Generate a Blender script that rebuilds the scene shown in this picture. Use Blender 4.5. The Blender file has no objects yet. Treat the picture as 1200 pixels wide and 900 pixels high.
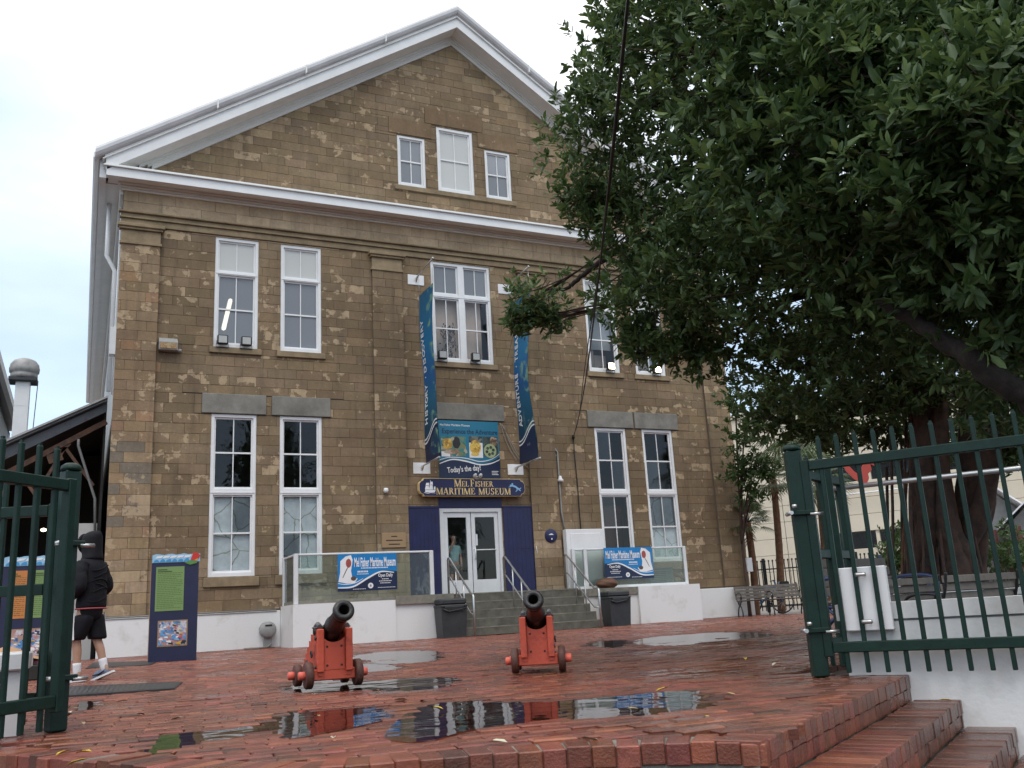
import bpy, bmesh, math, random
import numpy as np
from mathutils import Vector, Matrix, Euler
R = random.Random(7)
NR = np.random.default_rng(11)
rad = math.radians
sc = bpy.context.scene
COL = sc.collection

# ------------------------------------------------------------------ camera
CAM = np.array([-9.4804, -23.0836, 0.5356])
FPX, YAW, PITCH, ROLL = 1072.87, rad(25.3515), rad(13.902), rad(-3.2362)
_f = np.array([math.sin(YAW)*math.cos(PITCH), math.cos(YAW)*math.cos(PITCH), math.sin(PITCH)])
_r = np.array([math.cos(YAW), -math.sin(YAW), 0.0])
_u = np.cross(_r, _f)
_r2 = math.cos(ROLL)*_r + math.sin(ROLL)*_u
_u2 = -math.sin(ROLL)*_r + math.cos(ROLL)*_u
cd = bpy.data.cameras.new("camera")
cam = bpy.data.objects.new("camera", cd)
COL.objects.link(cam)
cd.sensor_width = 36.0
cd.lens = 36.0*FPX/1200.0
cd.clip_start, cd.clip_end = 0.05, 3000
mw = Matrix.Identity(4)
for i in range(3):
    mw[i][0], mw[i][1], mw[i][2], mw[i][3] = _r2[i], _u2[i], -_f[i], CAM[i]
cam.matrix_world = mw
sc.camera = cam
sc.render.resolution_x, sc.render.resolution_y = 1024, 768

# ------------------------------------------------------------------ light
SUN_EL, SUN_AZ = rad(58), rad(200)          # azimuth clockwise from +Y
world = bpy.data.worlds.new("World")
sc.world = world
world.use_nodes = True
nt = world.node_tree
nt.nodes.clear()
def N(tree, kind, **kw):
    n = tree.nodes.new(kind)
    for k, v in kw.items():
        if hasattr(n, k): setattr(n, k, v)
    return n
out = N(nt, 'ShaderNodeOutputWorld')
sky = N(nt, 'ShaderNodeTexSky', sky_type='NISHITA', sun_disc=False, sun_elevation=SUN_EL, sun_rotation=SUN_AZ)
bg = N(nt, 'ShaderNodeBackground'); bg.inputs[1].default_value = 0.12
bgc = N(nt, 'ShaderNodeBackground'); bgc.inputs[0].default_value = (0.985, 0.99, 1.0, 1); bgc.inputs[1].default_value = 1.12
tc = N(nt, 'ShaderNodeTexCoord'); sep = N(nt, 'ShaderNodeSeparateXYZ')
noi = N(nt, 'ShaderNodeTexNoise'); noi.inputs['Scale'].default_value = 1.6; noi.inputs['Detail'].default_value = 5
mp = N(nt, 'ShaderNodeMapping'); mp.inputs['Scale'].default_value = (1, 1, 3.0); mp.inputs['Location'].default_value = (3.1, .4, .2)
ramp = N(nt, 'ShaderNodeMapRange'); ramp.interpolation_type = 'SMOOTHSTEP'
ramp.inputs[1].default_value = 0.10; ramp.inputs[2].default_value = 0.62; ramp.inputs[3].default_value = 0.55; ramp.inputs[4].default_value = 1.0
nm = N(nt, 'ShaderNodeMapRange'); nm.inputs[1].default_value = .3; nm.inputs[2].default_value = .7; nm.inputs[3].default_value = -.30; nm.inputs[4].default_value = .16
add = N(nt, 'ShaderNodeMath', operation='ADD', use_clamp=True)
mix = N(nt, 'ShaderNodeMixShader')
L = nt.links.new
L(tc.outputs['Generated'], sep.inputs[0]); L(tc.outputs['Generated'], mp.inputs[0]); L(mp.outputs[0], noi.inputs['Vector'])
L(sep.outputs['Z'], ramp.inputs[0]); L(noi.outputs[0], nm.inputs[0]); L(ramp.outputs[0], add.inputs[0]); L(nm.outputs[0], add.inputs[1])
crs = N(nt, 'ShaderNodeValToRGB'); ee = crs.color_ramp.elements
ee[0].position = .08; ee[0].color = (.47, .59, .75, 1); ee[1].position = .66; ee[1].color = (1, 1, 1, 1)
_e = ee.new(.32); _e.color = (.64, .75, .87, 1)
zadd = N(nt, 'ShaderNodeMath', operation='ADD'); nm2 = N(nt, 'ShaderNodeMapRange'); nm2.inputs[1].default_value = .3; nm2.inputs[2].default_value = .7; nm2.inputs[3].default_value = -.13; nm2.inputs[4].default_value = .13
L(noi.outputs[0], nm2.inputs[0]); L(sep.outputs['Z'], zadd.inputs[0]); L(nm2.outputs[0], zadd.inputs[1]); L(zadd.outputs[0], crs.inputs[0]); L(crs.outputs[0], bgc.inputs[0])
L(sky.outputs[0], bg.inputs[0]); L(add.outputs[0], mix.inputs[0]); L(bg.outputs[0], mix.inputs[1]); L(bgc.outputs[0], mix.inputs[2])
L(mix.outputs[0], out.inputs[0])
sl = bpy.data.lights.new("sun", 'SUN'); sl.energy = 0.6; sl.angle = rad(24); sl.color = (1, .97, .92)
so = bpy.data.objects.new("sun", sl); COL.objects.link(so)
sd = Vector((math.sin(SUN_AZ)*math.cos(SUN_EL), math.cos(SUN_AZ)*math.cos(SUN_EL), math.sin(SUN_EL)))
so.rotation_euler = sd.to_track_quat('Z', 'Y').to_euler()
so.location = (0, -20, 40)
sc.view_settings.view_transform = 'Standard'
sc.view_settings.look = 'None'
sc.view_settings.exposure = 0.58
sc.view_settings.gamma = 1.0
sc.cycles.max_bounces = 8
sc.cycles.transparent_max_bounces = 16
sc.cycles.caustics_reflective = False; sc.cycles.caustics_refractive = False
sc.cycles.use_denoising = True

# ------------------------------------------------------------------ ray helpers (photo pixel -> point on a real surface)
def ray(px, py): return _f + (px-600)/FPX*_r2 + (450-py)/FPX*_u2
def at_x(px, py, X): d = ray(px, py); return Vector(CAM + d*(X-CAM[0])/d[0])
def at_y(px, py, Y): d = ray(px, py); return Vector(CAM + d*(Y-CAM[1])/d[1])
def at_z(px, py, Z=0.0): d = ray(px, py); return Vector(CAM + d*(Z-CAM[2])/d[2])
def at_d(px, py, D): return Vector(CAM + ray(px, py)*D)
def depth(p): return float((np.array(p)-CAM) @ _f)

# ------------------------------------------------------------------ materials
def mat(name, col, rough=.6, var=.12, scale=4.0, bump=.0, bscale=60., metal=0., tint=False, rnd=0., spec=.5, col2=None, thr=None, emit=0., island=0.):
    m = bpy.data.materials.new(name); m.use_nodes = True
    t = m.node_tree; b = t.nodes['Principled BSDF']; l = t.links.new
    b.inputs['Roughness'].default_value = rough; b.inputs['Metallic'].default_value = metal
    b.inputs['Specular IOR Level'].default_value = spec
    geo = N(t, 'ShaderNodeNewGeometry'); tco = N(t, 'ShaderNodeTexCoord')
    vec = geo.outputs['Position']
    n = N(t, 'ShaderNodeTexNoise'); n.inputs['Scale'].default_value = scale; n.inputs['Detail'].default_value = 6; n.inputs['Roughness'].default_value = .65
    l(vec, n.inputs['Vector'])
    mx = N(t, 'ShaderNodeMix', data_type='RGBA')
    c2 = col2 or tuple(min(1, c*(1+var)) for c in col)
    mx.inputs[6].default_value = (*[c*(1-var) for c in col], 1) if not col2 else (*col, 1)
    mx.inputs[7].default_value = (*c2, 1)
    mr = N(t, 'ShaderNodeMapRange')
    a, bb = thr or (.3, .7)
    mr.inputs[1].default_value = a; mr.inputs[2].default_value = bb
    l(n.outputs[0], mr.inputs[0]); l(mr.outputs[0], mx.inputs[0])
    cur = mx.outputs[2]
    if tint:
        at = N(t, 'ShaderNodeAttribute', attribute_name='tint')
        m2 = N(t, 'ShaderNodeMix', data_type='RGBA', blend_type='MULTIPLY'); m2.inputs[0].default_value = 1
        l(cur, m2.inputs[6]); l(at.outputs['Color'], m2.inputs[7]); cur = m2.outputs[2]
    if rnd or island:
        if rnd:
            oi = N(t, 'ShaderNodeObjectInfo'); src = oi.outputs['Random']
        else:
            src = geo.outputs['Random Per Island']
        k = rnd or island
        hv = N(t, 'ShaderNodeHueSaturation'); r2 = N(t, 'ShaderNodeMapRange')
        r2.inputs[3].default_value = 1-k; r2.inputs[4].default_value = 1+k
        l(src, r2.inputs[0]); l(r2.outputs[0], hv.inputs['Value']); l(cur, hv.inputs['Color']); cur = hv.outputs[0]
    l(cur, b.inputs['Base Color'])
    if bump:
        nb = N(t, 'ShaderNodeTexNoise'); nb.inputs['Scale'].default_value = bscale; nb.inputs['Detail'].default_value = 4
        l(vec, nb.inputs['Vector'])
        bp = N(t, 'ShaderNodeBump'); bp.inputs['Strength'].default_value = bump; bp.inputs['Distance'].default_value = .01
        l(nb.outputs[0], bp.inputs['Height']); l(bp.outputs[0], b.inputs['Normal'])
    if emit:
        b.inputs['Emission Color'].default_value = (*col, 1); b.inputs['Emission Strength'].default_value = emit
    return m

def glass_mat(name, ior=1.5, tintc=(.9, .95, .93), rough=.0, diffuse=0.0, dcol=(.6, .65, .62)):
    m = bpy.data.materials.new(name); m.use_nodes = True
    t = m.node_tree; t.nodes.clear(); l = t.links.new
    o = N(t, 'ShaderNodeOutputMaterial'); tr = N(t, 'ShaderNodeBsdfTransparent'); tr.inputs[0].default_value = (*tintc, 1)
    gl = N(t, 'ShaderNodeBsdfGlossy'); gl.inputs['Roughness'].default_value = rough
    fr = N(t, 'ShaderNodeFresnel'); fr.inputs[0].default_value = ior
    geo = N(t, 'ShaderNodeNewGeometry'); nn = N(t, 'ShaderNodeTexNoise'); nn.inputs['Scale'].default_value = 2.3
    bp = N(t, 'ShaderNodeBump'); bp.inputs['Strength'].default_value = .03; bp.inputs['Distance'].default_value = .2
    l(geo.outputs['Position'], nn.inputs['Vector']); l(nn.outputs[0], bp.inputs['Height']); l(bp.outputs[0], gl.inputs['Normal'])
    mx = N(t, 'ShaderNodeMixShader'); l(fr.outputs[0], mx.inputs[0]); l(tr.outputs[0], mx.inputs[1]); l(gl.outputs[0], mx.inputs[2])
    cur = mx.outputs[0]
    if diffuse:
        df = N(t, 'ShaderNodeBsdfDiffuse'); df.inputs[0].default_value = (*dcol, 1)
        m2 = N(t, 'ShaderNodeMixShader'); m2.inputs[0].default_value = diffuse
        l(cur, m2.inputs[1]); l(df.outputs[0], m2.inputs[2]); cur = m2.outputs[0]
    l(cur, o.inputs[0])
    return m

def stone_mat():
    m = bpy.data.materials.new('painted_block_stone'); m.use_nodes = True
    t = m.node_tree; b = t.nodes['Principled BSDF']; l = t.links.new
    b.inputs['Roughness'].default_value = .82; b.inputs['Specular IOR Level'].default_value = .25
    geo = N(t, 'ShaderNodeNewGeometry'); at = N(t, 'ShaderNodeAttribute', attribute_name='tint'); am = N(t, 'ShaderNodeAttribute', attribute_name='worn')
    def noise(s, d=5, off=0):
        n = N(t, 'ShaderNodeTexNoise'); n.inputs['Scale'].default_value = s; n.inputs['Detail'].default_value = d; n.inputs['Roughness'].default_value = .62
        mpp = N(t, 'ShaderNodeMapping'); mpp.inputs['Location'].default_value = (off, off*.7, off*1.3)
        l(geo.outputs['Position'], mpp.inputs[0]); l(mpp.outputs[0], n.inputs['Vector']); return n.outputs[0]
    def rng(x, a, c, lo=0., hi=1.):
        r = N(t, 'ShaderNodeMapRange'); r.inputs[1].default_value = a; r.inputs[2].default_value = c; r.inputs[3].default_value = lo; r.inputs[4].default_value = hi
        l(x, r.inputs[0]); return r.outputs[0]
    def mixc(fac, a, c, mode='MIX'):
        x = N(t, 'ShaderNodeMix', data_type='RGBA', blend_type=mode)
        for i, v in ((0, fac), (6, a), (7, c)):
            if isinstance(v, (int, float)): x.inputs[i].default_value = v
            elif isinstance(v, tuple): x.inputs[i].default_value = (*v, 1)
            else: l(v, x.inputs[i])
        return x.outputs[2]
    def math_(op, a, c):
        x = N(t, 'ShaderNodeMath', operation=op, use_clamp=False)
        for i, v in ((0, a), (1, c)):
            if isinstance(v, (int, float)): x.inputs[i].default_value = v
            else: l(v, x.inputs[i])
        return x.outputs[0]
    base = mixc(rng(noise(1.3, 6), .3, .7), (.215, .150, .090), (.315, .226, .140))
    base = mixc(rng(noise(14, 6, 3), .35, .75, 0, .45), base, (.13, .10, .07))
    base = mixc(rng(noise(.33, 4, 21), .38, .62, 0, .5), base, (.125, .085, .050))
    base = mixc(1.0, base, at.outputs['Color'], 'MULTIPLY')
    # paint flaked off in irregular patches, more on blocks that are worn
    w = math_('ADD', noise(3.8, 7, 9), math_('MULTIPLY', am.outputs['Fac'], .22))
    fl = rng(w, .615, .655)
    under = mixc(rng(noise(9, 5, 1), .3, .7), (.50, .385, .25), (.42, .30, .185))
    col = mixc(math_('MULTIPLY', fl, .8), base, under)
    # fine soot streaks running down
    sv = N(t, 'ShaderNodeMapping'); sv.inputs['Scale'].default_value = (5.0, 5.0, .35); l(geo.outputs['Position'], sv.inputs[0])
    sn = N(t, 'ShaderNodeTexNoise'); sn.inputs['Scale'].default_value = 1.2; sn.inputs['Detail'].default_value = 6; l(sv.outputs[0], sn.inputs['Vector'])
    col = mixc(rng(sn.outputs[0], .52, .8, 0, .45), col, (.075, .06, .045))
    l(col, b.inputs['Base Color'])
    bp = N(t, 'ShaderNodeBump'); bp.inputs['Strength'].default_value = .5; bp.inputs['Distance'].default_value = .012
    l(math_('ADD', noise(22, 6, 2), math_('MULTIPLY', fl, -.5)), bp.inputs['Height']); l(bp.outputs[0], b.inputs['Normal'])
    return m

def brick_mat():
    m = mat('wet_red_brick', (.205, .060, .036), .4, .32, 7, .35, 90, tint=True)
    t = m.node_tree; b = t.nodes['Principled BSDF']; l = t.links.new
    geo = N(t, 'ShaderNodeNewGeometry'); n = N(t, 'ShaderNodeTexNoise'); n.inputs['Scale'].default_value = .75; n.inputs['Detail'].default_value = 6
    l(geo.outputs['Position'], n.inputs['Vector'])
    r = N(t, 'ShaderNodeMapRange'); r.inputs[1].default_value = .40; r.inputs[2].default_value = .62; r.inputs[3].default_value = .40; r.inputs[4].default_value = .09
    l(n.outputs[0], r.inputs[0]); l(r.outputs[0], b.inputs['Roughness'])
    n2 = N(t, 'ShaderNodeTexNoise'); n2.inputs['Scale'].default_value = 1.5; n2.inputs['Detail'].default_value = 8; n2.inputs['Roughness'].default_value = .7
    l(geo.outputs['Position'], n2.inputs['Vector']); r2 = N(t, 'ShaderNodeMapRange'); r2.inputs[1].default_value = .50; r2.inputs[2].default_value = .66; r2.inputs[3].default_value = 0; r2.inputs[4].default_value = .48
    l(n2.outputs[0], r2.inputs[0]); mx = N(t, 'ShaderNodeMix', data_type='RGBA'); mx.inputs[7].default_value = (.045, .026, .02, 1)
    old = b.inputs['Base Color'].links[0].from_socket; l(r2.outputs[0], mx.inputs[0]); l(old, mx.inputs[6]); l(mx.outputs[2], b.inputs['Base Color'])
    return m

def leaf_mat(name, c1, c2, dark=.5):
    m = bpy.data.materials.new(name); m.use_nodes = True
    t = m.node_tree; b = t.nodes['Principled BSDF']; l = t.links.new; o = t.nodes['Material Output']
    geo = N(t, 'ShaderNodeNewGeometry'); cr = N(t, 'ShaderNodeValToRGB')
    e = cr.color_ramp.elements
    e[0].position = 0; e[0].color = (*c1, 1); e[1].position = 1; e[1].color = (*c2, 1)
    x = e.new(.8); x.color = (*[a*.6+d*.4 for a, d in zip(c1, c2)], 1)
    l(geo.outputs['Random Per Island'], cr.inputs[0]); l(cr.outputs[0], b.inputs['Base Color'])
    b.inputs['Roughness'].default_value = .46; b.inputs['Specular IOR Level'].default_value = .45
    tr = N(t, 'ShaderNodeBsdfTranslucent'); hv = N(t, 'ShaderNodeHueSaturation'); hv.inputs['Value'].default_value = 1.3; hv.inputs['Hue'].default_value = .48
    l(cr.outputs[0], hv.inputs['Color']); l(hv.outputs[0], tr.inputs[0])
    mx = N(t, 'ShaderNodeMixShader'); mx.inputs[0].default_value = .33
    l(b.outputs[0], mx.inputs[1]); l(tr.outputs[0], mx.inputs[2]); l(mx.outputs[0], o.inputs[0])
    return m

MT = {}
MT['stone'] = stone_mat()
MT['mortar'] = mat('dark_mortar', (.135, .108, .078), .95, .25, 8, .3)
MT['trim'] = mat('old_stone_trim', (.25, .185, .11), .85, .3, 3, .3, 25)
MT['lintel'] = mat('grey_cement_lintel', (.20, .19, .165), .9, .3, 2.5, .3, 30)
MT['white'] = mat('white_paint', (.78, .78, .78), .45, .06, 2, .05)
MT['whitewall'] = mat('white_rendered_wall', (.76, .76, .75), .75, .09, 1.2, .25, 35, col2=(.50, .47, .42), thr=(.54, .78))
MT['soffit'] = mat('grey_white_paint', (.78, .78, .76), .6, .06, 2)
MT['crown'] = mat('grey_metal_gutter', (.62, .61, .62), .4, .12, 1.5)
MT['roof'] = mat('grey_roof_metal', (.25, .26, .28), .4, .2, 1)
MT['blue'] = mat('navy_blue_paint', (.012, .014, .066), .45, .25, 3, .1)
MT['navy'] = mat('dark_navy_board', (.012, .014, .055), .4, .2, 3)
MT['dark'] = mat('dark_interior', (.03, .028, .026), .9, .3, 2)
MT['room'] = mat('room_wall', (.22, .20, .18), .9, .2, 1)
MT['black'] = mat('black_iron', (.016, .016, .017), .38, .3, 12, .2, 80)
MT['cannon'] = mat('dark_cast_iron', (.014, .013, .013), .36, .4, 14, .35, 55, col2=(.05, .022, .016), thr=(.55, .8))
MT['redwood'] = mat('red_painted_wood', (.56, .088, .045), .5, .25, 5, .35, 30, col2=(.20, .035, .025), thr=(.56, .72))
MT['hubred'] = mat('bright_red_hub', (.70, .12, .08), .5, .15, 8)
MT['wheelwood'] = mat('worn_dark_wheel', (.09, .032, .022), .6, .4, 18, .4, 40)
MT['green'] = mat('dark_green_enamel', (.0045, .023, .016), .45, .35, 9, .15, 70, spec=.3)
MT['steel'] = mat('brushed_steel', (.55, .55, .54), .32, .1, 10, metal=.85)
MT['alu'] = mat('aluminium_white', (.68, .69, .70), .35, .06, 4)
MT['grey'] = mat('grey_plastic', (.30, .30, .29), .5, .15, 6)
MT['bin'] = mat('charcoal_plastic', (.032, .034, .037), .5, .25, 7, .15)
MT['concrete'] = mat('weathered_concrete', (.20, .185, .15), .85, .35, 4, .4, 40)
MT['stepstone'] = mat('damp_concrete_step', (.115, .108, .085), .75, .35, 5, .4, 45)
MT['asphalt'] = mat('wet_asphalt', (.045, .045, .047), .45, .25, 6, .4, 120)
MT['bedding'] = mat('dark_sand_joint', (.045, .030, .024), .8, .3, 9, .3)
MT['brick'] = brick_mat()
MT['glass'] = glass_mat('window_glass', 1.55, (.78, .82, .84))
MT['sky_tint'] = glass_mat('sky_tint_glass', 1.6, (.55, .58, .62), diffuse=.45, dcol=(.46, .49, .53))  # grey diffuse share paints the sky reflection into the upper panes
MT['frost'] = glass_mat('mesh_screen_glass', 1.45, (.6, .6, .6), diffuse=.86, dcol=(.66, .67, .65))
MT['rail_glass'] = glass_mat('balustrade_glass', 1.5, (.84, .90, .87), diffuse=.10, dcol=(.5, .58, .55))
MT['water'] = glass_mat('puddle_water', 1.45, (.55, .5, .47), rough=.03)
MT['leaf'] = leaf_mat('ficus_leaf', (.044, .088, .030), (.165, .245, .078))
MT['leaf_light'] = leaf_mat('young_leaf', (.05, .10, .022), (.12, .19, .05))
MT['palm'] = leaf_mat('palm_leaf', (.05, .085, .03), (.11, .15, .07))
MT['bark'] = mat('grey_brown_bark', (.10, .058, .042), .9, .45, 7, .8, 22, col2=(.045, .034, .03), thr=(.4, .65))
MT['darkbark'] = mat('dark_bark', (.040, .030, .026), .95, .5, 9, .9, 30)
MT['rustbark'] = mat('red_brown_palm_bark', (.17, .085, .045), .9, .4, 9, .7, 25)
MT['wood'] = mat('weathered_grey_slat', (.17, .15, .13), .75, .25, 9, .2, 60)
MT['rust'] = mat('rusty_steel', (.14, .065, .035), .8, .4, 7, .3, col2=(.05, .035, .03), thr=(.4, .65))
MT['tin'] = mat('corrugated_tin', (.17, .18, .19), .4, .3, 3, metal=.3)
MT['cream'] = mat('cream_panel_wall', (.66, .59, .47), .85, .06, .6, .15, 10)
MT['skin'] = mat('skin', (.42, .24, .16), .5, .08, 12)
MT['cloth'] = mat('black_nylon_cloth', (.008, .008, .011), .7, .3, 14, .5, 35, spec=.2)
MT['sock'] = mat('white_sock', (.7, .7, .72), .9, .08, 40, .3, 150)
MT['shoe'] = mat('grey_blue_shoe_mesh', (.15, .19, .26), .7, .3, 60, .3, 150)
MT['sole'] = mat('white_rubber', (.7, .7, .7), .6, .05, 10)
MT['hair'] = mat('dark_brown_hair', (.02, .014, .01), .5, .3, 30)
MT['cable'] = mat('black_cable', (.01, .01, .01), .5, .1, 10)
MT['copper'] = mat('rust_brown_boulder', (.12, .055, .03), .6, .3, 8, .5, 30)
def photo_mat(name, cols, scale, seed=0.0):
    m = bpy.data.materials.new(name); m.use_nodes = True; t = m.node_tree; b = t.nodes['Principled BSDF']; l = t.links.new
    geo = N(t, 'ShaderNodeNewGeometry'); mp_ = N(t, 'ShaderNodeMapping'); mp_.inputs['Location'].default_value = (seed, seed*2, seed)
    v = N(t, 'ShaderNodeTexVoronoi'); v.inputs['Scale'].default_value = scale; n = N(t, 'ShaderNodeTexNoise'); n.inputs['Scale'].default_value = scale*.5; n.inputs['Detail'].default_value = 5
    ad = N(t, 'ShaderNodeMix', data_type='VECTOR'); ad.inputs[0].default_value = .25
    l(geo.outputs['Position'], mp_.inputs[0]); l(mp_.outputs[0], n.inputs['Vector']); l(mp_.outputs[0], ad.inputs[4]); l(n.outputs['Color'], ad.inputs[5]); l(ad.outputs[1], v.inputs['Vector'])
    cr = N(t, 'ShaderNodeValToRGB'); cr.color_ramp.interpolation = 'EASE'; e = cr.color_ramp.elements
    e[0].position = .25; e[0].color = (*cols[0], 1); e[1].position = .75; e[1].color = (*cols[-1], 1)
    for i, c in enumerate(cols[1:-1]): x = e.new(.25+.5*(i+1)/(len(cols)-1)); x.color = (*c, 1)
    sp = N(t, 'ShaderNodeSeparateColor'); l(v.outputs['Color'], sp.inputs[0]); mx = N(t, 'ShaderNodeMix'); mx.inputs[0].default_value = .55
    l(sp.outputs[0], mx.inputs[2]); l(n.outputs[0], mx.inputs[3]); l(mx.outputs[0], cr.inputs[0]); l(cr.outputs[0], b.inputs['Base Color']); b.inputs['Roughness'].default_value = .5
    MT[name] = m; return m
def flat(name, col, rough=.5, emit=0): 
    if name not in MT: MT[name] = mat(name, col, rough, .05, 6, emit=emit)
    return MT[name]

# ------------------------------------------------------------------ object helpers
def origin(o):
    p = Vector((0, 0, 0))
    while o is not None:
        p += o.location; o = o.parent
    return p
def tag(o, label=None, cat=None, group=None, kind=None):
    if label: o['label'] = label
    if cat: o['category'] = cat
    if group: o['group'] = group
    if kind: o['kind'] = kind
    return o
def thing(name, loc, label, cat, group=None, rz=0.0):
    o = bpy.data.objects.new(name, None); COL.objects.link(o)
    o.location = loc; o.rotation_euler = (0, 0, rz); o.empty_display_size = .1
    return tag(o, label, cat, group)
def link(name, me, parent=None, loc=(0, 0, 0), rot=(0, 0, 0), scale=(1, 1, 1)):
    o = bpy.data.objects.new(name, me); COL.objects.link(o)
    if parent is not None: o.parent = parent
    o.location = loc; o.rotation_euler = rot; o.scale = scale
    return o
def copy_tree(o, loc=None, rz=None, label=None, parent=None):
    c = o.copy(); COL.objects.link(c)
    if parent is not None: c.parent = parent
    if loc is not None: c.location = loc
    if rz is not None: c.rotation_euler = (0, 0, rz)
    if label: c['label'] = label
    for ch in o.children: copy_tree(ch, parent=c)
    return c

class MB:
    def __init__(s): s.v = []; s.f = []; s.m = []; s.sm = []; s.t = []
    def add(s, vs, fs, mi=0, smooth=False, tint=None):
        o = len(s.v); s.v += [tuple(p) for p in vs]
        for f in fs:
            s.f.append(tuple(i+o for i in f)); s.m.append(mi); s.sm.append(smooth); s.t.append(tint)
        return s
    def box(s, a, b, mi=0, ch=0.0, M=None, tint=None):
        x0, y0, z0 = a; x1, y1, z1 = b
        if x0 > x1: x0, x1 = x1, x0
        if y0 > y1: y0, y1 = y1, y0
        if z0 > z1: z0, z1 = z1, z0
        if ch <= 0:
            vs = [(x, y, z) for z in (z0, z1) for y in (y0, y1) for x in (x0, x1)]
            fs = [(0, 2, 3, 1), (4, 5, 7, 6), (0, 1, 5, 4), (2, 6, 7, 3), (0, 4, 6, 2), (1, 3, 7, 5)]
        else:
            c = min(ch, .45*(x1-x0), .45*(y1-y0), .45*(z1-z0))
            vs = []; ix = {}
            for i in range(2):
                for j in range(2):
                    for k in range(2):
                        p = [(x0, x1)[i], (y0, y1)[j], (z0, z1)[k]]; sg = [1-2*i, 1-2*j, 1-2*k]
                        for ax in range(3):
                            q = [p[d]+(0 if d == ax else sg[d]*c) for d in range(3)]
                            ix[i, j, k, ax] = len(vs); vs.append(tuple(q))
            fs = []
            for ax in range(3):
                o1, o2 = [d for d in range(3) if d != ax]
                for sgn in (0, 1):
                    q = []
                    for u, w in ((0, 0), (1, 0), (1, 1), (0, 1)):
                        e = [0, 0, 0]; e[ax] = sgn; e[o1] = u; e[o2] = w; q.append(ix[e[0], e[1], e[2], ax])
                    fs.append(tuple(q))
            for ax in range(3):
                o1, o2 = [d for d in range(3) if d != ax]
                for u in (0, 1):
                    for w in (0, 1):
                        e = [0, 0, 0]; e[o1] = u; e[o2] = w; g = list(e); g[ax] = 1
                        fs.append((ix[e[0], e[1], e[2], o1], ix[g[0], g[1], g[2], o1], ix[g[0], g[1], g[2], o2], ix[e[0], e[1], e[2], o2]))
            for i in range(2):
                for j in range(2):
                    for k in range(2): fs.append((ix[i, j, k, 0], ix[i, j, k, 1], ix[i, j, k, 2]))
        if M is not None: vs = [tuple(M @ Vector(p)) for p in vs]
        return s.add(vs, fs, mi, False, tint)
    def tube(s, pts, r, n=8, mi=0, cap=True, smooth=True):
        pts = [Vector(p) for p in pts]; k = len(pts)
        rs = r if isinstance(r, (list, tuple)) else [r]*k
        vs = []; prev = None
        for i, p in enumerate(pts):
            d = (pts[min(i+1, k-1)]-pts[max(i-1, 0)]).normalized()
            if prev is None:
                a = Vector((0, 0, 1)) if abs(d.z) < .9 else Vector((1, 0, 0)); e1 = d.cross(a).normalized()
            else:
                e1 = (prev-d*prev.dot(d)); e1 = e1.normalized() if e1.length > 1e-6 else d.orthogonal().normalized()
            prev = e1; e2 = d.cross(e1)
            for j in range(n):
                an = 2*math.pi*(j+.5)/n; vs.append(p+(e1*math.cos(an)+e2*math.sin(an))*rs[i])
        fs = [(i*n+j, i*n+(j+1) % n, (i+1)*n+(j+1) % n, (i+1)*n+j) for i in range(k-1) for j in range(n)]
        s.add(vs, fs, mi, smooth)
        if cap:
            o = len(s.v)-len(vs)
            s.f.append(tuple(o+j for j in reversed(range(n)))); s.m.append(mi); s.sm.append(False); s.t.append(None)
            s.f.append(tuple(o+(k-1)*n+j for j in range(n))); s.m.append(mi); s.sm.append(False); s.t.append(None)
        return s
    def lathe(s, prof, n=24, M=None, mi=0, smooth=True):
        vs = []; M = M or Matrix.Identity(4)
        for (r, z) in prof:
            for j in range(n):
                a = 2*math.pi*j/n; vs.append(M @ Vector((r*math.cos(a), r*math.sin(a), z)))
        fs = [(i*n+j, i*n+(j+1) % n, (i+1)*n+(j+1) % n, (i+1)*n+j) for i in range(len(prof)-1) for j in range(n)]
        return s.add(vs, fs, mi, smooth)
    def prism(s, poly, h0, h1, axis='y', mi=0, M=None, tint=None):
        """poly: 2-D outline; extruded along axis from h0 to h1. axis y: poly is (x,z); z: (x,y); x: (y,z)"""
        def P(a, b, h): return {'y': (a, h, b), 'z': (a, b, h), 'x': (h, a, b)}[axis]
        n = len(poly); vs = [P(a, b, h0) for a, b in poly]+[P(a, b, h1) for a, b in poly]
        if M is not None: vs = [tuple(M @ Vector(p)) for p in vs]
        fs = [tuple(range(n)), tuple(range(2*n-1, n-1, -1))]+[(i, i+n, (i+1) % n+n, (i+1) % n) for i in range(n)]
        return s.add(vs, fs, mi, False, tint)
    def build(s, name, mats, parent=None, local=False, kind=None):
        me = s.mesh(name, mats, Vector((0, 0, 0)) if (local or parent is None) else origin(parent))
        o = link(name, me, parent)
        if kind: o['kind'] = kind
        return o
    def mesh(s, name, mats, off=Vector((0, 0, 0))):
        me = bpy.data.meshes.new(name)
        me.from_pydata([(p[0]-off[0], p[1]-off[1], p[2]-off[2]) for p in s.v], [], s.f)
        for m in (mats if isinstance(mats, (list, tuple)) else [mats]): me.materials.append(MT[m] if isinstance(m, str) else m)
        me.polygons.foreach_set('material_index', s.m); me.polygons.foreach_set('use_smooth', s.sm)
        if any(t is not None for t in s.t):
            c = []; ww = []
            for t in s.t:
                t = t or (1, 1, 1, 0); c += [t[0], t[1], t[2], 1]; ww.append(t[3] if len(t) > 3 else 0)
            a = me.attributes.new('tint', 'FLOAT_COLOR', 'FACE'); a.data.foreach_set('color', c)
            a = me.attributes.new('worn', 'FLOAT', 'FACE'); a.data.foreach_set('value', ww)
        bm = bmesh.new(); bm.from_mesh(me); bmesh.ops.recalc_face_normals(bm, faces=bm.faces); bm.to_mesh(me); bm.free()
        me.update()
        return me

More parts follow.
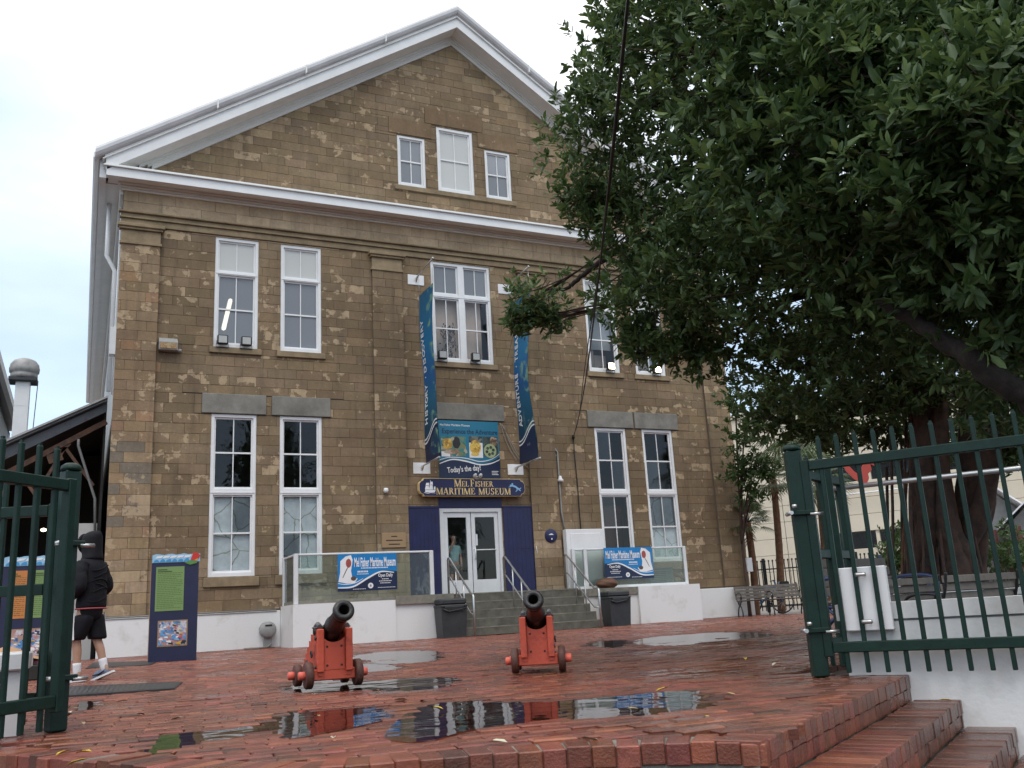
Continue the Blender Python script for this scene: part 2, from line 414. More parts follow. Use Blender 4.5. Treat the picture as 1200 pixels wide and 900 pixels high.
def text(name, s, M, size, m, parent=None, ext=.002, align='CENTER', sx=1.0, off=0.0, top=None):
    cu = bpy.data.curves.new(name, 'FONT'); cu.body = s; cu.size = size; cu.extrude = ext; cu.align_x = align; cu.align_y = 'CENTER'; cu.offset = off
    cu.resolution_u = 2
    cu.materials.append(MT[m] if isinstance(m, str) else m)
    o = bpy.data.objects.new(name, cu); COL.objects.link(o)
    if parent is not None: M = Matrix.Translation(-origin(parent)) @ M
    bpy.context.view_layer.update()
    me = bpy.data.meshes.new_from_object(o.evaluated_get(bpy.context.evaluated_depsgraph_get())); me.name = name
    me.transform(M @ Matrix.Diagonal((sx, 1, 1, 1)))
    bpy.data.objects.remove(o); bpy.data.curves.remove(cu)
    me.materials.clear(); me.materials.append(MT[m] if isinstance(m, str) else m)
    return link(name, me, parent)
def facing(p, right=(1, 0, 0), up=(0, 0, 1)):
    """matrix at p with local x along right and local y along up"""
    r = Vector(right).normalized(); u = Vector(up).normalized(); n = r.cross(u)
    return Matrix(((r.x, u.x, n.x, p[0]), (r.y, u.y, n.y, p[1]), (r.z, u.z, n.z, p[2]), (0, 0, 0, 1)))
# ================================================================== MUSEUM
mus = thing('museum_building', (0, 0, 0), 'large brown painted stone museum with white pediment and tall sash windows', 'building')
SL = .664
RAKE_IN = 17.54
openings = []
for s in (-1, 1):
    for a, b in ((-6.785, -5.70), (-5.12, -4.053)):
        x0, x1 = (a, b) if s < 0 else (-b, -a)
        openings += [(x0, x1, 1.703, 5.661), (x0, x1, 7.392, 10.351)]
    x0, x1 = (-1.802, -.957) if s < 0 else (.957, 1.802)
    openings.append((x0, x1, 12.60, 14.19))
openings += [(-.909, .909, 7.392, 10.351), (-.577, .577, 12.60, 14.68), (-.91, .91, 1.035, 3.30)]

def sub_rect(rects, o):
    res = []
    for (a, b, c, d) in rects:
        if o[0] >= b or o[1] <= a or o[2] >= d or o[3] <= c: res.append((a, b, c, d)); continue
        if o[2] > c: res.append((a, b, c, o[2]))
        if o[3] < d: res.append((a, b, o[3], d))
        lo, hi = max(c, o[2]), min(d, o[3])
        if o[0] > a: res.append((a, o[0], lo, hi))
        if o[1] < b: res.append((o[1], b, lo, hi))
    return res
def clip_rake(poly, top=RAKE_IN):
    for s in (-1, 1):
        g = lambda p: top - SL*s*p[0] - p[1]
        outp = []
        for i in range(len(poly)):
            a, b = poly[i], poly[(i+1) % len(poly)]; ga, gb = g(a), g(b)
            if ga >= 0: outp.append(a)
            if (ga > 0) != (gb > 0) and abs(ga-gb) > 1e-9:
                t = ga/(ga-gb); outp.append((a[0]+(b[0]-a[0])*t, a[1]+(b[1]-a[1])*t))
        poly = outp
        if len(poly) < 3: return []
    return poly

# solid wall behind the blocks (its face is the recessed joint)
wb = MB()
xs = sorted({-9.0, 9.0}|{o[0] for o in openings}|{o[1] for o in openings})
for x0, x1 in zip(xs[:-1], xs[1:]):
    rs = [(x0, x1, .05, 18.0)]
    for o in openings:
        if o[0] < x1-1e-6 and o[1] > x0+1e-6: rs = sub_rect(rs, (x0-1, x1+1, o[2], o[3]))
    for r in rs:
        p = clip_rake([(r[0], r[2]), (r[1], r[2]), (r[1], r[3]), (r[0], r[3])], RAKE_IN+.3)
        if p: wb.prism(p, -.004, .36)
wall = wb.build('facade_wall', 'mortar', mus)

def block_poly(mb, poly, y, tint, proud=.012, g=.003, ch=.005):
    """one stone: bevelled face standing proud of the joints; poly is convex (x,z)"""
    n = len(poly)
    c = (sum(p[0] for p in poly)/n, sum(p[1] for p in poly)/n)
    ar = 0
    for i in range(n):
        a, b = poly[i], poly[(i+1) % n]; ar += a[0]*b[1]-b[0]*a[1]
    if abs(ar) < .006: return
    if ar < 0: poly = poly[::-1]
    def inset(d):
        r = []
        for i in range(n):
            p0, p1, p2 = Vector(poly[i-1]), Vector(poly[i]), Vector(poly[(i+1) % n])
            e1 = (p1-p0); e2 = (p2-p1)
            if e1.length < 1e-6 or e2.length < 1e-6: r.append(tuple(p1)); continue
            e1.normalize(); e2.normalize()
            n1 = Vector((-e1.y, e1.x)); n2 = Vector((-e2.y, e2.x)); k = 1+n1.dot(n2)
            r.append(tuple(p1+(n1+n2)*(d/max(k, .35))))
        return r
    o1, o2 = inset(g), inset(g+ch)
    yj = y-R.uniform(-.003, .006)
    vs = [(a, y+proud, b) for a, b in o1]+[(a, yj+ch*.6, b) for a, b in o1]+[(a, yj, b) for a, b in o2]
    fs = [tuple(2*n+i for i in range(n))]
    for k in (0, 1): fs += [(k*n+i, k*n+(i+1) % n, (k+1)*n+(i+1) % n, (k+1)*n+i) for i in range(n)]
    mb.add(vs, fs, 0, False, tint)
def tint_for(x, z):
    v = R.uniform(.86, 1.12); w = R.uniform(-.45, .3)
    if R.random() < .17: w += R.uniform(.3, .6)
    r, g, b = v*R.uniform(.97, 1.03), v, v*R.uniform(.93, 1.04)
    ed = 17.54-.664*abs(x)-z
    if z > 11.5 and ed < .30+.5*(x > 0) and R.random() < .8: r *= 1.45; g *= 1.5; b *= 1.5
    if z > 10.3 and z < 11.4: v2 = R.uniform(1.9, 2.7); r, g, b = v2*.96, v2, v2*1.06
    if x < -8.0 and z < 9.6: r *= 1.25; g *= 1.22; b *= 1.2; w += .2
    if x < -8.0 and 3.0 < z < 5.0 and R.random() < .42: r, g, b = .86, 1.0, 1.22
    if x < -8.0 and R.random() < .06: r *= 1.15; g *= 1.02
    if z < 2.55 and x > -4.1 and abs(x) < 2.9 and R.random() < .75: r *= 1.5; g *= 1.55; b *= 1.65
    if z < 2.4 and x < -3.9 and R.random() < .35: r *= 1.2; g *= 1.25; b *= 1.3
    return (r, g, b, w)

blocks = []     # (poly, y, tint)
def courses(x0, x1, z0, z1, h, ln, y, cut, clip=False, jit=.12):
    n = max(1, round((z1-z0)/h)); hh = (z1-z0)/n
    for k in range(n):
        za, zb = z0+k*hh, z0+(k+1)*hh
        x = x0-(ln*.5 if k % 2 else 0)-R.uniform(0, ln*.2)
        while x < x1:
            w = ln*R.uniform(1-jit, 1+jit)
            a, b = max(x, x0), min(x+w, x1); x += w
            if x1-x < .12: b = x1; x = x1+1
            if b-a < .05: continue
            rs = [(a, b, za, zb)]
            for o in cut: rs = sub_rect(rs, o)
            for r in rs:
                if r[1]-r[0] < .03 or r[3]-r[2] < .03: continue
                p = [(r[0], r[2]), (r[1], r[2]), (r[1], r[3]), (r[0], r[3])]
                if clip: p = clip_rake(p)
                if p: blocks.append((p, y, tint_for((r[0]+r[1])/2, (r[2]+r[3])/2)))
pil = [(-9.04, -8.12), (-2.66, -1.80), (1.80, 2.66), (8.12, 9.04)]
lint = [(-7.02, -5.47, 5.66, 6.17), (-5.33, -3.83, 5.66, 6.17), (-.98, 1.13, 5.72, 6.20), (3.83, 5.40, 5.66, 6.17), (5.46, 7.02, 5.66, 6.17)]
sills = []
for o in openings[:-1]:
    if o[2] in (1.703, 7.392): sills.append((o[0]-.10, o[1]+.10, o[2]-(.24 if o[2] < 5 else .17), o[2]))
cutf = openings+lint+sills+[(p[0]+.03, p[1]-.03, .5, 10.40) for p in pil]
courses(-9.0, 9.0, .90, 10.39, .2475, .66, -.022, cutf)
glint = [(-2.06, -.74, 14.22, 14.72), (-.93, .93, 14.72, 15.25), (.74, 2.06, 14.22, 14.72)]
courses(-9.0, 9.0, 11.66, 17.6, .2475, .66, -.022, openings+glint, True)
courses(-9.02, 9.02, 10.75, 11.30, .275, .95, -.05, [])
for i, p in enumerate(pil):
    courses(p[0], p[1], .90, 9.88, .2475, .52, -.115, [], jit=.3)
# pilaster cores, caps, band mouldings, lintels, sills, plinth
for p in pil:
    m = MB(); m.box((p[0]+.006, -.10, .05), (p[1]-.006, -.002, 10.40))
    m.build('pilaster', 'mortar', mus)
    m = MB()
    m.box((p[0]-.03, -.15, 9.86), (p[1]+.03, -.01, 9.93), ch=.01)
    m.box((p[0], -.118, 9.93), (p[1], -.012, 10.24), ch=.01)
    m.box((p[0]-.05, -.18, 10.24), (p[1]+.05, -.012, 10.30), ch=.012)
    m.box((p[0]-.09, -.22, 10.30), (p[1]+.09, -.012, 10.395), ch=.015)
    m.build('pilaster_capital', 'trim', mus)
m = MB()
m.box((-9.06, -.07, 10.395), (9.06, -.005, 10.56), ch=.008)
m.box((-9.09, -.12, 10.56), (9.09, -.005, 10.60), ch=.008)
m.box((-9.07, -.085, 10.60), (9.07, -.005, 10.70), ch=.008)
m.box((-9.12, -.15, 10.70), (9.12, -.005, 10.75), ch=.012)
m.build('architrave_band', 'trim', mus)
m = MB(); m.box((-9.03, -.035, 10.75), (9.03, -.004, 11.36)); m.build('frieze_backing', 'mortar', mus)
for l in lint:
    m = MB(); m.box((l[0], -.065, l[2]+.012), (l[1], -.004, l[3]), ch=.012); m.build('lintel', 'lintel', mus)
for l in glint:
    m = MB(); m.box((l[0], -.045, l[2]), (l[1], -.004, l[3]-.006), ch=.01, tint=(.95, .9, .85, -.1)); m.build('gable_lintel', 'stone', mus)
for l in sills:
    m = MB(); m.box((l[0], -.085, l[2]), (l[1], -.004, l[3]-.012), ch=.012); m.build('window_sill', 'trim', mus)
m = MB()
m.box((-9.12, -.14, .0), (-5.1, -.002, .86), ch=.015); m.box((6.45, -.14, .0), (9.12, -.002, .86), ch=.015)
m.box((-5.1, -.13, .0), (6.45, -.002, .84))
m.build('white_plinth', 'whitewall', mus)
m = MB(); m.tube([(-9.1, -.16, .885), (-5.2, -.16, .885)], .012, 6); m.tube([(-9.1, -.15, .84), (-5.2, -.15, .84)], .010, 6)
m.build('plinth_conduit', 'grey', mus)

# the 300 blocks that show largest are single parts, the rest one mass
def bkey(b):
    cx = sum(p[0] for p in b[0])/len(b[0]); cz = sum(p[1] for p in b[0])/len(b[0])
    xsz = max(p[0] for p in b[0])-min(p[0] for p in b[0]); zsz = max(p[1] for p in b[0])-min(p[1] for p in b[0])
    d = depth((cx, b[1], cz))
    pen = 0
    if xsz < .3 or zsz < .16: pen += 40
    if -5.2 < cx and cz < 2.2: pen += 60
    if cx > 2.0: pen += 30
    if -8.4 < cx < -7.4 and cz < 2.0: pen += 60
    if -.95 < cx < .95 and 4.1 < cz < 5.8: pen += 60
    if -1.85 < cx < 1.95 and cz < 4.0: pen += 60
    return d+pen
blocks.sort(key=bkey)
for b in blocks[:300]:
    m = MB(); block_poly(m, *b); m.build('stone_block', 'stone', wall)
m = MB()
for b in blocks[300:]: block_poly(m, *b)
m.build('stone_blocks', 'stone', wall, kind='stuff')

# side and back walls, floors, roof
m = MB()
m.box((-9.0, .36, 0), (-8.7, 26, 12.4)); m.box((8.7, .36, 0), (9.0, 26, 12.4)); m.box((-9, 26, 0), (9, 26.3, 12.4))
m.build('side_wall', mat('pale_grey_siding', (.55, .56, .57), .7, .12, 1.2, .15), mus)
m = MB(); m.box((-8.7, .37, 6.35), (8.7, 26, 6.5)); m.box((-8.7, .37, 11.2), (8.7, 26, 11.35)); m.box((-8.7, .37, .9), (8.7, 26, 1.0))
m.box((-8.7, 5.5, 1.0), (8.7, 5.6, 11.2))
m.build('interior', 'room', mus)
m = MB()
for s in (-1, 1):
    zt = 18.53
    pts = [(0, zt), (s*9.72, zt-SL*9.72), (s*9.72, zt-SL*9.72-.12), (0, zt-.12)]
    m.prism(pts, -.58, 27.0)
m.build('roof', 'roof', mus)
def rake(mb, y0, y1, za, zb, xe, xin=0.0):
    for s in (-1, 1):
        pts = [(s*xin, za-SL*xin), (s*xe, za-SL*xe), (s*xe, zb-SL*xe), (s*xin, zb-SL*xin)]
        mb.prism(pts, y0, y1)
m = MB(); rake(m, -.60, -.42, 17.82, 18.13, 9.47); m.build('raking_fascia', 'white', mus)
m = MB(); rake(m, -.655, -.42, 18.13, 18.16, 9.55); rake(m, -.63, -.42, 18.18, 18.22, 9.5); m.build('raking_fillet', 'soffit', mus)
m = MB(); rake(m, -.419, -.01, 17.815, 17.93, 9.2); rake(m, -.41, -.3, 17.93, 18.3, 9.3); m.build('raking_soffit', 'soffit', mus)
m = MB(); rake(m, -.065, -.004, 17.545, 17.66, 8.4); rake(m, -.09, -.004, 17.66, 17.73, 8.5); rake(m, -.125, -.004, 17.73, 17.812, 8.7); m.build('raking_bed_moulding', mat('pale_blue_grey_paint', (.70, .69, .66), .5, .06, 2), mus)
# rounded gutter on the rake
m = MB()
prof = [(-.50, 18.225), (-.64, 18.225), (-.71, 18.26), (-.75, 18.33), (-.755, 18.42), (-.72, 18.50), (-.64, 18.545), (-.50, 18.55)]
for s in (-1, 1):
    k = len(prof)
    vs = [(0, y, z) for y, z in prof]+[(s*9.72, y, z-SL*9.72) for y, z in prof]
    m.add(vs, [(i, (i+1) % k, k+(i+1) % k, k+i) for i in range(k)]+[tuple(range(k)), tuple(range(2*k-1, k-1, -1))], 0, False)
gut = m.build('raking_gutter', 'crown', mus)
m = MB()
for s in (-1, 1):
    for x in (2.3, 4.6, 6.9):
        z = 18.37-SL*x
        m.prism([(s*(x-.02), z-.15+.013), (s*(x+.02), z-.15-.013), (s*(x+.02), z+.10-.013), (s*(x-.02), z+.10+.013)], -.762, -.5)
m.build('gutter_joint', 'soffit', gut)
# horizontal cornice
m = MB(); m.box((-9.45, -.60, 11.40), (9.45, -.42, 11.635), ch=.006); m.build('cornice_fascia', 'white', mus)
m = MB(); m.box((-9.52, -.66, 11.635), (9.52, -.01, 11.665)); m.box((-9.49, -.63, 11.665), (9.49, -.01, 11.70)); m.build('cornice_cap', 'soffit', mus)
m = MB(); m.box((-9.40, -.42, 11.47), (9.40, -.012, 11.52)); m.build('cornice_soffit', 'soffit', mus)
m = MB(); m.box((-9.08, -.09, 11.30), (9.08, -.008, 11.36), ch=.01); m.box((-9.12, -.14, 11.36), (9.12, -.008, 11.42), ch=.012); m.box((-9.17, -.20, 11.42), (9.17, -.008, 11.47), ch=.01)
m.build('cornice_bed_moulding', 'soffit', mus)
# side eaves
for s in (-1, 1):
    m = MB()
    m.box((s*9.45, -.42, 11.40), (s*9.60, 26.5, 12.02)); m.box((s*9.6, -.5, 11.85), (s*9.76, 26.5, 12.07), ch=.04)
    m.build('eave_fascia', 'white', mus)
    m = MB(); m.box((s*9.0, .0, 11.45), (s*9.45, 26.5, 11.52)); m.box((s*9.0, .0, 11.2), (s*9.12, 26.5, 11.45), ch=.02); m.build('eave_soffit', 'soffit', mus)
m = MB(); m.tube([(-9.33, 1.2, 11.5), (-9.33, 1.2, 10.0), (-9.12, 1.2, 9.6), (-9.12, 1.2, 6.4)], .055, 10)
m.tube([(-9.05, .7, 11.2), (-9.05, .7, 6.2)], .02, 6); m.box((-9.16, .55, 7.2), (-9.01, .85, 7.9))
m.build('side_downpipe', 'white', mus)
m = MB(); m.tube([(9.1, .25, 11.2), (9.1, .25, .4)], .05, 8); m.build('corner_downpipe', 'black', mus)
m = MB(); m.tube([(9.09, .02, 3.2), (9.09, .02, 1.6)], .035, 6); m.box((8.98, -.16, 1.30), (9.2, -.03, 1.72), ch=.01); m.build('meter_box', 'white', mus)

# ---------------------------------------------------------------- windows
def board_mat():
    m = mat('cracked_pale_board', (.72, .76, .75), .8, .14, 5, .1)
    t = m.node_tree; b = t.nodes['Principled BSDF']; l = t.links.new
    geo = N(t, 'ShaderNodeNewGeometry'); v = N(t, 'ShaderNodeTexVoronoi', feature='DISTANCE_TO_EDGE'); v.inputs['Scale'].default_value = 1.9
    nz = N(t, 'ShaderNodeTexNoise'); nz.inputs['Scale'].default_value = 4; ad = N(t, 'ShaderNodeMix', data_type='VECTOR'); ad.inputs[0].default_value = .12
    l(geo.outputs['Position'], nz.inputs['Vector']); l(geo.outputs['Position'], ad.inputs[4]); l(nz.outputs['Color'], ad.inputs[5]); l(ad.outputs[1], v.inputs['Vector'])
    r = N(t, 'ShaderNodeMapRange'); r.inputs[1].default_value = .004; r.inputs[2].default_value = .03
    l(v.outputs['Distance'], r.inputs[0]); mx = N(t, 'ShaderNodeMix', data_type='RGBA'); mx.inputs[6].default_value = (.36, .36, .28, 1)
    old = b.inputs['Base Color'].links[0].from_socket
    l(r.outputs[0], mx.inputs[0]); l(old, mx.inputs[7]); l(mx.outputs[2], b.inputs['Base Color'])
    return m
MT['board'] = board_mat()
flat('peach', (.74, .56, .45), .8); flat('curtain', (.55, .55, .54), .9); flat('darkblind', (.10, .075, .06), .9)
def window(x0, x1, z0, z1, sashes, c=.075, mull=None, transom_h=.06):
    """sashes: (z0, z1, rows, cols, glass) listed from bottom; casing between them"""
    m = MB(); ya, yb = .0, .17
    m.box((x0, ya, z0), (x0+c, yb, z1)); m.box((x1-c, ya, z0), (x1, yb, z1))
    m.box((x0+c, ya, z1-c), (x1-c, yb, z1)); m.box((x0+c, ya-.012, z0), (x1-c, yb, z0+c*1.15))
    for s0, s1 in zip(sashes[:-1], sashes[1:]):
        if s1[0]-s0[1] > .02: m.box((x0+c, ya+.002, s0[1]), (x1-c, yb, s1[0])); m.box((x0+.02, ya-.014, s0[1]+.3*(s1[0]-s0[1])), (x1-.02, ya-.002, s0[1]+.42*(s1[0]-s0[1])))
    fr = m.build('window', 'white', mus)
    spans = [(x0+c, x1-c)]
    if mull:
        m = MB(); m.box((-mull, -.004, z0+c), (mull, .166, z1-c)); m.build('mullion', 'white', fr)
        spans = [(x0+c, -mull), (mull, x1-c)]
    for (sa, sb, rows, cols, gm) in sashes:
        sa = max(sa, z0+c*1.15); sb = min(sb, z1-c)
        for (a, b) in spans:
            m = MB(); w = .042; y0, y1 = .05, .10
            m.box((a, y0, sa), (a+w, y1, sb)); m.box((b-w, y0, sa), (b, y1, sb)); m.box((a+w, y0+.001, sa), (b-w, y1, sa+w*1.3)); m.box((a+w, y0+.001, sb-w), (b-w, y1, sb))
            ia, ib, ja, jb = a+w, b-w, sa+w*1.3, sb-w
            for k in range(1, cols):
                x = ia+(ib-ia)*k/cols; m.box((x-.012, y0+.004, ja), (x+.012, y1-.004, jb))
            for k in range(1, rows):
                z = ja+(jb-ja)*k/rows; m.box((ia, y0-.004, z-.02), (ib, y1, z+.02))
            m.build('sash', 'white', fr)
            for i in range(cols):
                for j in range(rows):
                    p = MB(); xa = ia+(ib-ia)*i/cols; xb = ia+(ib-ia)*(i+1)/cols; zaa = ja+(jb-ja)*j/rows; zbb = ja+(jb-ja)*(j+1)/rows
                    tl = R.uniform(-.004, .004)
                    p.add([(xa, .078, zaa), (xb, .078+tl, zaa), (xb, .078+tl*.5, zbb), (xa, .078-tl, zbb)], [(0, 1, 2, 3)]); p.build('pane', gm, fr)
    return fr
for i, (x0, x1) in enumerate(((-6.785, -5.70), (-5.12, -4.053), (4.053, 5.12), (5.70, 6.785))):
    lo = [(1.75, 3.66, 2, 2, 'glass'), (3.80, 5.60, 2, 2, 'glass')]
    w = window(x0, x1, 1.703, 5.661, lo)
    b = MB()
    if i != 2: b.box((x0+.09, .14, 1.8), (x1-.09, .16, 3.70)); b.build('backing_board', 'board', w)
    else:
        b.box((x0+.05, .5, 2.0), (x1-.05, .55, 3.4)); b.build('display_panel', flat('dull_red_panel', (.10, .03, .022)), w)
    if i in (0, 1, 3): b = MB(); b.box(((x0+x1)/2+.02, .125, 1.86), ((x0+x1)/2+.14, .135, 1.98)); b.build('paper_note', 'white', w)
    up = [(7.44, 9.34, 2, 2, 'sky_tint' if i < 2 else 'glass'), (9.42, 10.30, 1, 2, 'frost')]
    w = window(x0, x1, 7.392, 10.351, up)
    if i >= 2:
        b = MB(); b.box((x0+.05, .35, 8.2), (x1-.05, .37, 9.4)); b.build('curtain', 'curtain', w)
        b = MB(); b.box((x0+.1, .45, 7.4), (x0+.45, .5, 8.3)); b.box((x0+.55, .6, 7.4), (x1-.1, .65, 8.1)); b.build('display_panel', 'peach', w)
w = window(-.909, .909, 7.392, 10.351, [(7.44, 9.28, 2, 2, 'glass'), (9.40, 10.28, 1, 2, 'sky_tint')], mull=.085)
b = MB(); b.box((-.84, .30, 7.45), (-.05, .34, 9.35)); b.box((.05, .30, 7.45), (.70, .34, 9.35)); b.build('curtain', 'peach', w)
b = MB()
for k in range(110):
    p = Vector((-.38+R.gauss(0, .13), .22+R.gauss(0, .02), 7.55+R.random()*1.0)); a = R.uniform(0, 6.28); l_ = R.uniform(.1, .2)
    q = p+Vector((math.cos(a)*.5*l_, .01, abs(math.sin(a))*l_)); n_ = Vector((.02, 0, -.02))
    b.add([p, p+n_+(q-p)*.5, q, p-n_+(q-p)*.5], [(0, 1, 2, 3)])
b.build('window_plant', flat('black_green_leaf', (.012, .016, .012)), w)
for s in (-1, 1):
    x0, x1 = (-1.802, -.957) if s < 0 else (.957, 1.802)
    w = window(x0, x1, 12.60, 14.19, [(12.66, 14.13, 2, 2, 'sky_tint')], c=.07)
    b = MB(); b.box((x0+.05, .3, 12.65), (x1-.05, .32, 14.1)); b.build('blind', 'darkblind', w)  # plain dark brown blind
w = window(-.577, .577, 12.60, 14.68, [(12.66, 14.62, 2, 2, 'frost')], c=.085)
m = MB(); m.box((-1.92, -.07, 12.44), (1.92, -.004, 12.585), ch=.01); m.build('gable_sill', 'trim', mus)

# ---------------------------------------------------------------- door
dr = MB(); dr.box((-.93, -.03, 3.30), (.93, .2, 3.585), ch=.01); dr.build('door_header', 'blue', mus)
m = MB(); m.box((-.905, -.02, 1.035), (-.80, .16, 3.295)); m.box((.80, -.02, 1.035), (.905, .16, 3.295)); m.box((-.80, -.021, 3.20), (.80, .16, 3.295))
dfr = m.build('door_frame', 'alu', mus)
for (a, b, gl) in ((-.795, -.012, 1), (.012, .795, 2)):
    m = MB(); s = .105 if gl == 2 else .12
    m.box((a, .02, 1.045), (a+s, .075, 3.195)); m.box((b-s, .02, 1.045), (b, .075, 3.195)); m.box((a+s, .021, 1.045), (b-s, .074, 1.40)); m.box((a+s, .021, 3.06), (b-s, .074, 3.195))
    m.build('door_leaf', 'alu', dfr)
    p = MB(); p.add([(a+s, .05, 1.40), (b-s, .05, 1.40), (b-s, .05, 3.06), (a+s, .05, 3.06)], [(0, 1, 2, 3)]); p.build('door_pane', 'glass', dfr)
m = MB(); m.tube([(.12, .0, 2.18), (.70, .0, 2.18)], .018, 8); m.tube([(.075, -.05, 1.93), (.075, -.05, 2.22)], .016, 8); m.tube([(.075, .02, 1.95), (.075, -.05, 1.95)], .012, 6); m.tube([(.075, .02, 2.2), (.075, -.05, 2.2)], .012, 6)
m.box((.12, .005, 2.3), (.17, .02, 2.6)); m.build('door_handle', 'alu', dfr)
for s in (-1, 1):
    m = MB(); x0, x1 = (-1.80, -.935) if s < 0 else (.935, 1.93)
    m.box((x0, -.075, 1.05), (x1, -.024, 3.35), ch=.006)
    m.box((x0+.01, -.083, 2.18), (x1-.01, -.070, 2.19)); m.box((x0+.0, -.088, 3.30), (x1, -.074, 3.352), ch=.004)
    for k in range(1, 8):
        x = x0+(x1-x0)*k/8; m.box((x-.004, -.0785, 1.06), (x+.004, -.0755, 3.29))
    m.tube([(x0+.02 if s < 0 else x1-.03, -.09, 1.6), (x0+.02 if s < 0 else x1-.03, -.09, 1.75)], .02, 6)
    sh = m.build('shutter', 'blue', mus)
    if s > 0:
        m = MB(); m.tube([(1.85, -.085, 2.02), (1.88, -.13, 2.05), (1.85, -.14, 2.2), (1.87, -.09, 2.25)], .012, 6); m.build('shutter_latch', 'alu', sh)
# ================================================================== SIGNS, BANNERS AND FITTINGS ON THE FACADE
flat('gold', (.78, .58, .26), .35); flat('cyanblue', (.01, .20, .50), .4); flat('teal', (.012, .17, .28), .45); flat('inkblue', (.008, .018, .06), .45)
flat('paper', (.80, .80, .80), .6); flat('midblue', (.015, .09, .26), .45); flat('olive', (.28, .30, .12), .6); flat('amber', (.60, .36, .05), .5); flat('flesh', (.42, .24, .13), .7)
flat('parrotred', (.55, .03, .02), .5); flat('grassgreen', (.10, .25, .06), .6); flat('panelgreen', (.19, .30, .10), .6); flat('panelorange', (.55, .20, .05), .6); flat('seablue', (.22, .45, .68), .5)
flat('tealgreen', (.03, .16, .13), .6); flat('char', (.02, .02, .022), .6); flat('palegreen', (.35, .42, .22), .6); flat('mauve', (.36, .22, .30), .6)

# serif capitals, built from strokes (letter box: height 1)
def serif_glyph(ch):
    T, t, sv = .17, .065, .055
    P = []
    def rect(x0, z0, x1, z1): P.append([(x0, z0), (x1, z0), (x1, z1), (x0, z1)])
    def stem(x, w=T, z0=0., z1=1., foot=True, head=True):
        rect(x, z0, x+w, z1)
        if foot: rect(x-.07, z0, x+w+.07, z0+sv)
        if head: rect(x-.07, z1-sv, x+w+.07, z1)
    def diag(xa, za, xb, zb, w): P.append([(xa, za), (xa+w, za), (xb+w, zb), (xb, zb)])
    def arc(cx, cz, rx, rz, a0, a1, w0, w1, n=9):
        pts = []
        for i in range(n+1):
            a = rad(a0+(a1-a0)*i/n); pts.append((cx+rx*math.cos(a), cz+rz*math.sin(a), abs(math.cos(a))))
        for p, q in zip(pts[:-1], pts[1:]):
            def inn(u): k = w0+(w1-w0)*u[2]; return (cx+(u[0]-cx)*(1-k/rx), cz+(u[1]-cz)*(1-k/rz*.9))
            P.append([p[:2], q[:2], inn(q), inn(p)])
    w = .8
    if ch == 'I': stem(.12); w = .41
    elif ch == 'L': stem(.12); rect(.12, 0, .66, t); P.append([(.6, 0), (.68, 0), (.70, .27), (.66, .27)]); w = .74
    elif ch in 'EF':
        stem(.12); rect(.12, 1-t, .66, 1); P.append([(.62, .76), (.66, .76), (.68, 1), (.58, 1)]); rect(.12, .48, .52, .48+t); rect(.49, .38, .53, .65)
        if ch == 'E': rect(.12, 0, .68, t); P.append([(.6, 0), (.70, 0), (.72, .27), (.67, .27)])
        w = .78
    elif ch == 'H': stem(.12); stem(.68); rect(.12, .48, .8, .48+t); w = .97
    elif ch == 'T': stem(.32, head=False); rect(.04, 1-t, .78, 1); P.append([(.04, .74), (.08, .74), (.13, 1), (.04, 1)]); P.append([(.74, .74), (.78, .74), (.78, 1), (.69, 1)]); w = .82
    elif ch == 'M': stem(.10, .07); diag(.08, 1, .46, .0, .19); diag(.90, 1, .53, .0, .07); stem(.88); w = 1.17
    elif ch == 'U':
        rect(.12, .3, .29, 1); rect(.05, 1-sv, .36, 1); rect(.70, .3, .77, 1); rect(.63, 1-sv, .84, 1); arc(.445, .31, .325, .32, 180, 360, .065, .13); w = .92
    elif ch == 'R':
        stem(.12); arc(.30, .745, .36, .255, -90, 90, .06, .15); rect(.2, 1-t, .32, 1); rect(.2, .49, .32, .49+t); diag(.36, .52, .66, 0, .19); rect(.64, 0, .92, sv); w = .90
    elif ch == 'A': diag(.03, 0, .40, 1, .07); diag(.66, 0, .36, 1, .19); rect(.22, .30, .70, .30+t); rect(-.02, 0, .2, sv); rect(.58, 0, .94, sv); w = .94
    elif ch == 'S':
        arc(.38, .73, .27, .27, 20, 270, .06, .14); arc(.36, .26, .29, .27, -160, 90, .06, .14); P.append([(.6, .72), (.64, .72), (.64, .98), (.6, .9)]); P.append([(.06, .02), (.1, .1), (.1, .30), (.06, .30)]); w = .74
    elif ch == ' ': w = .45
    return P, w
def serif_text(mb, items, xc, z, y, th=.012):
    """items: (letter, height)"""
    tot = sum(serif_glyph(c)[1]*h*.92 for c, h in items); x = xc-tot/2
    for c, h in items:
        P, w = serif_glyph(c)
        for p in P: mb.prism([(x+a*h*.92, z+b*h) for a, b in p], y, y-th)
        x += w*h*.92

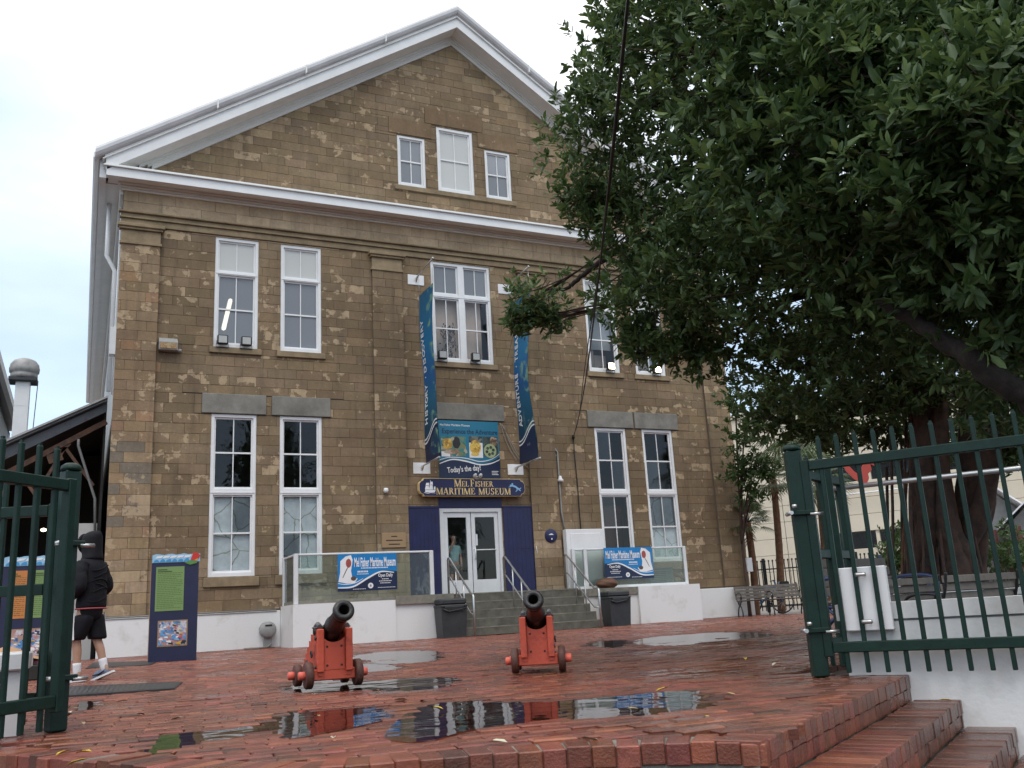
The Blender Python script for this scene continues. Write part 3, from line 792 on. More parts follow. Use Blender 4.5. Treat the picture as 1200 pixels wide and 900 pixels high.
def curve_pts(pts, n=8):
    o = []
    P = [Vector(p).to_2d() if len(p) == 2 else Vector(p) for p in pts]
    for i in range(len(P)-1):
        p0, p1, p2, p3 = P[max(i-1, 0)], P[i], P[i+1], P[min(i+2, len(P)-1)]
        for k in range(n):
            t = k/n; o.append(.5*((2*p1)+(p2-p0)*t+(2*p0-5*p1+4*p2-p3)*t*t+(3*p1-p0-3*p2+p3)*t**3))
    o.append(P[-1]); return o
def ribbon(mb, pts, w, y, mi=0):
    c = curve_pts(pts); vs = []
    for i, p in enumerate(c):
        d = (c[min(i+1, len(c)-1)]-c[max(i-1, 0)]).normalized(); n = Vector((-d.y, d.x)); ww = w*(.4+.6*math.sin(math.pi*min(1, max(0, i/(len(c)-1)*.9+.08))))
        vs += [(p.x+n.x*ww, y, p.y+n.y*ww), (p.x-n.x*ww, y, p.y-n.y*ww)]
    mb.add(vs, [(2*i, 2*i+1, 2*i+3, 2*i+2) for i in range(len(c)-1)], mi)
def under(mb, pts, zb, y, mi=0):
    c = curve_pts(pts); vs = []
    for p in c: vs += [(p.x, y, p.y), (p.x, y, zb)]
    mb.add(vs, [(2*i, 2*i+1, 2*i+3, 2*i+2) for i in range(len(c)-1)], mi)
def blob(mb, cx, cz, rx, rz, y, mi=0, n=18, th=.003, jit=0):
    mb.prism([(cx+rx*math.cos(2*math.pi*i/n)*(1+R.uniform(-jit, jit)), cz+rz*math.sin(2*math.pi*i/n)*(1+R.uniform(-jit, jit))) for i in range(n)], y, y-th, mi=mi)

# ---- name board over the door
t = thing('museum_sign', (0, -.12, 3.6), 'navy board with gold serif lettering, sailing ship and diver over the entrance door', 'sign')
def board_outline(x0, x1, z0, z1, k=.13):
    zc = (z0+z1)/2; n = .05
    return [(x0+k, z0), (x1-k, z0), (x1-k+.02, z0+n), (x1-.04, z0+n+.03), (x1, zc-.08), (x1, zc+.08), (x1-.04, z1-n-.03), (x1-k+.02, z1-n), (x1-k, z1), (x0+k, z1), (x0+k-.02, z1-n), (x0+.04, z1-n-.03), (x0, zc+.08), (x0, zc-.08), (x0+.04, z0+n+.03), (x0+k-.02, z0+n)]
m = MB(); m.prism(board_outline(-1.53, 1.56, 3.595, 4.075), -.23, -.09); m.build('backboard', 'gold', t)
m = MB(); m.prism(board_outline(-1.518, 1.548, 3.607, 4.063), -.238, -.15); m.build('face_panel', 'blue', t)
m = MB()
serif_text(m, [('M', .20), ('E', .155), ('L', .155), (' ', .08), ('F', .20), ('I', .155), ('S', .155), ('H', .155), ('E', .155), ('R', .155)], .03, 3.85, -.238)
serif_text(m, [(c, .185) for c in 'MARITIME']+[(' ', .22)]+[(c, .185) for c in 'MUSEUM'], .03, 3.635, -.238)
m.build('lettering', 'gold', t)
m = MB(); y = -.238
m.prism([(-1.37, 3.70), (-1.10, 3.70), (-1.07, 3.76), (-1.36, 3.76)], y, y-.006)
for (x, z, w, h) in ((-1.31, 3.77, .12, .10), (-1.20, 3.77, .11, .12), (-1.30, 3.88, .10, .07), (-1.19, 3.90, .09, .08), (-1.10, 3.77, .05, .08)):
    m.prism([(x-w/2, z), (x+w/2, z), (x+w*.42, z+h), (x-w*.30, z+h)], y, y-.006)
m.prism([(-1.215, 3.76), (-1.205, 3.76), (-1.205, 4.02), (-1.215, 4.02)], y, y-.005)
ribbon(m, [(-1.40, 3.69), (-1.3, 3.675), (-1.2, 3.69), (-1.08, 3.675)], .008, y-.002)
m.build('ship_emblem', 'paper', t)
m = MB(); ribbon(m, [(1.10, 3.90), (1.2, 3.88), (1.30, 3.84), (1.42, 3.74)], .026, y-.004); ribbon(m, [(1.27, 3.86), (1.32, 3.78), (1.27, 3.72)], .014, y-.003); ribbon(m, [(1.30, 3.84), (1.40, 3.80), (1.44, 3.84)], .013, y-.003); blob(m, 1.18, 3.93, .025, .03, y); ribbon(m, [(1.2, 3.9), (1.12, 3.86), (1.06, 3.85)], .012, y-.003)
m.build('diver_emblem', 'seablue', t)
t = thing('sign_lamp', (.13, -.3, 4.09), 'small white double spot lamp on top of the navy name board', 'lamp')
m = MB()
for dx in (-.06, .1): m.lathe([(.0, -.06), (.045, -.05), (.055, .0), (.03, .07), (0, .08)], 12, Matrix.Translation((.13+dx, -.26, 4.15)) @ Matrix.Rotation(rad(60), 4, 'X'))
m.tube([(.15, -.12, 4.1), (.15, -.2, 4.14)], .02, 6)
m.build('lamp_heads', 'alu', t)

photo_mat('photo_dive', [(.02, .06, .07), (.05, .22, .20), (.20, .22, .10), (.45, .40, .28)], 9, 1.0)
photo_mat('photo_gold', [(.30, .16, .03), (.62, .38, .06), (.75, .55, .12)], 14, 2.0)
photo_mat('photo_flesh', [(.10, .06, .04), (.34, .22, .13), (.5, .38, .3)], 12, 3.0)
photo_mat('photo_dark', [(.02, .03, .03), (.05, .07, .06), (.18, .18, .15)], 12, 4.0)
# ---- banner "Experience the Adventure"
t = thing('adventure_poster', (0, -.03, 4.15), 'teal poster with two photographs hung on the wall above the door', 'poster')
x0, x1, z0, z1 = -.87, .92, 4.115, 5.705
m = MB(); m.box((x0, -.055, z0), (x1, -.02, z1)); m.build('poster_panel', 'teal', t)
m = MB(); y = -.058
under(m, [(x0, 4.56), (-.55, 4.64), (-.1, 4.60), (.3, 4.52), (.65, 4.58), (x1, 4.72)], z0, y, 0); m.build('navy_wave', 'inkblue', t)
m = MB(); ribbon(m, [(x0, 4.60), (-.55, 4.68), (-.1, 4.66), (.3, 4.58), (.65, 4.64), (x1, 4.80)], .012, -.062); ribbon(m, [(x0, 4.50), (-.5, 4.62), (-.1, 4.58), (.3, 4.49), (.65, 4.53), (x1, 4.64)], .02, -.0605); m.build('white_wave', 'paper', t)
m = MB(); m.box((-.80, -.0585, 4.72), (-.08, -.055, 5.26), mi=0); m.box((-.80, -.0595, 4.70), (-.55, -.056, 4.84), mi=1)
blob(m, -.62, 5.05, .14, .15, -.059, 2, jit=.15); blob(m, -.35, 5.08, .11, .16, -.059, 3, jit=.15); blob(m, -.50, 4.84, .22, .07, -.0592, 4, jit=.2); blob(m, -.16, 4.84, .12, .09, -.0592, 5, jit=.2); m.box((-.42, -.061, 4.96), (-.37, -.058, 5.2), mi=1)
m.build('photo_print', ['photo_dive', 'paper', 'photo_gold', 'char', 'photo_flesh', 'photo_dive'], t)
m = MB(); m.box((.02, -.0585, 4.68), (.42, -.055, 5.28), mi=1); m.box((.44, -.0585, 4.72), (.88, -.0552, 5.28), mi=3); m.box((.02, -.0592, 5.10), (.42, -.056, 5.28), mi=3)
blob(m, .2, 4.97, .17, .20, -.060, 2, jit=.06); blob(m, .18, 4.78, .12, .05, -.0604, 2, jit=.1); blob(m, .76, 5.15, .12, .14, -.060, 5, jit=.1); blob(m, .64, 4.88, .19, .20, -.0603, 4)
for k in range(6):
    a = rad(60*k+15); blob(m, .64+.10*math.cos(a), 4.88+.10*math.sin(a), .045, .045, -.0612, 3, 10)
m.build('photo_print', ['photo_dive', 'paper', 'photo_gold', 'photo_dark', 'palegreen', 'photo_flesh'], t)
text('poster_heading', 'Experience the Adventure', facing((.06, -.058, 5.40)), .195, 'inkblue', t, .001, sx=.80, off=.002)
text('poster_title', 'Mel Fisher Maritime Museum', facing((-.82, -.058, 5.575)), .088, 'paper', t, .001, 'LEFT', sx=.85, off=.001)
text('poster_slogan', "Today's the day!", facing((-.16, -.066, 4.36), (1, 0, .09), (-.09, 0, 1)), .215, 'paper', t, .001, sx=.70, off=.003)
m = MB()
for k in range(3): m.box((.66, -.0605, 4.30-.045*k), (.86-.03*(k % 2), -.058, 4.316-.045*k))
m.build('small_print', 'paper', t)

# ---- two vertical banners with brackets
def gradient_mat():
    m = bpy.data.materials.new('banner_print'); m.use_nodes = True; t = m.node_tree; b = t.nodes['Principled BSDF']; l = t.links.new
    geo = N(t, 'ShaderNodeNewGeometry'); sp = N(t, 'ShaderNodeSeparateXYZ'); l(geo.outputs['Position'], sp.inputs[0])
    cr = N(t, 'ShaderNodeValToRGB'); mr = N(t, 'ShaderNodeMapRange'); mr.inputs[1].default_value = 4.4; mr.inputs[2].default_value = 9.2; l(sp.outputs[2], mr.inputs[0])
    e = cr.color_ramp.elements; e[0].color = (.008, .04, .10, 1); e[1].color = (.010, .12, .24, 1); e[1].position = .93
    for p, c in ((.20, (.006, .05, .10)), (.36, (.010, .11, .20)), (.5, (.012, .10, .28)), (.68, (.012, .17, .36))):
        x = e.new(p); x.color = (*c, 1)
    n = N(t, 'ShaderNodeTexNoise'); n.inputs['Scale'].default_value = 2.4; n.inputs['Detail'].default_value = 5; n.inputs['Distortion'].default_value = 1.2
    l(geo.outputs['Position'], n.inputs['Vector']); r = N(t, 'ShaderNodeMapRange'); r.inputs[1].default_value = .52; r.inputs[2].default_value = .68; l(n.outputs[0], r.inputs[0])
    y = N(t, 'ShaderNodeMapRange'); y.inputs[1].default_value = -.7; y.inputs[2].default_value = -.95; l(sp.outputs[1], y.inputs[0])
    ml = N(t, 'ShaderNodeMath', operation='MULTIPLY'); l(r.outputs[0], ml.inputs[0]); l(y.outputs[0], ml.inputs[1])
    mx = N(t, 'ShaderNodeMix', data_type='RGBA'); mx.inputs[7].default_value = (.22, .40, .26, 1); l(ml.outputs[0], mx.inputs[0]); l(mr.outputs[0], cr.inputs[0]); l(cr.outputs[0], mx.inputs[6])
    l(mx.outputs[2], b.inputs['Base Color']); b.inputs['Roughness'].default_value = .55
    return m
MT['bannerprint'] = gradient_mat()
def banner(X, ya, yb, words, label, lean, twist=0.0):
    t = thing('vertical_banner', (X, ya, 4.46), label, 'banner', 'vertical banners on the facade')
    zt, zb = 9.15, 4.46; n = 26
    def P(u, v):
        s = 1-v                                          # v 0 at the foot
        wv = .05*math.sin(6.5*v+X)*math.sin(math.pi*v)+.05*math.sin(math.pi*v)*u
        yy = ya+(yb-ya)*(u*(1-.34*math.sin(math.pi*v)**1.2))
        return Vector((X+wv+lean*s*s, yy, zb+(zt-zb)*v))
    def strip(name, u0, u1, v0, v1, m, dx, nu=6):
        mb = MB(); nv = max(2, int(n*(v1-v0))); vs = []
        for sx in (0, 1):
            for j in range(nv+1):
                for i in range(nu+1):
                    p = P(u0+(u1-u0)*i/nu, v0+(v1-v0)*j/nv); vs.append((p.x-dx if sx == 0 else p.x+dx, p.y, p.z))
        K = (nu+1)*(nv+1); fs = []
        for sx in (0, 1):
            for j in range(nv):
                for i in range(nu):
                    a = sx*K+j*(nu+1)+i; fs.append((a, a+1, a+nu+2, a+nu+1))
        mb.add(vs, fs, 0, True); return mb.build(name, m, t)
    strip('cloth', 0, 1, 0, 1, 'bannerprint', .004)
    mb = MB(); rows = 10
    nv = 14
    for dx in (-.007, .007):                             # navy foot with a white wave above it
        vs = []
        for i in range(nv+1):
            u = i/nv; vt = .150+.045*math.sin(u*3.6-1.8)
            a, b_ = P(u, 0), P(u, vt); vs += [(a.x+dx, a.y, a.z), (b_.x+dx, b_.y, b_.z)]
        mb.add(vs, [(2*i, 2*i+1, 2*i+3, 2*i+2) for i in range(nv)])
    mb.build('banner_foot', 'inkblue', t)
    mb = MB()
    for dx in (-.010, .010):
        for off in (.0, .022):
            vs = []
            for i in range(nv+1):
                u = i/nv; vt = .150+.045*math.sin(u*3.6-1.8)+off
                a, b_ = P(u, vt), P(u, vt+.009); vs += [(a.x+dx, a.y, a.z), (b_.x+dx, b_.y, b_.z)]
            mb.add(vs, [(2*i, 2*i+1, 2*i+3, 2*i+2) for i in range(nv)])
    mb.build('banner_wave', 'paper', t)
    mb = MB(); c = P(.55, .09)
    for dy in (-.05, .05): mb.box((c.x-.012, c.y+dy-.03, c.z-.06), (c.x-.009, c.y+dy+.03, c.z+.06))
    mb.build('banner_crest', flat('greyblue', (.12, .15, .2)), t)
    # letters stand along the wall-side edge, reading upwards (seen from the left: outward is to the right)
    v = .235
    for ch in words:
        if ch != ' ':
            p = P(.20, v); q = P(.20, v+.02); up = (q-p).normalized()
            M_ = facing((p.x-.012, p.y, p.z), up, (0, 1, 0))
            text('letter', ch, M_, .27, 'paper', t, .002, sx=.95, off=.006)
        v += .018 if ch == 'I' else (.024 if ch in ' ·' else .0365)
    # poles and plates
    for z in (zt, zb):
        ang = .55 if z > 8 else .06
        mb = MB(); mb.box((X-.24, -.045, z-.16+(.58 if z > 8 else -.08)), (X+.24, -.022, z+.14+(.58 if z > 8 else -.08)), ch=.008); mb.build('bracket_plate', 'white', t)
        mb = MB(); z1 = z+(.62 if z > 8 else -.04)
        if z > 8:
            mb.tube([(X, -.04, z1), (X, yb-.02, z+.68)], .022, 8); mb.lathe([(0, -.03), (.03, -.02), (.03, .02), (0, .03)], 10, Matrix.Translation((X, yb-.04, z+.69)))
            mb.tube([(X, ya, z+.0), (X, ya, z+.63)], .006, 5); mb.tube([(X, yb, z), (X, yb, z+.68)], .006, 5); mb.tube([(X, ya, z), (X, yb, z)], .012, 6)
            mb.prism([(-.04, z1-.12), (-.04, z1), (-.22, z1+.02)], X-.02, X+.02, 'x')
        else:
            mb.tube([(X, -.04, z1), (X, yb-.03, z-.02)], .022, 8); mb.prism([(-.04, z1-.12), (-.04, z1), (-.22, z1)], X-.02, X+.02, 'x')
        mb.build('banner_pole', 'steel', t)
    mb = MB(); mb.tube([(X+.0, yb, zt+.6), (X+.35*(1 if X < 0 else -.2), -.05, 7.55)], .004, 4); mb.tube([(X, yb, zb), (X+.5, -.05, zb+.95)], .004, 4)
    mb.build('guy_wire', 'cable', t)
    return t
banner(-1.37, -.28, -1.40, 'HISTORY · DISCOVERY', 'left narrow teal banner reading HISTORY on a pole beside the poster', .05)
banner(1.40, -.42, -1.58, 'ADVENTURE · TREASURE', 'right narrow blue banner reading ADVENTURE with its top behind the leaves', -.04)

# ---- plaques, lamps, boxes, cables
t = thing('brass_plaque', (-2.2, -.14, 2.3), 'brown stone plaque with dark lettering beside the left blue shutter', 'plaque')
m = MB(); m.box((-2.55, -.155, 2.28), (-1.9, -.118, 2.66), ch=.008); m.build('plaque_slab', flat('brownstone', (.34, .22, .12), .8), t)
m = MB()
for k, w in enumerate((.16, .44, .30)): m.box((-2.22-w/2, -.158, 2.555-.1*k), (-2.22+w/2, -.1545, 2.58-.1*k))
m.build('plaque_lettering', 'char', t)
t = thing('round_plaque', (2.32, -.13, 2.5), 'round navy plaque with a small white emblem right of the door', 'plaque')
m = MB(); Mx = Matrix.Translation((2.33, -.125, 2.51)) @ Matrix.Rotation(rad(90), 4, 'X'); m.lathe([(0, .022), (.18, .022), (.19, .015), (.19, -.01), (0, -.01)], 28, Mx); m.build('disc', 'blue', t)
m = MB(); m.prism([(2.25, 2.53), (2.41, 2.53), (2.38, 2.555), (2.34, 2.575), (2.28, 2.55)], -.149, -.146); m.box((2.325, -.15, 2.40), (2.36, -.146, 2.44)); m.build('emblem', 'paper', t)
t = thing('wall_lamp', (-7.85, -.03, 7.2), 'square grey wall lamp with rust stained yellow lens on the upper left wall', 'lamp')
m = MB(); m.prism([(-.03, 7.17), (-.24, 7.17), (-.26, 7.36), (-.03, 7.52)], -8.07, -7.64, 'x'); m.build('lamp_housing', 'grey', t)
m = MB(); m.box((-8.05, -.262, 7.19), (-7.66, -.235, 7.35), ch=.01); m.build('lens', mat('rusty_lens', (.36, .27, .13), .4, .4, 12, col2=(.25, .10, .03), thr=(.45, .6)), t)
m = MB(); m.tube([(-7.64, -.08, 7.2), (-7.54, -.1, 7.2)], .04, 8); m.build('lamp_sensor', 'grey', t)
t = thing('security_camera', (-2.4, -.13, 3.77), 'small white dome camera on the pilaster left of the sign', 'camera')
m = MB(); m.lathe([(0, -.07), (.05, -.055), (.07, 0), (.055, .06), (0, .07)], 14, Matrix.Translation((-2.42, -.18, 3.75))); m.tube([(-2.42, -.12, 3.75), (-2.42, -.17, 3.77)], .03, 8); m.build('camera_body', 'white', t)
def flood(x, z, lit, label, w=.26, y=-.16):
    t = thing('flood_lamp', (x, y, z), label, 'lamp', 'flood lamps on the upper window sills')
    m = MB(); m.box((x-w/2, y-.05, z+.06), (x+w/2, y+.08, z+.30), ch=.02); m.tube([(x-w/2, y+.03, z+.16), (x-w/2-.02, y+.05, z), (x+w/2+.02, y+.05, z), (x+w/2, y+.03, z+.16)], .012, 5); m.build('lamp_body', 'black', t)
    m = MB(); m.box((x-w/2+.03, y-.056, z+.09), (x+w/2-.03, y-.045, z+.27))
    m.build('lamp_lens', flat('lit_lens', (1, .86, .62), .4, 6.0) if lit else flat('grey_lens', (.42, .42, .40), .25), t)
    if lit:
        m = MB(); m.lathe([(0, -.05), (.07, -.04), (.10, 0), (.07, .04), (0, .05)], 12, Matrix.Translation((x, y-.06, z+.18)) @ Matrix.Rotation(rad(90), 4, 'X')); m.build('bulb', 'lit_lens', t)
zs = 7.36
flood(-6.58, zs, False, 'left of the two black flood lamps on the sill of the leftmost upper window')
flood(-6.00, zs, False, 'right of the two black flood lamps on the sill of the leftmost upper window')
flood(-.70, zs, False, 'black flood lamp on the central window sill half hidden by the banner')
flood(.30, zs, False, 'black flood lamp alone on the right half of the central window sill')
flood(4.72, zs, True, 'lit warm flood lamp in the upper window behind the hanging cable')
flood(6.38, zs, True, 'lit warm flood lamp in the rightmost upper window under the leaves')
t = thing('fluorescent_tube', (-6.3, 1.6, 9.3), 'lit fluorescent tube fitting seen slanting through the leftmost upper window', 'lamp')
a = at_y(262, 385, .8); b_ = at_y(270, 352, 2.4); m = MB(); m.tube([a, b_], .06, 6); m.build('tube', flat('tube_glow', (1, .93, .70), .5, 2.2), t)
t = thing('wall_conduit', (2.9, -.04, 3.0), 'grey conduit pipe with a white box running down right of the door', 'pipe')
p0, p1, p2, p3 = at_y(653, 530, -.06), at_y(655, 560, -.06), at_y(658, 600, -.06), at_y(662, 622, -.06)
m = MB(); m.tube([at_y(645, 518, -.05), p0, p1, p2, p3], .026, 7); m.build('pipe', 'grey', t)
m = MB(); c = at_y(656.5, 562, -.08); m.lathe([(0, -.07), (.09, -.06), (.09, 0), (.05, .03), (.04, .10), (0, .11)], 12, Matrix.Translation(c)); m.build('junction_box', 'white', t)
t = thing('looped_wires', (1.8, -.05, 4.3), 'loose pale wires looping between the right banner bracket and the conduit', 'cable')
m = MB()
for pts in ([(588, 497), (600, 520), (612, 536), (640, 538), (652, 533)], [(590, 500), (603, 530), (622, 550), (640, 549), (650, 538)], [(586, 496), (595, 522), (606, 540)], [(634, 533), (645, 536), (652, 534)]):
    c = curve_pts([tuple(at_y(x, y, -.07)) for x, y in pts], 6); m.tube(c, .010, 5)
m.build('wires', flat('palewire', (.3, .28, .24)), t)
t = thing('overhead_cable', (3.9, -.06, 5.3), 'thick black cable hanging across the facade from the top of the photo', 'cable')
pa = at_y(672, 512, -.08); pb = at_d(742, -60, 6.0); pc = at_d(700, 330, 13.5)
m = MB(); pts = []
for k in range(25):
    u = k/24; p = pa.lerp(pb, u); p.z -= .9*math.sin(math.pi*u)*.55; pts.append(p)
m.tube(pts, .012, 6); pts2 = [p+Vector((.03*math.sin(9*i/24), .02, .05*math.sin(math.pi*i/24))) for i, p in enumerate(pts)]; m.tube(pts2, .008, 5)
m.build('cable_strand', 'cable', t)
m = MB(); dn = [at_y(x, y, -.05) for x, y in ((672, 512), (674, 540), (677, 570), (679, 600), (681, 622))]; m.tube(dn, .016, 6); m.lathe([(0, -.06), (.04, -.05), (.04, .05), (0, .06)], 8, Matrix.Translation(pa)); m.build('cable_drop', 'cable', t)

# ================================================================== TERRACE, STEPS, RAILS
ter = thing('entrance_terrace', (0, 0, 0), 'raised entrance terrace with white walls and a grey concrete slab edge', 'terrace')
YL, YR, XR = -1.6, -1.0, 2.68
def wall_outline(pts, z0, z1, name, m, ch=0):
    mb = MB(); mb.prism(pts, z0, z1, 'z'); return mb.build(name, m, ter)
wall_outline([(-5.1, YL), (-2.68, YL), (-2.68, -.15), (-5.1, -.15)], 0, .945, 'terrace_wall', 'whitewall')
wall_outline([(-2.679, YL+.04), (-1.21, YL+.04), (-1.21, -.15), (-2.679, -.15)], 0, .83, 'terrace_wall', 'whitewall')
wall_outline([(-2.675, YL-.03), (-1.21, YL-.03), (-1.21, -.86), (-2.675, -.86)], .832, 1.03, 'slab_edge', 'concrete')
wall_outline([(-5.0, -1.5), (-2.68, -1.5), (-2.68, -.15), (-5.0, -.15)], .946, 1.0, 'terrace_floor', 'concrete')
wall_outline([(-2.67, -.855), (XR, -.855), (XR, -.10), (-2.67, -.10)], .4, 1.035, 'landing', 'stepstone')
wall_outline([(XR+.005, YR+.03), (4.45, YR+.03), (4.45, -.15), (XR+.005, -.15)], 0, .80, 'terrace_wall', 'whitewall')
wall_outline([(XR+.003, YR-.02), (4.45, YR-.02), (4.45, -.15), (XR+.003, -.15)], .803, 1.0, 'slab_edge', 'concrete')
wall_outline([(4.452, YR-.06), (6.5, YR-.06), (6.5, -.15), (4.452, -.15)], 0, 1.0, 'terrace_wall', 'whitewall')
stp = thing('entrance_steps', (0, -1.5, 0), 'five damp grey concrete steps up to the entrance door', 'steps')
for k in range(5):
    z1 = 1.03-.206*k; yk = -.85-.30*k
    if k == 0: continue
    m = MB(); m.box((-1.20, yk, 0), (XR, yk+.30-.003, z1), ch=.012)
    m.build('step', 'stepstone', stp)
    m = MB(); m.box((-1.19, yk-.004, z1-.022), (XR-.01, yk+.05, z1+.003)); m.build('nosing', 'concrete', stp)
m = MB(); m.box((-1.19, -.862, 1.008), (XR-.01, -.81, 1.039)); m.build('nosing', 'concrete', stp)

def handrail(X, label, y_top=-.62, y_bot=-2.25, side=1):
    t = thing('handrail', (X, y_bot, 0), label, 'handrail', 'steel handrails on the steps')
    g = lambda y: max(0, 1.03-.206*max(0, (-.55-y)/.30))
    yf = -2.12; h = .90
    top = [(X, y_top, 1.035), (X, y_top, 1.86), (X, y_top-.04, 1.925), (X, y_top-.12, 1.93), (X, yf+.02, 1.93-(abs(yf+.02-y_top)-.12)*.66), (X, y_bot+.02, .955), (X, y_bot, .95)]
    zfoot = .92
    m = MB(); m.tube([(X, y_top, 1.035), (X, y_top, 1.90), (X, y_top-.05, 1.94), (X, y_top-.12, 1.93), (X, yf, .99), (X, y_bot+.03, .965), (X, y_bot, .94), (X, y_bot, 0.0)], .026, 8); m.build('top_rail', 'steel', t)
    m = MB(); m.tube([(X, y_top, 1.46), (X, y_top-.12, 1.45), (X, yf+.06, .52), (X, y_bot, .50)], .02, 8); m.build('mid_rail', 'steel', t)
    for f in (.30, .66):
        y = y_top-.12+(yf-y_top+.12)*f; z = 1.93+(.99-1.93)*f
        gz = 1.03-.206*math.ceil(max(0, (-.85-y))/.30) if y < -.85 else 1.03
        m = MB(); m.tube([(X, y, max(0, gz)), (X, y, z)], .018, 8); m.build('baluster', 'steel', t)
handrail(-.95, 'leftmost steel handrail on the entrance steps beside the left bin')
handrail(.62, 'middle steel handrail rising behind the right cannon')
handrail(2.45, 'rightmost steel handrail on the entrance steps beside the right bin', y_bot=-2.35)
# wall rail behind
def glass_rail(posts, z0, z1, label, extra=None, panels=()):
    t = thing('glass_balustrade', (posts[0][0], posts[0][1], z0), label, 'balustrade', 'glass balustrades on the terrace')
    for (x, y) in posts:
        m = MB(); m.box((x-.05, y-.05, z0), (x+.05, y+.05, z1), ch=.01); m.build('post', 'alu', t)
    for (a, b) in panels:
        A, B = Vector((*a, 0)), Vector((*b, 0)); d = (B-A); ln = d.length; ang = math.atan2(d.y, d.x)
        Mx = Matrix.Translation((a[0], a[1], 0)) @ Matrix.Rotation(ang, 4, 'Z')
        m = MB(); m.box((.05, -.035, z1-.05), (ln-.05, .035, z1-.002), M=Mx, ch=.012); m.build('top_rail', 'alu', t)
        m = MB(); m.box((.052, -.025, z0+.0), (ln-.052, .025, z0+.075), M=Mx); m.build('bottom_rail', 'concrete' if a[0] < 2 else 'alu', t)
        m = MB(); m.box((.052, -.006, z0+.076), (ln-.052, .006, z1-.052), M=Mx); m.build('glass_panel', 'rail_glass', t)
    return t
zl0, zl1 = .948, 2.09
glass_rail([(-5.02, -.22), (-5.02, -1.5), (-1.72, -1.5)], zl0, zl1, 'left glass balustrade with white rail in front of the brown wall', panels=(((-5.02, -.22), (-5.02, -1.5)), ((-5.02, -1.5), (-1.72, -1.5))))
glass_rail([(2.75, -.55), (3.12, -.55), (6.42, -.55)], 1.002, 2.10, 'right glass balustrade with steel rail under the right windows', panels=(((2.75, -.55), (3.12, -.55)), ((3.12, -.55), (6.42, -.55)),))

def museum_sign(xa, xb, za, zb, y, flip, label):
    t = thing('blue_sign', (xa, y, za), label, 'sign', 'blue signs on the glass balustrades')
    W, H = xb-xa, zb-za
    X = (lambda u: xb-u*W) if flip else (lambda u: xa+u*W)
    Z = lambda v: za+v*H
    m = MB(); m.box((xa, y-.006, za), (xb, y+.006, zb)); m.build('sign_panel', 'cyanblue', t)
    m = MB(); under(m, [(X(0), Z(.10)), (X(.25), Z(.13)), (X(.5), Z(.34)), (X(.72), Z(.52)), (X(1), Z(.50))], za+.003, y-.008); m.build('navy_wave', 'inkblue', t)
    m = MB(); ribbon(m, [(X(0), Z(.10)), (X(.25), Z(.12)), (X(.5), Z(.34)), (X(.72), Z(.50)), (X(.95), Z(.47))], .020, y-.0095); ribbon(m, [(X(0), Z(.22)), (X(.12), Z(.19)), (X(.28), Z(.22)), (X(.42), Z(.33))], .010, y-.0095); m.build('white_wave', 'paper', t)
    m = MB()
    m.prism([(X(a), Z(b)) for a, b in ((.01, .26), (.04, .5), (.045, .82), (.13, .94), (.22, .98), (.25, .84), (.22, .55), (.24, .35), (.33, .34), (.28, .22), (.15, .21))], y-.007, y-.0105); m.build('white_figure', 'paper', t)
    m = MB(); blob(m, X(.18), Z(.76), W*.045, H*.12, y-.0106, 0); ribbon(m, [(X(.17), Z(.66)), (X(.12), Z(.50)), (X(.08), Z(.36))], .010, y-.013, 1); blob(m, X(.26), Z(.34), W*.045, H*.06, y-.0106, 1); m.build('figure_detail', [flat('rosered', (.35, .07, .06)), flat('brownink', (.10, .06, .05))], t)
    cx = (X(.27)+X(.985))/2
    if flip: cx = (X(.985)+X(.25))/2
    text('sign_title', 'Mel Fisher Maritime Museum', facing((cx, y-.0075, Z(.765))), .30, 'paper', t, .001, sx=.30*W/1.5, off=.006)
    text('sign_hours', 'Open Daily', facing((X(.80), y-.0095, Z(.40))), .11, 'paper', t, .001, sx=.7, off=.002)
    m = MB()
    for (u, v, w_, h_) in ((.62, .615, .46, .03), (.42, .52, .18, .045), (.42, .455, .20, .02), (.80, .30, .12, .022), (.80, .245, .22, .022), (.80, .19, .18, .02), (.82, .07, .30, .014), (.36, .05, .22, .014)):
        n = max(3, int(w_*40))
        for k in range(n):
            a = u-w_/2+w_*k/n; lo, hi = sorted((X(a), X(a+w_/n*.72))); m.box((lo, y-.0098, Z(v-h_/2)), (hi, y-.0075, Z(v+h_/2)))
    m.build('small_print', 'paper', t)
    m = MB(); blob(m, X(.545), Z(.13), .065, .065, y-.0105, 0, 24); m.build('round_seal', 'paper', t)
    m = MB(); blob(m, X(.545), Z(.13), .024, .03, y-.0136, 0, 12); m.build('seal_mark', 'grey', t)
museum_sign(-4.06, -2.62, 1.19, 2.04, -1.56, False, 'blue sign on the left glass balustrade with white figure at its left')
museum_sign(3.70, 5.28, 1.23, 2.10, -.615, True, 'blue sign on the right glass balustrade with white figure at its right')

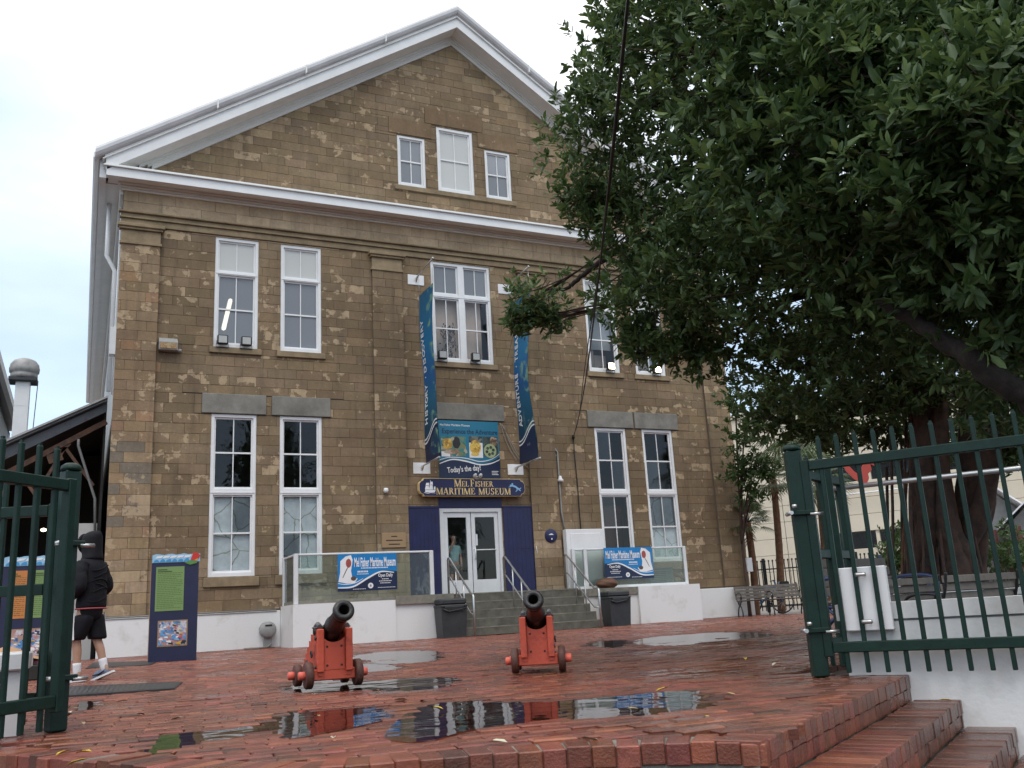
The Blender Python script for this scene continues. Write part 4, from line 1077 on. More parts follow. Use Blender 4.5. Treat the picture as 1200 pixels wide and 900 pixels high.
t = thing('white_cabinet', (3.4, -.2, 1.0), 'tall white cabinet door standing against the wall behind the right balustrade', 'cabinet')
m = MB(); m.box((2.70, -.34, 1.002), (3.90, -.135, 2.66), ch=.01); m.build('body', 'white', t)
m = MB(); m.box((2.82, -.352, 1.10), (3.78, -.338, 2.54), ch=.006); m.build('door_panel', 'white', t)
t = thing('air_unit', (5.6, -.5, 1.0), 'pale green boxed air unit behind the right glass balustrade', 'air conditioner')
m = MB(); m.box((5.25, -.46, 1.002), (6.05, -.20, 1.48), ch=.02); m.box((5.22, -.48, 1.48), (6.08, -.18, 1.52), ch=.01); m.build('casing', flat('palegreenmetal', (.45, .52, .49)), t)
m = MB()
for k in range(7): m.box((5.32, -.472, 1.08+.05*k), (5.8, -.458, 1.105+.05*k))
m.build('grille', 'grey', t)
def bin_(x, y, label):
    t = thing('litter_bin', (x, y, 0), label, 'bin', 'dark bins beside the entrance steps')
    m = MB(); m.prism([(-.30, -.22), (.30, -.22), (.30, .22), (-.30, .22)], 0, .02, 'z')
    a, b = .29, .33
    vs = [(-a, -.22, .02), (a, -.22, .02), (a, .22, .02), (-a, .22, .02), (-b, -.25, .70), (b, -.25, .70), (b, .25, .70), (-b, .25, .70)]
    m.add(vs, [(0, 1, 5, 4), (1, 2, 6, 5), (2, 3, 7, 6), (3, 0, 4, 7), (0, 3, 2, 1)])
    m.build('bin_body', 'bin', t, local=True)
    m = MB(); m.box((-.345, -.265, .70), (.345, .265, .76), ch=.02); m.box((-.33, -.25, .76), (.33, .25, .90), ch=.035); m.build('bin_lid', 'bin', t, local=True)
    m = MB(); m.box((-.24, -.28, .60), (.24, -.245, .72), ch=.01); m.tube([(-.28, -.27, .66), (-.15, -.285, .60), (.05, -.28, .63), (.28, -.27, .67)], .02, 6); m.build('bin_flap', 'black', t, local=True)
bin_(-1.43, -1.95, 'dark grey bin at the left foot of the entrance steps')
bin_(3.50, -1.36, 'dark grey bin at the right foot of the entrance steps below the boulder')
t = thing('brown_boulder', (2.9, -.8, 1.0), 'smooth brown oval boulder lying on the terrace slab above the right bin', 'boulder')
bm = bmesh.new(); bmesh.ops.create_icosphere(bm, subdivisions=4, radius=1)
for v in bm.verts:
    n_ = 1+.05*math.sin(3.1*v.co.x+1)*math.cos(2.3*v.co.y)+.03*math.sin(7*v.co.z+4*v.co.x)
    v.co = Vector((v.co.x*.33*n_, v.co.y*.24*n_, max(-.8, v.co.z)*.15*n_+.12))
me = bpy.data.meshes.new('boulder'); bm.to_mesh(me); bm.free(); me.materials.append(MT['copper'])
for p in me.polygons: p.use_smooth = True
link('rock', me, t)
t.location = (3.60, -.82, 1.0)
t = thing('meter_pod', (-5.5, -.3, .1), 'rounded grey utility meter on the plinth beside the terrace wall', 'meter')
m = MB(); Mx = Matrix.Translation((-5.42, -.2, .42)) @ Matrix.Rotation(rad(90), 4, 'X'); m.lathe([(0, .18), (.14, .18), (.19, .13), (.19, -.05), (0, -.05)], 20, Mx); m.box((-5.5, -.25, .05), (-5.32, -.15, .25)); m.build('meter_body', 'grey', t)
m = MB(); m.box((-5.50, -.385, .50), (-5.34, -.37, .54)); m.build('meter_slot', 'black', t)
t = thing('loose_hose', (-5.9, -.4, 0), 'thin grey hose lying loosely at the foot of the white plinth', 'hose')
m = MB(); m.tube(curve_pts([(-5.35, -.3, .1), (-5.5, -.45, .03), (-5.8, -.35, .03), (-6.0, -.55, .03), (-5.7, -.6, .03), (-5.5, -.5, .03)], 8), .018, 6); m.build('hose', flat('hosegrey', (.25, .25, .22)), t)
# ================================================================== GROUND
EDGE_PX = [(-120, 872), (-60, 878), (0, 884.5), (70, 889), (140, 894), (190, 900), (250, 906), (350, 904), (430, 898), (500, 888), (596, 880), (737, 870), (812, 868), (892, 869)]
EDGE = [at_z(x, y, 0) for x, y in EDGE_PX]
EDGE = [Vector((-14, -15.2, 0)), Vector((-12, -16.2, 0))]+[e for e in EDGE if e.x > -11]
def catmull(P, n=10):
    o = []
    for i in range(len(P)-1):
        p0, p1, p2, p3 = P[max(i-1, 0)], P[i], P[i+1], P[min(i+2, len(P)-1)]
        for k in range(n):
            t = k/n; o.append(.5*((2*p1)+(p2-p0)*t+(2*p0-5*p1+4*p2-p3)*t*t+(3*p1-p0-3*p2+p3)*t**3))
    o.append(P[-1].copy()); return o
_sm = EDGE[:]
for _ in range(2): _sm = [_sm[0]]+[(_sm[i-1]+_sm[i]*2+_sm[i+1])/4 for i in range(1, len(_sm)-1)]+[_sm[-1]]
EC = catmull(_sm)
CORNER = EC[-1]
N1 = Vector((-4.70, -18.58, 0))
SD = (N1-CORNER).normalized(); SP = Vector((SD.y, -SD.x, 0))       # along the noses, and down the steps
STEP_H, STEP_T = .158, .28
G0 = Vector((-4.95, -18.2, 0)); GD = Vector((math.cos(rad(-54)), math.sin(rad(-54)), 0)); GN = Vector((-GD.y, GD.x, 0))
WALL_A = G0+GN*.085+GD*.09; WALL_B = WALL_A+GD*4.5
def wall_at(s):   # point on the wall face where tread edge s metres down the steps meets it
    d = (WALL_B-WALL_A); p = CORNER+SP*s
    t = ((WALL_A-p).x*d.y-(WALL_A-p).y*d.x)/(SD.x*d.y-SD.y*d.x)
    return p+SD*t

m = MB(); m.box((-900, -400, -.84), (900, 1200, -.82)); s = m.build('street', 'asphalt'); s['kind'] = 'structure'
inner = [Vector((p.x, p.y, 0)) for p in EC]
def offset_in(P, d):
    o = []
    for i, p in enumerate(P):
        t = (P[min(i+1, len(P)-1)]-P[max(i-1, 0)]).normalized(); o.append(p+Vector((-t.y, t.x, 0))*d)
    return o
INN = offset_in(inner, .21)
W0 = wall_at(0)
poly = [(p.x, p.y) for p in INN]
c2 = INN[-1]+SD*.2
poly += [(W0.x-SP.x*.2, W0.y-SP.y*.2), (WALL_A.x, WALL_A.y), (60, -17.0), (240, 60), (240, 500), (-240, 500), (-240, -10)]
m = MB(); m.prism(poly, -.80, -.045, 'z'); plaza = m.build('plaza', 'bedding'); plaza['kind'] = 'structure'
m = MB(); m.add([(9.6, -17.0, -.03), (240, -17, -.03), (240, 400, -.03), (9.6, 400, -.03)], [(0, 1, 2, 3)]); m.add([(-240, -9, -.03), (-12.2, -9, -.03), (-12.2, 400, -.03), (-240, 400, -.03)], [(0, 1, 2, 3)]); m.add([(-12.2, 26, -.03), (9.6, 26, -.03), (9.6, 400, -.03), (-12.2, 400, -.03)], [(0, 1, 2, 3)])
g = m.build('pavement', mat('damp_grey_paving', (.20, .17, .15), .6, .3, 1.5, .3)); g['kind'] = 'structure'

# ---- brick paving, laid in running bond; every brick is a bevelled piece of its own height
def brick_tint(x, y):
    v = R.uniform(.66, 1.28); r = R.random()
    q = max(0, min(1, (x+6.3)/1.6))*max(0, min(1, (-11.5-y)/2))*(.75+.25*math.sin(3.1*x+2.3*y)); v *= 1-.48*q  # darker towards the gate: dirt on the paving, shade tinted into the treads
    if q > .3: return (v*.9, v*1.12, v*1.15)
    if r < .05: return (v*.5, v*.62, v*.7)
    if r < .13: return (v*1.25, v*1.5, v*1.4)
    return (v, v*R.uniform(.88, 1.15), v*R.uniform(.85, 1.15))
def hump(x, y): return .0035*math.sin(1.9*x+.6*y)+.003*math.sin(.9*x-2.3*y+1)+.0022*math.sin(4.7*x+3.1*y)
def pip(x, y, P):
    c = False; j = len(P)-1
    for i in range(len(P)):
        if (P[i][1] > y) != (P[j][1] > y) and x < (P[j][0]-P[i][0])*(y-P[i][1])/(P[j][1]-P[i][1])+P[i][0]: c = not c
        j = i
    return c
INN2 = [(p.x, p.y) for p in offset_in(inner, .25)]
PATIO = INN2+[(W0.x-SP.x*.24, W0.y-SP.y*.24), (WALL_A.x-.05, WALL_A.y), (-4.7, -17.5), (9.5, -17.0), (9.5, .3), (-12, .3), (-14, -14.9)]
def brick_piece(mb, cx, cy, ln, wd, ang, z, tint, th=.05, tilt=.012):
    ca, sa = math.cos(ang), math.sin(ang); g = .0035; c = .007
    tx, ty = R.gauss(0, tilt), R.gauss(0, tilt)
    vs = []
    for d, zz in ((g, -th), (g, -c), (g+c, 0)):
        for sx, sy in ((-1, -1), (1, -1), (1, 1), (-1, 1)):
            a, b = sx*(ln/2-d), sy*(wd/2-d); vs.append((cx+a*ca-b*sa, cy+a*sa+b*ca, z+zz+a*tx+b*ty))
    fs = [(8, 9, 10, 11)]
    for k in (0, 4): fs += [(k+i, k+(i+1) % 4, k+4+(i+1) % 4, k+4+i) for i in range(4)]
    mb.add(vs, fs, 0, False, tint)
BL, BW = .205, .0985
near = []; mass = MB()
POOL_PX = [[(470, 848), (500, 826), (545, 820), (640, 822), (700, 816), (760, 811), (822, 810), (836, 822), (800, 832), (740, 840), (640, 843), (560, 852), (505, 866), (462, 862)],
 [(318, 842), (345, 833), (400, 830), (445, 828), (452, 838), (420, 848), (380, 856), (335, 862)],
 [(405, 770), (440, 764), (500, 762), (520, 768), (500, 775), (440, 777)], [(420, 805), (450, 797), (500, 793), (535, 796), (510, 806), (470, 810)],
 [(322, 806), (350, 797), (420, 796), (445, 801), (420, 808), (345, 811)], [(735, 755), (760, 747), (830, 741), (890, 740), (900, 745), (850, 750), (790, 756)],
 [(165, 872), (185, 862), (230, 857), (300, 850), (300, 856), (240, 868), (190, 880)], [(680, 757), (700, 751), (735, 750), (730, 758)],
 [(86, 826), (100, 821), (118, 822), (112, 829), (92, 831)], [(350, 783), (400, 775), (470, 780), (440, 786), (380, 789)]]
POOLS = [[(p.x, p.y) for p in catmull([at_z(x, y, 0) for x, y in P]+[at_z(*P[0], 0)], 4)[:-1]] for P in POOL_PX]
def seg_d(x, y, P):
    a = np.array(P); b = np.roll(a, -1, 0); ab = b-a; ap = np.array((x, y))-a
    t = np.clip((ap*ab).sum(1)/((ab*ab).sum(1)+1e-9), 0, 1); return float(np.sqrt((((ap-ab*t[:, None]))**2).sum(1)).min())
BB = [(min(p[0] for p in P)-.2, max(p[0] for p in P)+.2, min(p[1] for p in P)-.2, max(p[1] for p in P)+.2) for P in POOLS]
def pool_dip(x, y):
    d = 0
    for P, bb in zip(POOLS, BB):
        if bb[0] < x < bb[1] and bb[2] < y < bb[3]:
            s_ = seg_d(x, y, P)
            d = max(d, min(.016, .007+.09*s_) if pip(x, y, P) else max(0, .007-.05*s_))
    return d
ANG = rad(-7)
ca, sa = math.cos(ANG), math.sin(ANG)
pc = Vector((-7.5, -15, 0))
for j in range(-60, 190):
    for i in range(-60, 100):
        u = (i+.5*(j % 2))*BL+.012*math.sin(j*7.7); v = j*BW
        x, y = pc.x+u*ca-v*sa, pc.y+u*sa+v*ca
        if y > .25 or x > 9.5 or x < -13 or (abs(x) < 5 and y > -.1 and False): continue
        if not pip(x, y, PATIO): continue
        px = (np.array((x, y, 0))-CAM); w = px @ _f
        if w < 1.5: continue
        sx_, sy_ = 600+FPX*(px @ _r2)/w, 450-FPX*(px @ _u2)/w
        if sx_ < -160 or sx_ > 1360: continue
        dp_ = pool_dip(x, y); z = hump(x, y)+R.gauss(0, .0026)-dp_
        if w < 4.62 and 0 < sx_ < 1200 and sy_ < 915: near.append((w, x, y, z))
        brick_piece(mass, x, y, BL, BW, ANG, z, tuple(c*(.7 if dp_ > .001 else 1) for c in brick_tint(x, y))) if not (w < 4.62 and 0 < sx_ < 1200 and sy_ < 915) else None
near.sort()
pav = tag(thing('brick_paving', (-7.5, -15, 0), None, None), kind='structure')
NPAV = 170
for (w, x, y, z) in near[:NPAV]:
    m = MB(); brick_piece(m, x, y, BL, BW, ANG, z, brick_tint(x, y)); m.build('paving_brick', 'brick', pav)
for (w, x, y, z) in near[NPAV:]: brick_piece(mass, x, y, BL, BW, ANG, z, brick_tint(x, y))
mass.build('paving_bricks', 'brick', pav, kind='stuff')

# ---- rounded front edge: headers on edge, and courses below
edge = tag(thing('brick_edging', (-7.5, -19.5, 0), None, None), kind='structure')
def block3(mb, c, ax, ay, az, sx, sy, sz, tint, ch=.008):
    Mx = Matrix(((ax.x, ay.x, az.x, c.x), (ax.y, ay.y, az.y, c.y), (ax.z, ay.z, az.z, c.z), (0, 0, 0, 1)))
    mb.box((-sx/2, -sy/2, -sz/2), (sx/2, sy/2, sz/2), 0, ch, Mx, tint)
cum = [0]
for a, b in zip(EC[:-1], EC[1:]): cum.append(cum[-1]+(b-a).length)
def edge_at(s):
    for i in range(len(EC)-1):
        if cum[i+1] >= s:
            t = (s-cum[i])/(cum[i+1]-cum[i]); d = (EC[i+1]-EC[i]).normalized(); return EC[i].lerp(EC[i+1], t), d
    return EC[-1], (EC[-1]-EC[-2]).normalized()
s = .05; UPV = Vector((0, 0, 1)); far_e = MB(); cnt = 0
while s < cum[-1]+.03:
    p, d = edge_at(s); n_ = Vector((-d.y, d.x, 0))
    w = depth(p); z = R.gauss(0, .003)
    for k in range(4):
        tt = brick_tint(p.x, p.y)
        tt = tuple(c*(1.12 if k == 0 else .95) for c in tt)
        if k == 0: args = (p+n_*(.115+R.gauss(0, .004))+Vector((0, 0, z-.045)), d, n_, UPV, .0945, .212, .085, tt)
        else: args = (p+n_*(.125+R.gauss(0, .003))+Vector((0, 0, -.052-.098*k)), d, n_, UPV, .0945, .20, .093, tt)
        inview = w < 4.4 and k < 2
        if inview: m = MB(); block3(m, *args, ch=.005); m.build('edging_brick', 'brick', edge); cnt += 1
        else: block3(far_e, *args)
    s += .0965
far_e.build('edging_bricks', 'brick', edge, kind='stuff')
m = MB()
vs = []
for p in EC:
    i = EC.index(p); d = (EC[min(i+1, len(EC)-1)]-EC[max(i-1, 0)]).normalized(); n_ = Vector((-d.y, d.x, 0))
    a, b = p+n_*.022, p+n_*.22; vs += [(a.x, a.y, -.01), (a.x, a.y, -.8), (b.x, b.y, -.8), (b.x, b.y, -.01)]
m.add(vs, [(4*i+j, 4*i+(j+1) % 4, 4*i+4+(j+1) % 4, 4*i+4+j) for i in range(len(EC)-1) for j in range(4)])
m.build('edging_mortar', mat('pale_mortar', (.17, .155, .13), .9, .35, 9, .4), edge)

# ---- brick steps on the right
bst = thing('brick_steps', (-5.6, -19.5, -.4), 'wet red brick steps going down beside the white wall at lower right', 'steps')
mort = MB(); rest = MB()
for k in range(5):
    z = -STEP_H*k
    s0 = STEP_T*(k-1) if k else -.225
    s1 = STEP_T*k
    a = CORNER+SP*s1; b = wall_at(s1-.02)
    Lr = (b-a).dot(SD)
    off = .0 if k == 0 else -.10
    a0, b0 = CORNER+SP*(s0+.0), wall_at(s0)
    q = [a+SD*(off)-SP*.016, b-SP*.016, wall_at(s0-.05), CORNER+SP*(s0-.05)+SD*off]
    mort.prism([(p.x, p.y) for p in q], z-.30, z-.028, 'z')
    n = int((Lr-off)/.0965)
    for i in range(n+1):
        u = off+.048+i*.0965
        if u > Lr+.02: break
        dp = s1-(s0 if k else -.22); dl = STEP_T+.0 if k else .215
        c = CORNER+SP*(s1-dl/2+R.gauss(0, .0015))+SD*u+Vector((0, 0, z-.042+R.gauss(0, .0025)))
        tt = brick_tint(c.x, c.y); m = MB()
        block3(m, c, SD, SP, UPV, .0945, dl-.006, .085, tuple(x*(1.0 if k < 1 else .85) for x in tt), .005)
        m.build('tread_brick', 'brick', bst) if k < 4 else rest.add(m.v, m.f, 0, False, tt)
        c = CORNER+SP*(s1-.03+R.gauss(0, .0015)-.03)+SD*(u+.02)+Vector((0, 0, z-.042-.045-.037))
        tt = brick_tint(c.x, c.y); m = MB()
        block3(m, c, SD, SP, UPV, .0945, .10, .078, tuple(x*1.15 for x in tt), .004)
        m.build('riser_brick', 'brick', bst) if k < 3 else rest.add(m.v, m.f, 0, False, tt)
mort.build('step_mortar', 'pale_mortar' if False else bpy.data.materials['pale_mortar'], bst)
if rest.v: rest.build('step_bricks', 'brick', bst, kind='stuff')

# ---- puddles
POOL_OBJ = []
def puddle(P, z=-.0045):
    n = len(P); cx = sum(p[0] for p in P)/n; cy = sum(p[1] for p in P)/n
    pts = []
    for x, y in P:
        l_ = math.hypot(x-cx, y-cy); k = (l_+.05)/l_; pts.append((cx+(x-cx)*k, cy+(y-cy)*k))
    m = MB(); n = len(pts); ctr = (sum(p[0] for p in pts)/n, sum(p[1] for p in pts)/n)
    vs = [(x, y, z) for x, y in pts]+[(ctr[0], ctr[1], z)]
    o = None
    me = bpy.data.meshes.new('puddle'); bmh = bmesh.new(); bv = [bmh.verts.new(v) for v in vs[:-1]]; bmh.faces.new(bv); bmesh.ops.triangulate(bmh, faces=bmh.faces[:]); bmh.normal_update()
    for f in bmh.faces:
        if f.normal.z < 0: f.normal_flip()
    bmh.to_mesh(me); bmh.free(); me.materials.append(MT['water'])
    o = link('puddle', me); o['kind'] = 'structure'; return o
for i_, P in enumerate(POOLS): puddle(P, -.0045-.0003*i_)
# metal channel covers in the paving
def cover(px, label):
    P = [at_z(x, y, 0) for x, y in px]; t = thing('drain_cover', P[0], label, 'drain cover')
    m = MB(); m.prism([(p.x, p.y) for p in P], -.01, .012, 'z'); m.build('frame', flat('wetiron', (.025, .025, .028), .4), t)
    m = MB()
    for k in range(1, 24):
        u = k/24; a = P[0].lerp(P[1], u); b = P[3].lerp(P[2], u); a2 = a.lerp(b, .12); b2 = a.lerp(b, .88); d = (P[1]-P[0]).normalized()*.012
        m.add([(a2.x-d.x, a2.y-d.y, .013), (a2.x+d.x, a2.y+d.y, .013), (b2.x+d.x, b2.y+d.y, .013), (b2.x-d.x, b2.y-d.y, .013)], [(0, 1, 2, 3)])
    m.build('grating', flat('darkgrate', (.055, .055, .058), .45), t)
cover([(60, 818), (205, 808), (214, 800), (70, 806)], 'long dark iron channel cover set in bricks near the hooded person')
cover([(100, 784), (176, 780), (186, 775), (110, 777)], 'short dark iron channel cover set in bricks behind the hooded person')

# ================================================================== RIGHT WALL AND GATES
rw = thing('white_wall', (-4.5, -18.5, 0), 'low white rendered wall with coping behind the right green gate', 'wall')
d = (WALL_B-WALL_A).normalized(); n_ = Vector((-d.y, d.x, 0))
if n_.x < 0: n_ = -n_
def wl(a, b, t0, t1): return [(p.x, p.y) for p in (a+n_*t0, b+n_*t0, b+n_*t1, a+n_*t1)]
m = MB(); m.prism(wl(WALL_A, WALL_B, 0, .30), -.82, .335, 'z'); m.build('wall_body', 'whitewall', rw)
m = MB(); m.prism(wl(WALL_A-d*.03, WALL_B, -.012, .33), .35, .455, 'z'); m.build('coping', 'whitewall', rw)
m = MB(); m.prism(wl(WALL_A, WALL_B, .02, .28), .33, .352, 'z'); m.build('coping_joint', 'grey', rw)
bw = thing('planter_wall', (-2.2, -16.1, 0), 'second low white wall behind the blue bench', 'wall')
m = MB(); m.box((-2.35, -15.9, 0), (4.0, -15.6, .40)); m.build('wall_body', 'whitewall', bw)
m = MB(); m.box((-2.38, -15.93, .402), (4.0, -15.57, .48), ch=.01); m.build('coping', 'whitewall', bw)

def bar_mesh(name, h, r=.0145):
    m = MB(); m.box((-r, -r, 0), (r, r, h-.015), ch=.004); m.box((-r*.6, -r*.6, h-.015), (r*.6, r*.6, h)); return m.mesh(name, 'green')
def gate_leaf(base, dirv, width, nb, label, group, zb=.0, ztop_rail=1.40, zbot_rail=.185, hbar=1.60, extra_mid=False, first=.11):
    t = thing('gate_leaf', base, label, 'gate', group)
    d = Vector(dirv).normalized(); ang = math.atan2(d.y, d.x); t.rotation_euler = (0, 0, ang)
    for z in (zbot_rail, ztop_rail)+((.82,) if extra_mid else ()): m = MB(); m.box((.028, -.026, z-.034), (width-.028, .026, z+.034), ch=.006); m.build('rail', 'green', t, local=True)
    for x in (0, width):
        m = MB(); m.box((x-.028, -.03, zbot_rail-.06), (x+.028, .03, ztop_rail+.04), ch=.005); m.build('stile', 'green', t, local=True)
    me = bar_mesh('bar', hbar-zb)
    for k in range(nb):
        x = first+k*(width-first)/nb
        link('bar', me, t, (x, 0, zb))
    return t
def gate_post(p, h, label, wid=.102, hinge=True, side=1, ang=0):
    t = thing('gate_post', p, label, 'post', 'green gate posts', ang)
    r = wid/2
    m = MB(); m.box((-r, -r, 0), (r, r, h), ch=.01); m.build('shaft', 'green', t, local=True)
    m = MB(); m.lathe([(0, .03), (r*.7, .026), (r*1.15, .01), (r*1.22, -.005), (r*1.2, -.02), (0, -.02)], 20, Matrix.Translation((0, 0, h+.02))); m.build('post_cap', 'green', t, local=True)
    if hinge:
        for z in (.30, 1.08):
            m = MB(); m.box((-r-.02, -r-.03, z-.016), (r+.03, -r+.002, z+.016), ch=.005, mi=1); m.tube([(side*(r+.03), -r-.06, z), (side*(r+.03), -r+.08, z)], .014, 8); m.tube([(-side*(r+.09), -r-.02, z-.012), (-side*(r), -r-.02, z-.012)], .012, 6)
            m.lathe([(0, .012), (.018, .01), (.018, -.01), (0, -.012)], 8, Matrix.Translation((side*r, -r-.04, z+.045)))
            m.build('hinge', ['steel', 'green'], t, local=True)
    return t
# right
pr = at_z(962, 793, 0)
gate_post(pr, 1.52, 'green post with round cap holding the right gate, standing on the paving', side=-1, ang=rad(-28))
g0, gd = G0, GD
gate_leaf(g0, gd, 3.25, 26, 'open green steel gate leaf against the white wall at right', 'green steel gate leaves', zb=.022, hbar=1.60)
p2 = at_d(984, 700, 6.9); p2.z = 0
gate_post(p2, 1.50, 'second green post standing behind the right gate post', hinge=False, ang=rad(-20))
q0 = Vector((pr.x+.13, pr.y+.18, 0)); 
gate_leaf(q0, (p2-q0), 1.0, 4, 'folded green gate leaf going back behind the right gate post', 'green steel gate leaves', zb=.03, extra_mid=True, hbar=1.55)
# left
pl = at_z(71, 858, 0); pl = Vector((pl.x-.03, pl.y+.06, 0))
gate_post(pl, 1.53, 'green post with flat cap holding the left gate, beside the hooded person', side=-1, wid=.10, ang=rad(25))
l0 = Vector((-9.575, -17.08, 0)); l1 = Vector((-9.905, -17.43, 0))
gate_leaf(l0, l1-l0, 1.9, 14, 'open green steel gate leaf at the left edge in front of the dark shed', 'green steel gate leaves', zb=.035, hbar=1.62)
l2 = Vector((pl.x-.08, pl.y+.12, 0))
gate_leaf(l2, (-.80, .35, 0), 1.3, 6, 'second green gate leaf folded back behind the left gate', 'green steel gate leaves', zb=.04, extra_mid=True, hbar=1.50, ztop_rail=1.30)
# white meter box hung on the right gate
t = thing('white_box', (0, 0, 0), 'white sheet metal box clamped to the bars of the right gate', 'box')
ca_, cb_ = at_d(984, 666, 5.98), at_d(1036, 740, 5.86)
zt, zb_ = at_d(1000, 664, 5.95).z, at_d(1010, 740, 5.95).z
ang = math.atan2(gd.y, gd.x); c0 = g0+gd*.12; t.location = (c0.x, c0.y, zb_); t.rotation_euler = (0, 0, ang)
m = MB(); m.box((0, .02, 0), (.30, .078, zt-zb_), ch=.006); m.build('box_body', 'white', t, local=True)
m = MB()
for z in (.06, zt-zb_-.05): m.tube([(.12, -.035, z), (.13, -.04, z), (.17, -.04, z), (.18, -.035, z)], .014, 6); m.tube([(.13, -.04, z), (.13, .04, z)], .006, 5); m.tube([(.17, -.04, z), (.17, .04, z)], .006, 5)
m.box((.03, .022, zt-zb_-.06), (.055, .032, zt-zb_-.03)); m.build('clamp', 'steel', t, local=True)

# white table leg behind the left gate
t = thing('white_table', (-9.75, -16.9, 0), 'white painted table corner with thick leg behind the left gate bars', 'table')
pt = at_z(12, 864, 0)
m = MB(); m.box((pt.x-.9, pt.y-.06, .36), (pt.x+.07, pt.y+.50, .46), ch=.01); m.build('table_top', 'white', t)
for dx, dy in ((0, 0), (-.8, 0), (0, .42), (-.8, .42)):
    m = MB(); m.box((pt.x-.04+dx, pt.y-.02+dy, 0), (pt.x+.035+dx, pt.y+.05+dy, .358), ch=.006); m.build('leg', 'white', t)
# ================================================================== CANNONS
def cannon():
    t = thing('ship_cannon', (0, 0, 0), 'x', 'cannon', 'small ship cannons on red carriages')
    # local: muzzle towards -y, x to the right as the viewer sees it
    def part(name, m, mb, par=None): return mb.build(name, m, par or t, local=True)
    for s in (-1, 1):
        prof = [(-.16, .10), (.48, .10), (.48, .17), (.44, .17), (.44, .225), (.37, .225), (.37, .275), (.30, .275), (.30, .325), (.22, .325), (.22, .375), (.14, .375), (.14, .43), (.05, .43), (.05, .475), (-.13, .475), (-.13, .44), (-.16, .44)]
        m = MB(); m.prism(prof, s*.095, s*.135, 'x'); ck = part('cheek', 'redwood', m)
        m = MB(); m.box((s*.09, -.185, .13), (s*.148, -.160, .472), ch=.006); part('cheek_face', 'redwood', m)
        m = MB(); m.box((s*.085, -.12, .476), (s*.147, .04, .492), ch=.005); m.tube([(s*.115, -.13, .49), (s*.115, -.05, .512), (s*.115, .03, .49)], .022, 8); part('cap_square', mat('grey_iron_strap', (.09, .09, .095), .4, .3, 20, .2) if 'cap' not in MT else MT['cap'], m); MT.setdefault('cap', bpy.data.materials['grey_iron_strap'])
        m = MB()
        for (y, z) in ((.10, .28), (.30, .2), (-.08, .40), (-.08, .16), (.40, .13), (.16, .14)):
            m.lathe([(0, .012), (.02, .01), (.02, 0)], 8, Matrix.Translation((s*.137, y, z)) @ Matrix.Rotation(rad(90*s), 4, 'Y'))
        k = 14; ring = [(s*(.155), .02+.026*math.cos(6.283*i/k), .27+.026*math.sin(6.283*i/k)) for i in range(k+1)]
        m.tube(ring, .006, 6, cap=False); part('ring_bolt', 'black', m)
    m = MB(); m.prism([(-.088, .14), (.088, .14), (.088, .40), (.06, .378), (.03, .366), (0, .362), (-.03, .366), (-.06, .378), (-.088, .40)], -.15, -.115); part('transom', 'redwood', m); m = MB()
    for x_, z_ in ((-.06, .18), (.06, .18), (-.06, .33), (.06, .33)): m.lathe([(0, .006), (.009, .005), (.009, 0)], 8, Matrix.Translation((x_, -.15, z_)) @ Matrix.Rotation(rad(90), 4, 'X'))
    part('transom_bolt', 'black', m)
    m = MB(); m.box((-.088, .20, .10), (.088, .44, .15)); part('bed', 'redwood', m)
    for y, r in ((-.10, .108), (.36, .092)):
        m = MB(); m.box((-.175, y-.05, r-.045), (.175, y+.05, r+.045), ch=.008); ax = part('axle_tree', 'redwood', m)
        for s in (-1, 1):
            Mx = Matrix.Translation((s*.205, y, r)) @ Matrix.Rotation(rad(90*s), 4, 'Y')
            m = MB(); m.lathe([(.02, -.030), (r-.008, -.030), (r, -.022), (r, .022), (r-.008, .030), (.02, .030)], 26, Mx); wh = part('wheel', 'wheelwood', m)
            m = MB(); m.lathe([(.0, .085), (.028, .083), (.034, .075), (.034, .0), (0, 0)], 14, Mx); part('hub', 'hubred', m, wh)
    # barrel
    el = rad(19); Mb = Matrix.Translation((0, -.04, .455)) @ Matrix.Rotation(el, 4, 'X').inverted() @ Matrix.Rotation(rad(90), 4, 'X')
    # lathe axis z -> world -y (muzzle forward), raised by el
    prof = [(0, -.46), (.022, -.455), (.03, -.43), (.022, -.40), (.03, -.385), (.085, -.37), (.098, -.35), (.098, -.33), (.088, -.32), (.086, -.12), (.092, -.11), (.092, -.09), (.082, -.08), (.078, .12), (.083, .13), (.083, .15), (.074, .16), (.066, .36), (.070, .37), (.070, .385), (.066, .39), (.074, .43), (.086, .455), (.088, .48), (.080, .497), (.066, .502), (.044, .502), (.040, .49), (.040, .25), (0, .25)]
    m = MB(); m.lathe(prof, 32, Mb); bl = part('barrel', 'cannon', m)
    m = MB(); m.tube([(-.15, -.04, .455), (.15, -.04, .455)], .030, 12); part('trunnion', 'cannon', m)
    m = MB(); m.lathe([(.0, -.2), (.042, -.2), (.042, .493)], 20, Mb); 
    return t
CG = 'small ship cannons on red carriages'
c1 = cannon(); c1['label'] = 'left black ship cannon on a red stepped carriage in front of the terrace wall'
p = (at_z(354, 809, 0)+at_z(424, 803.5, 0))/2; c1.location = (p.x+.01, p.y+.1, .004); c1.rotation_euler = (0, 0, rad(-1))
p = (at_z(603, 790, 0)+at_z(669, 786.5, 0))/2
c2 = copy_tree(c1, (p.x+.02, p.y+.1, .004), rad(-28), 'right black ship cannon on a red carriage in front of the entrance steps')
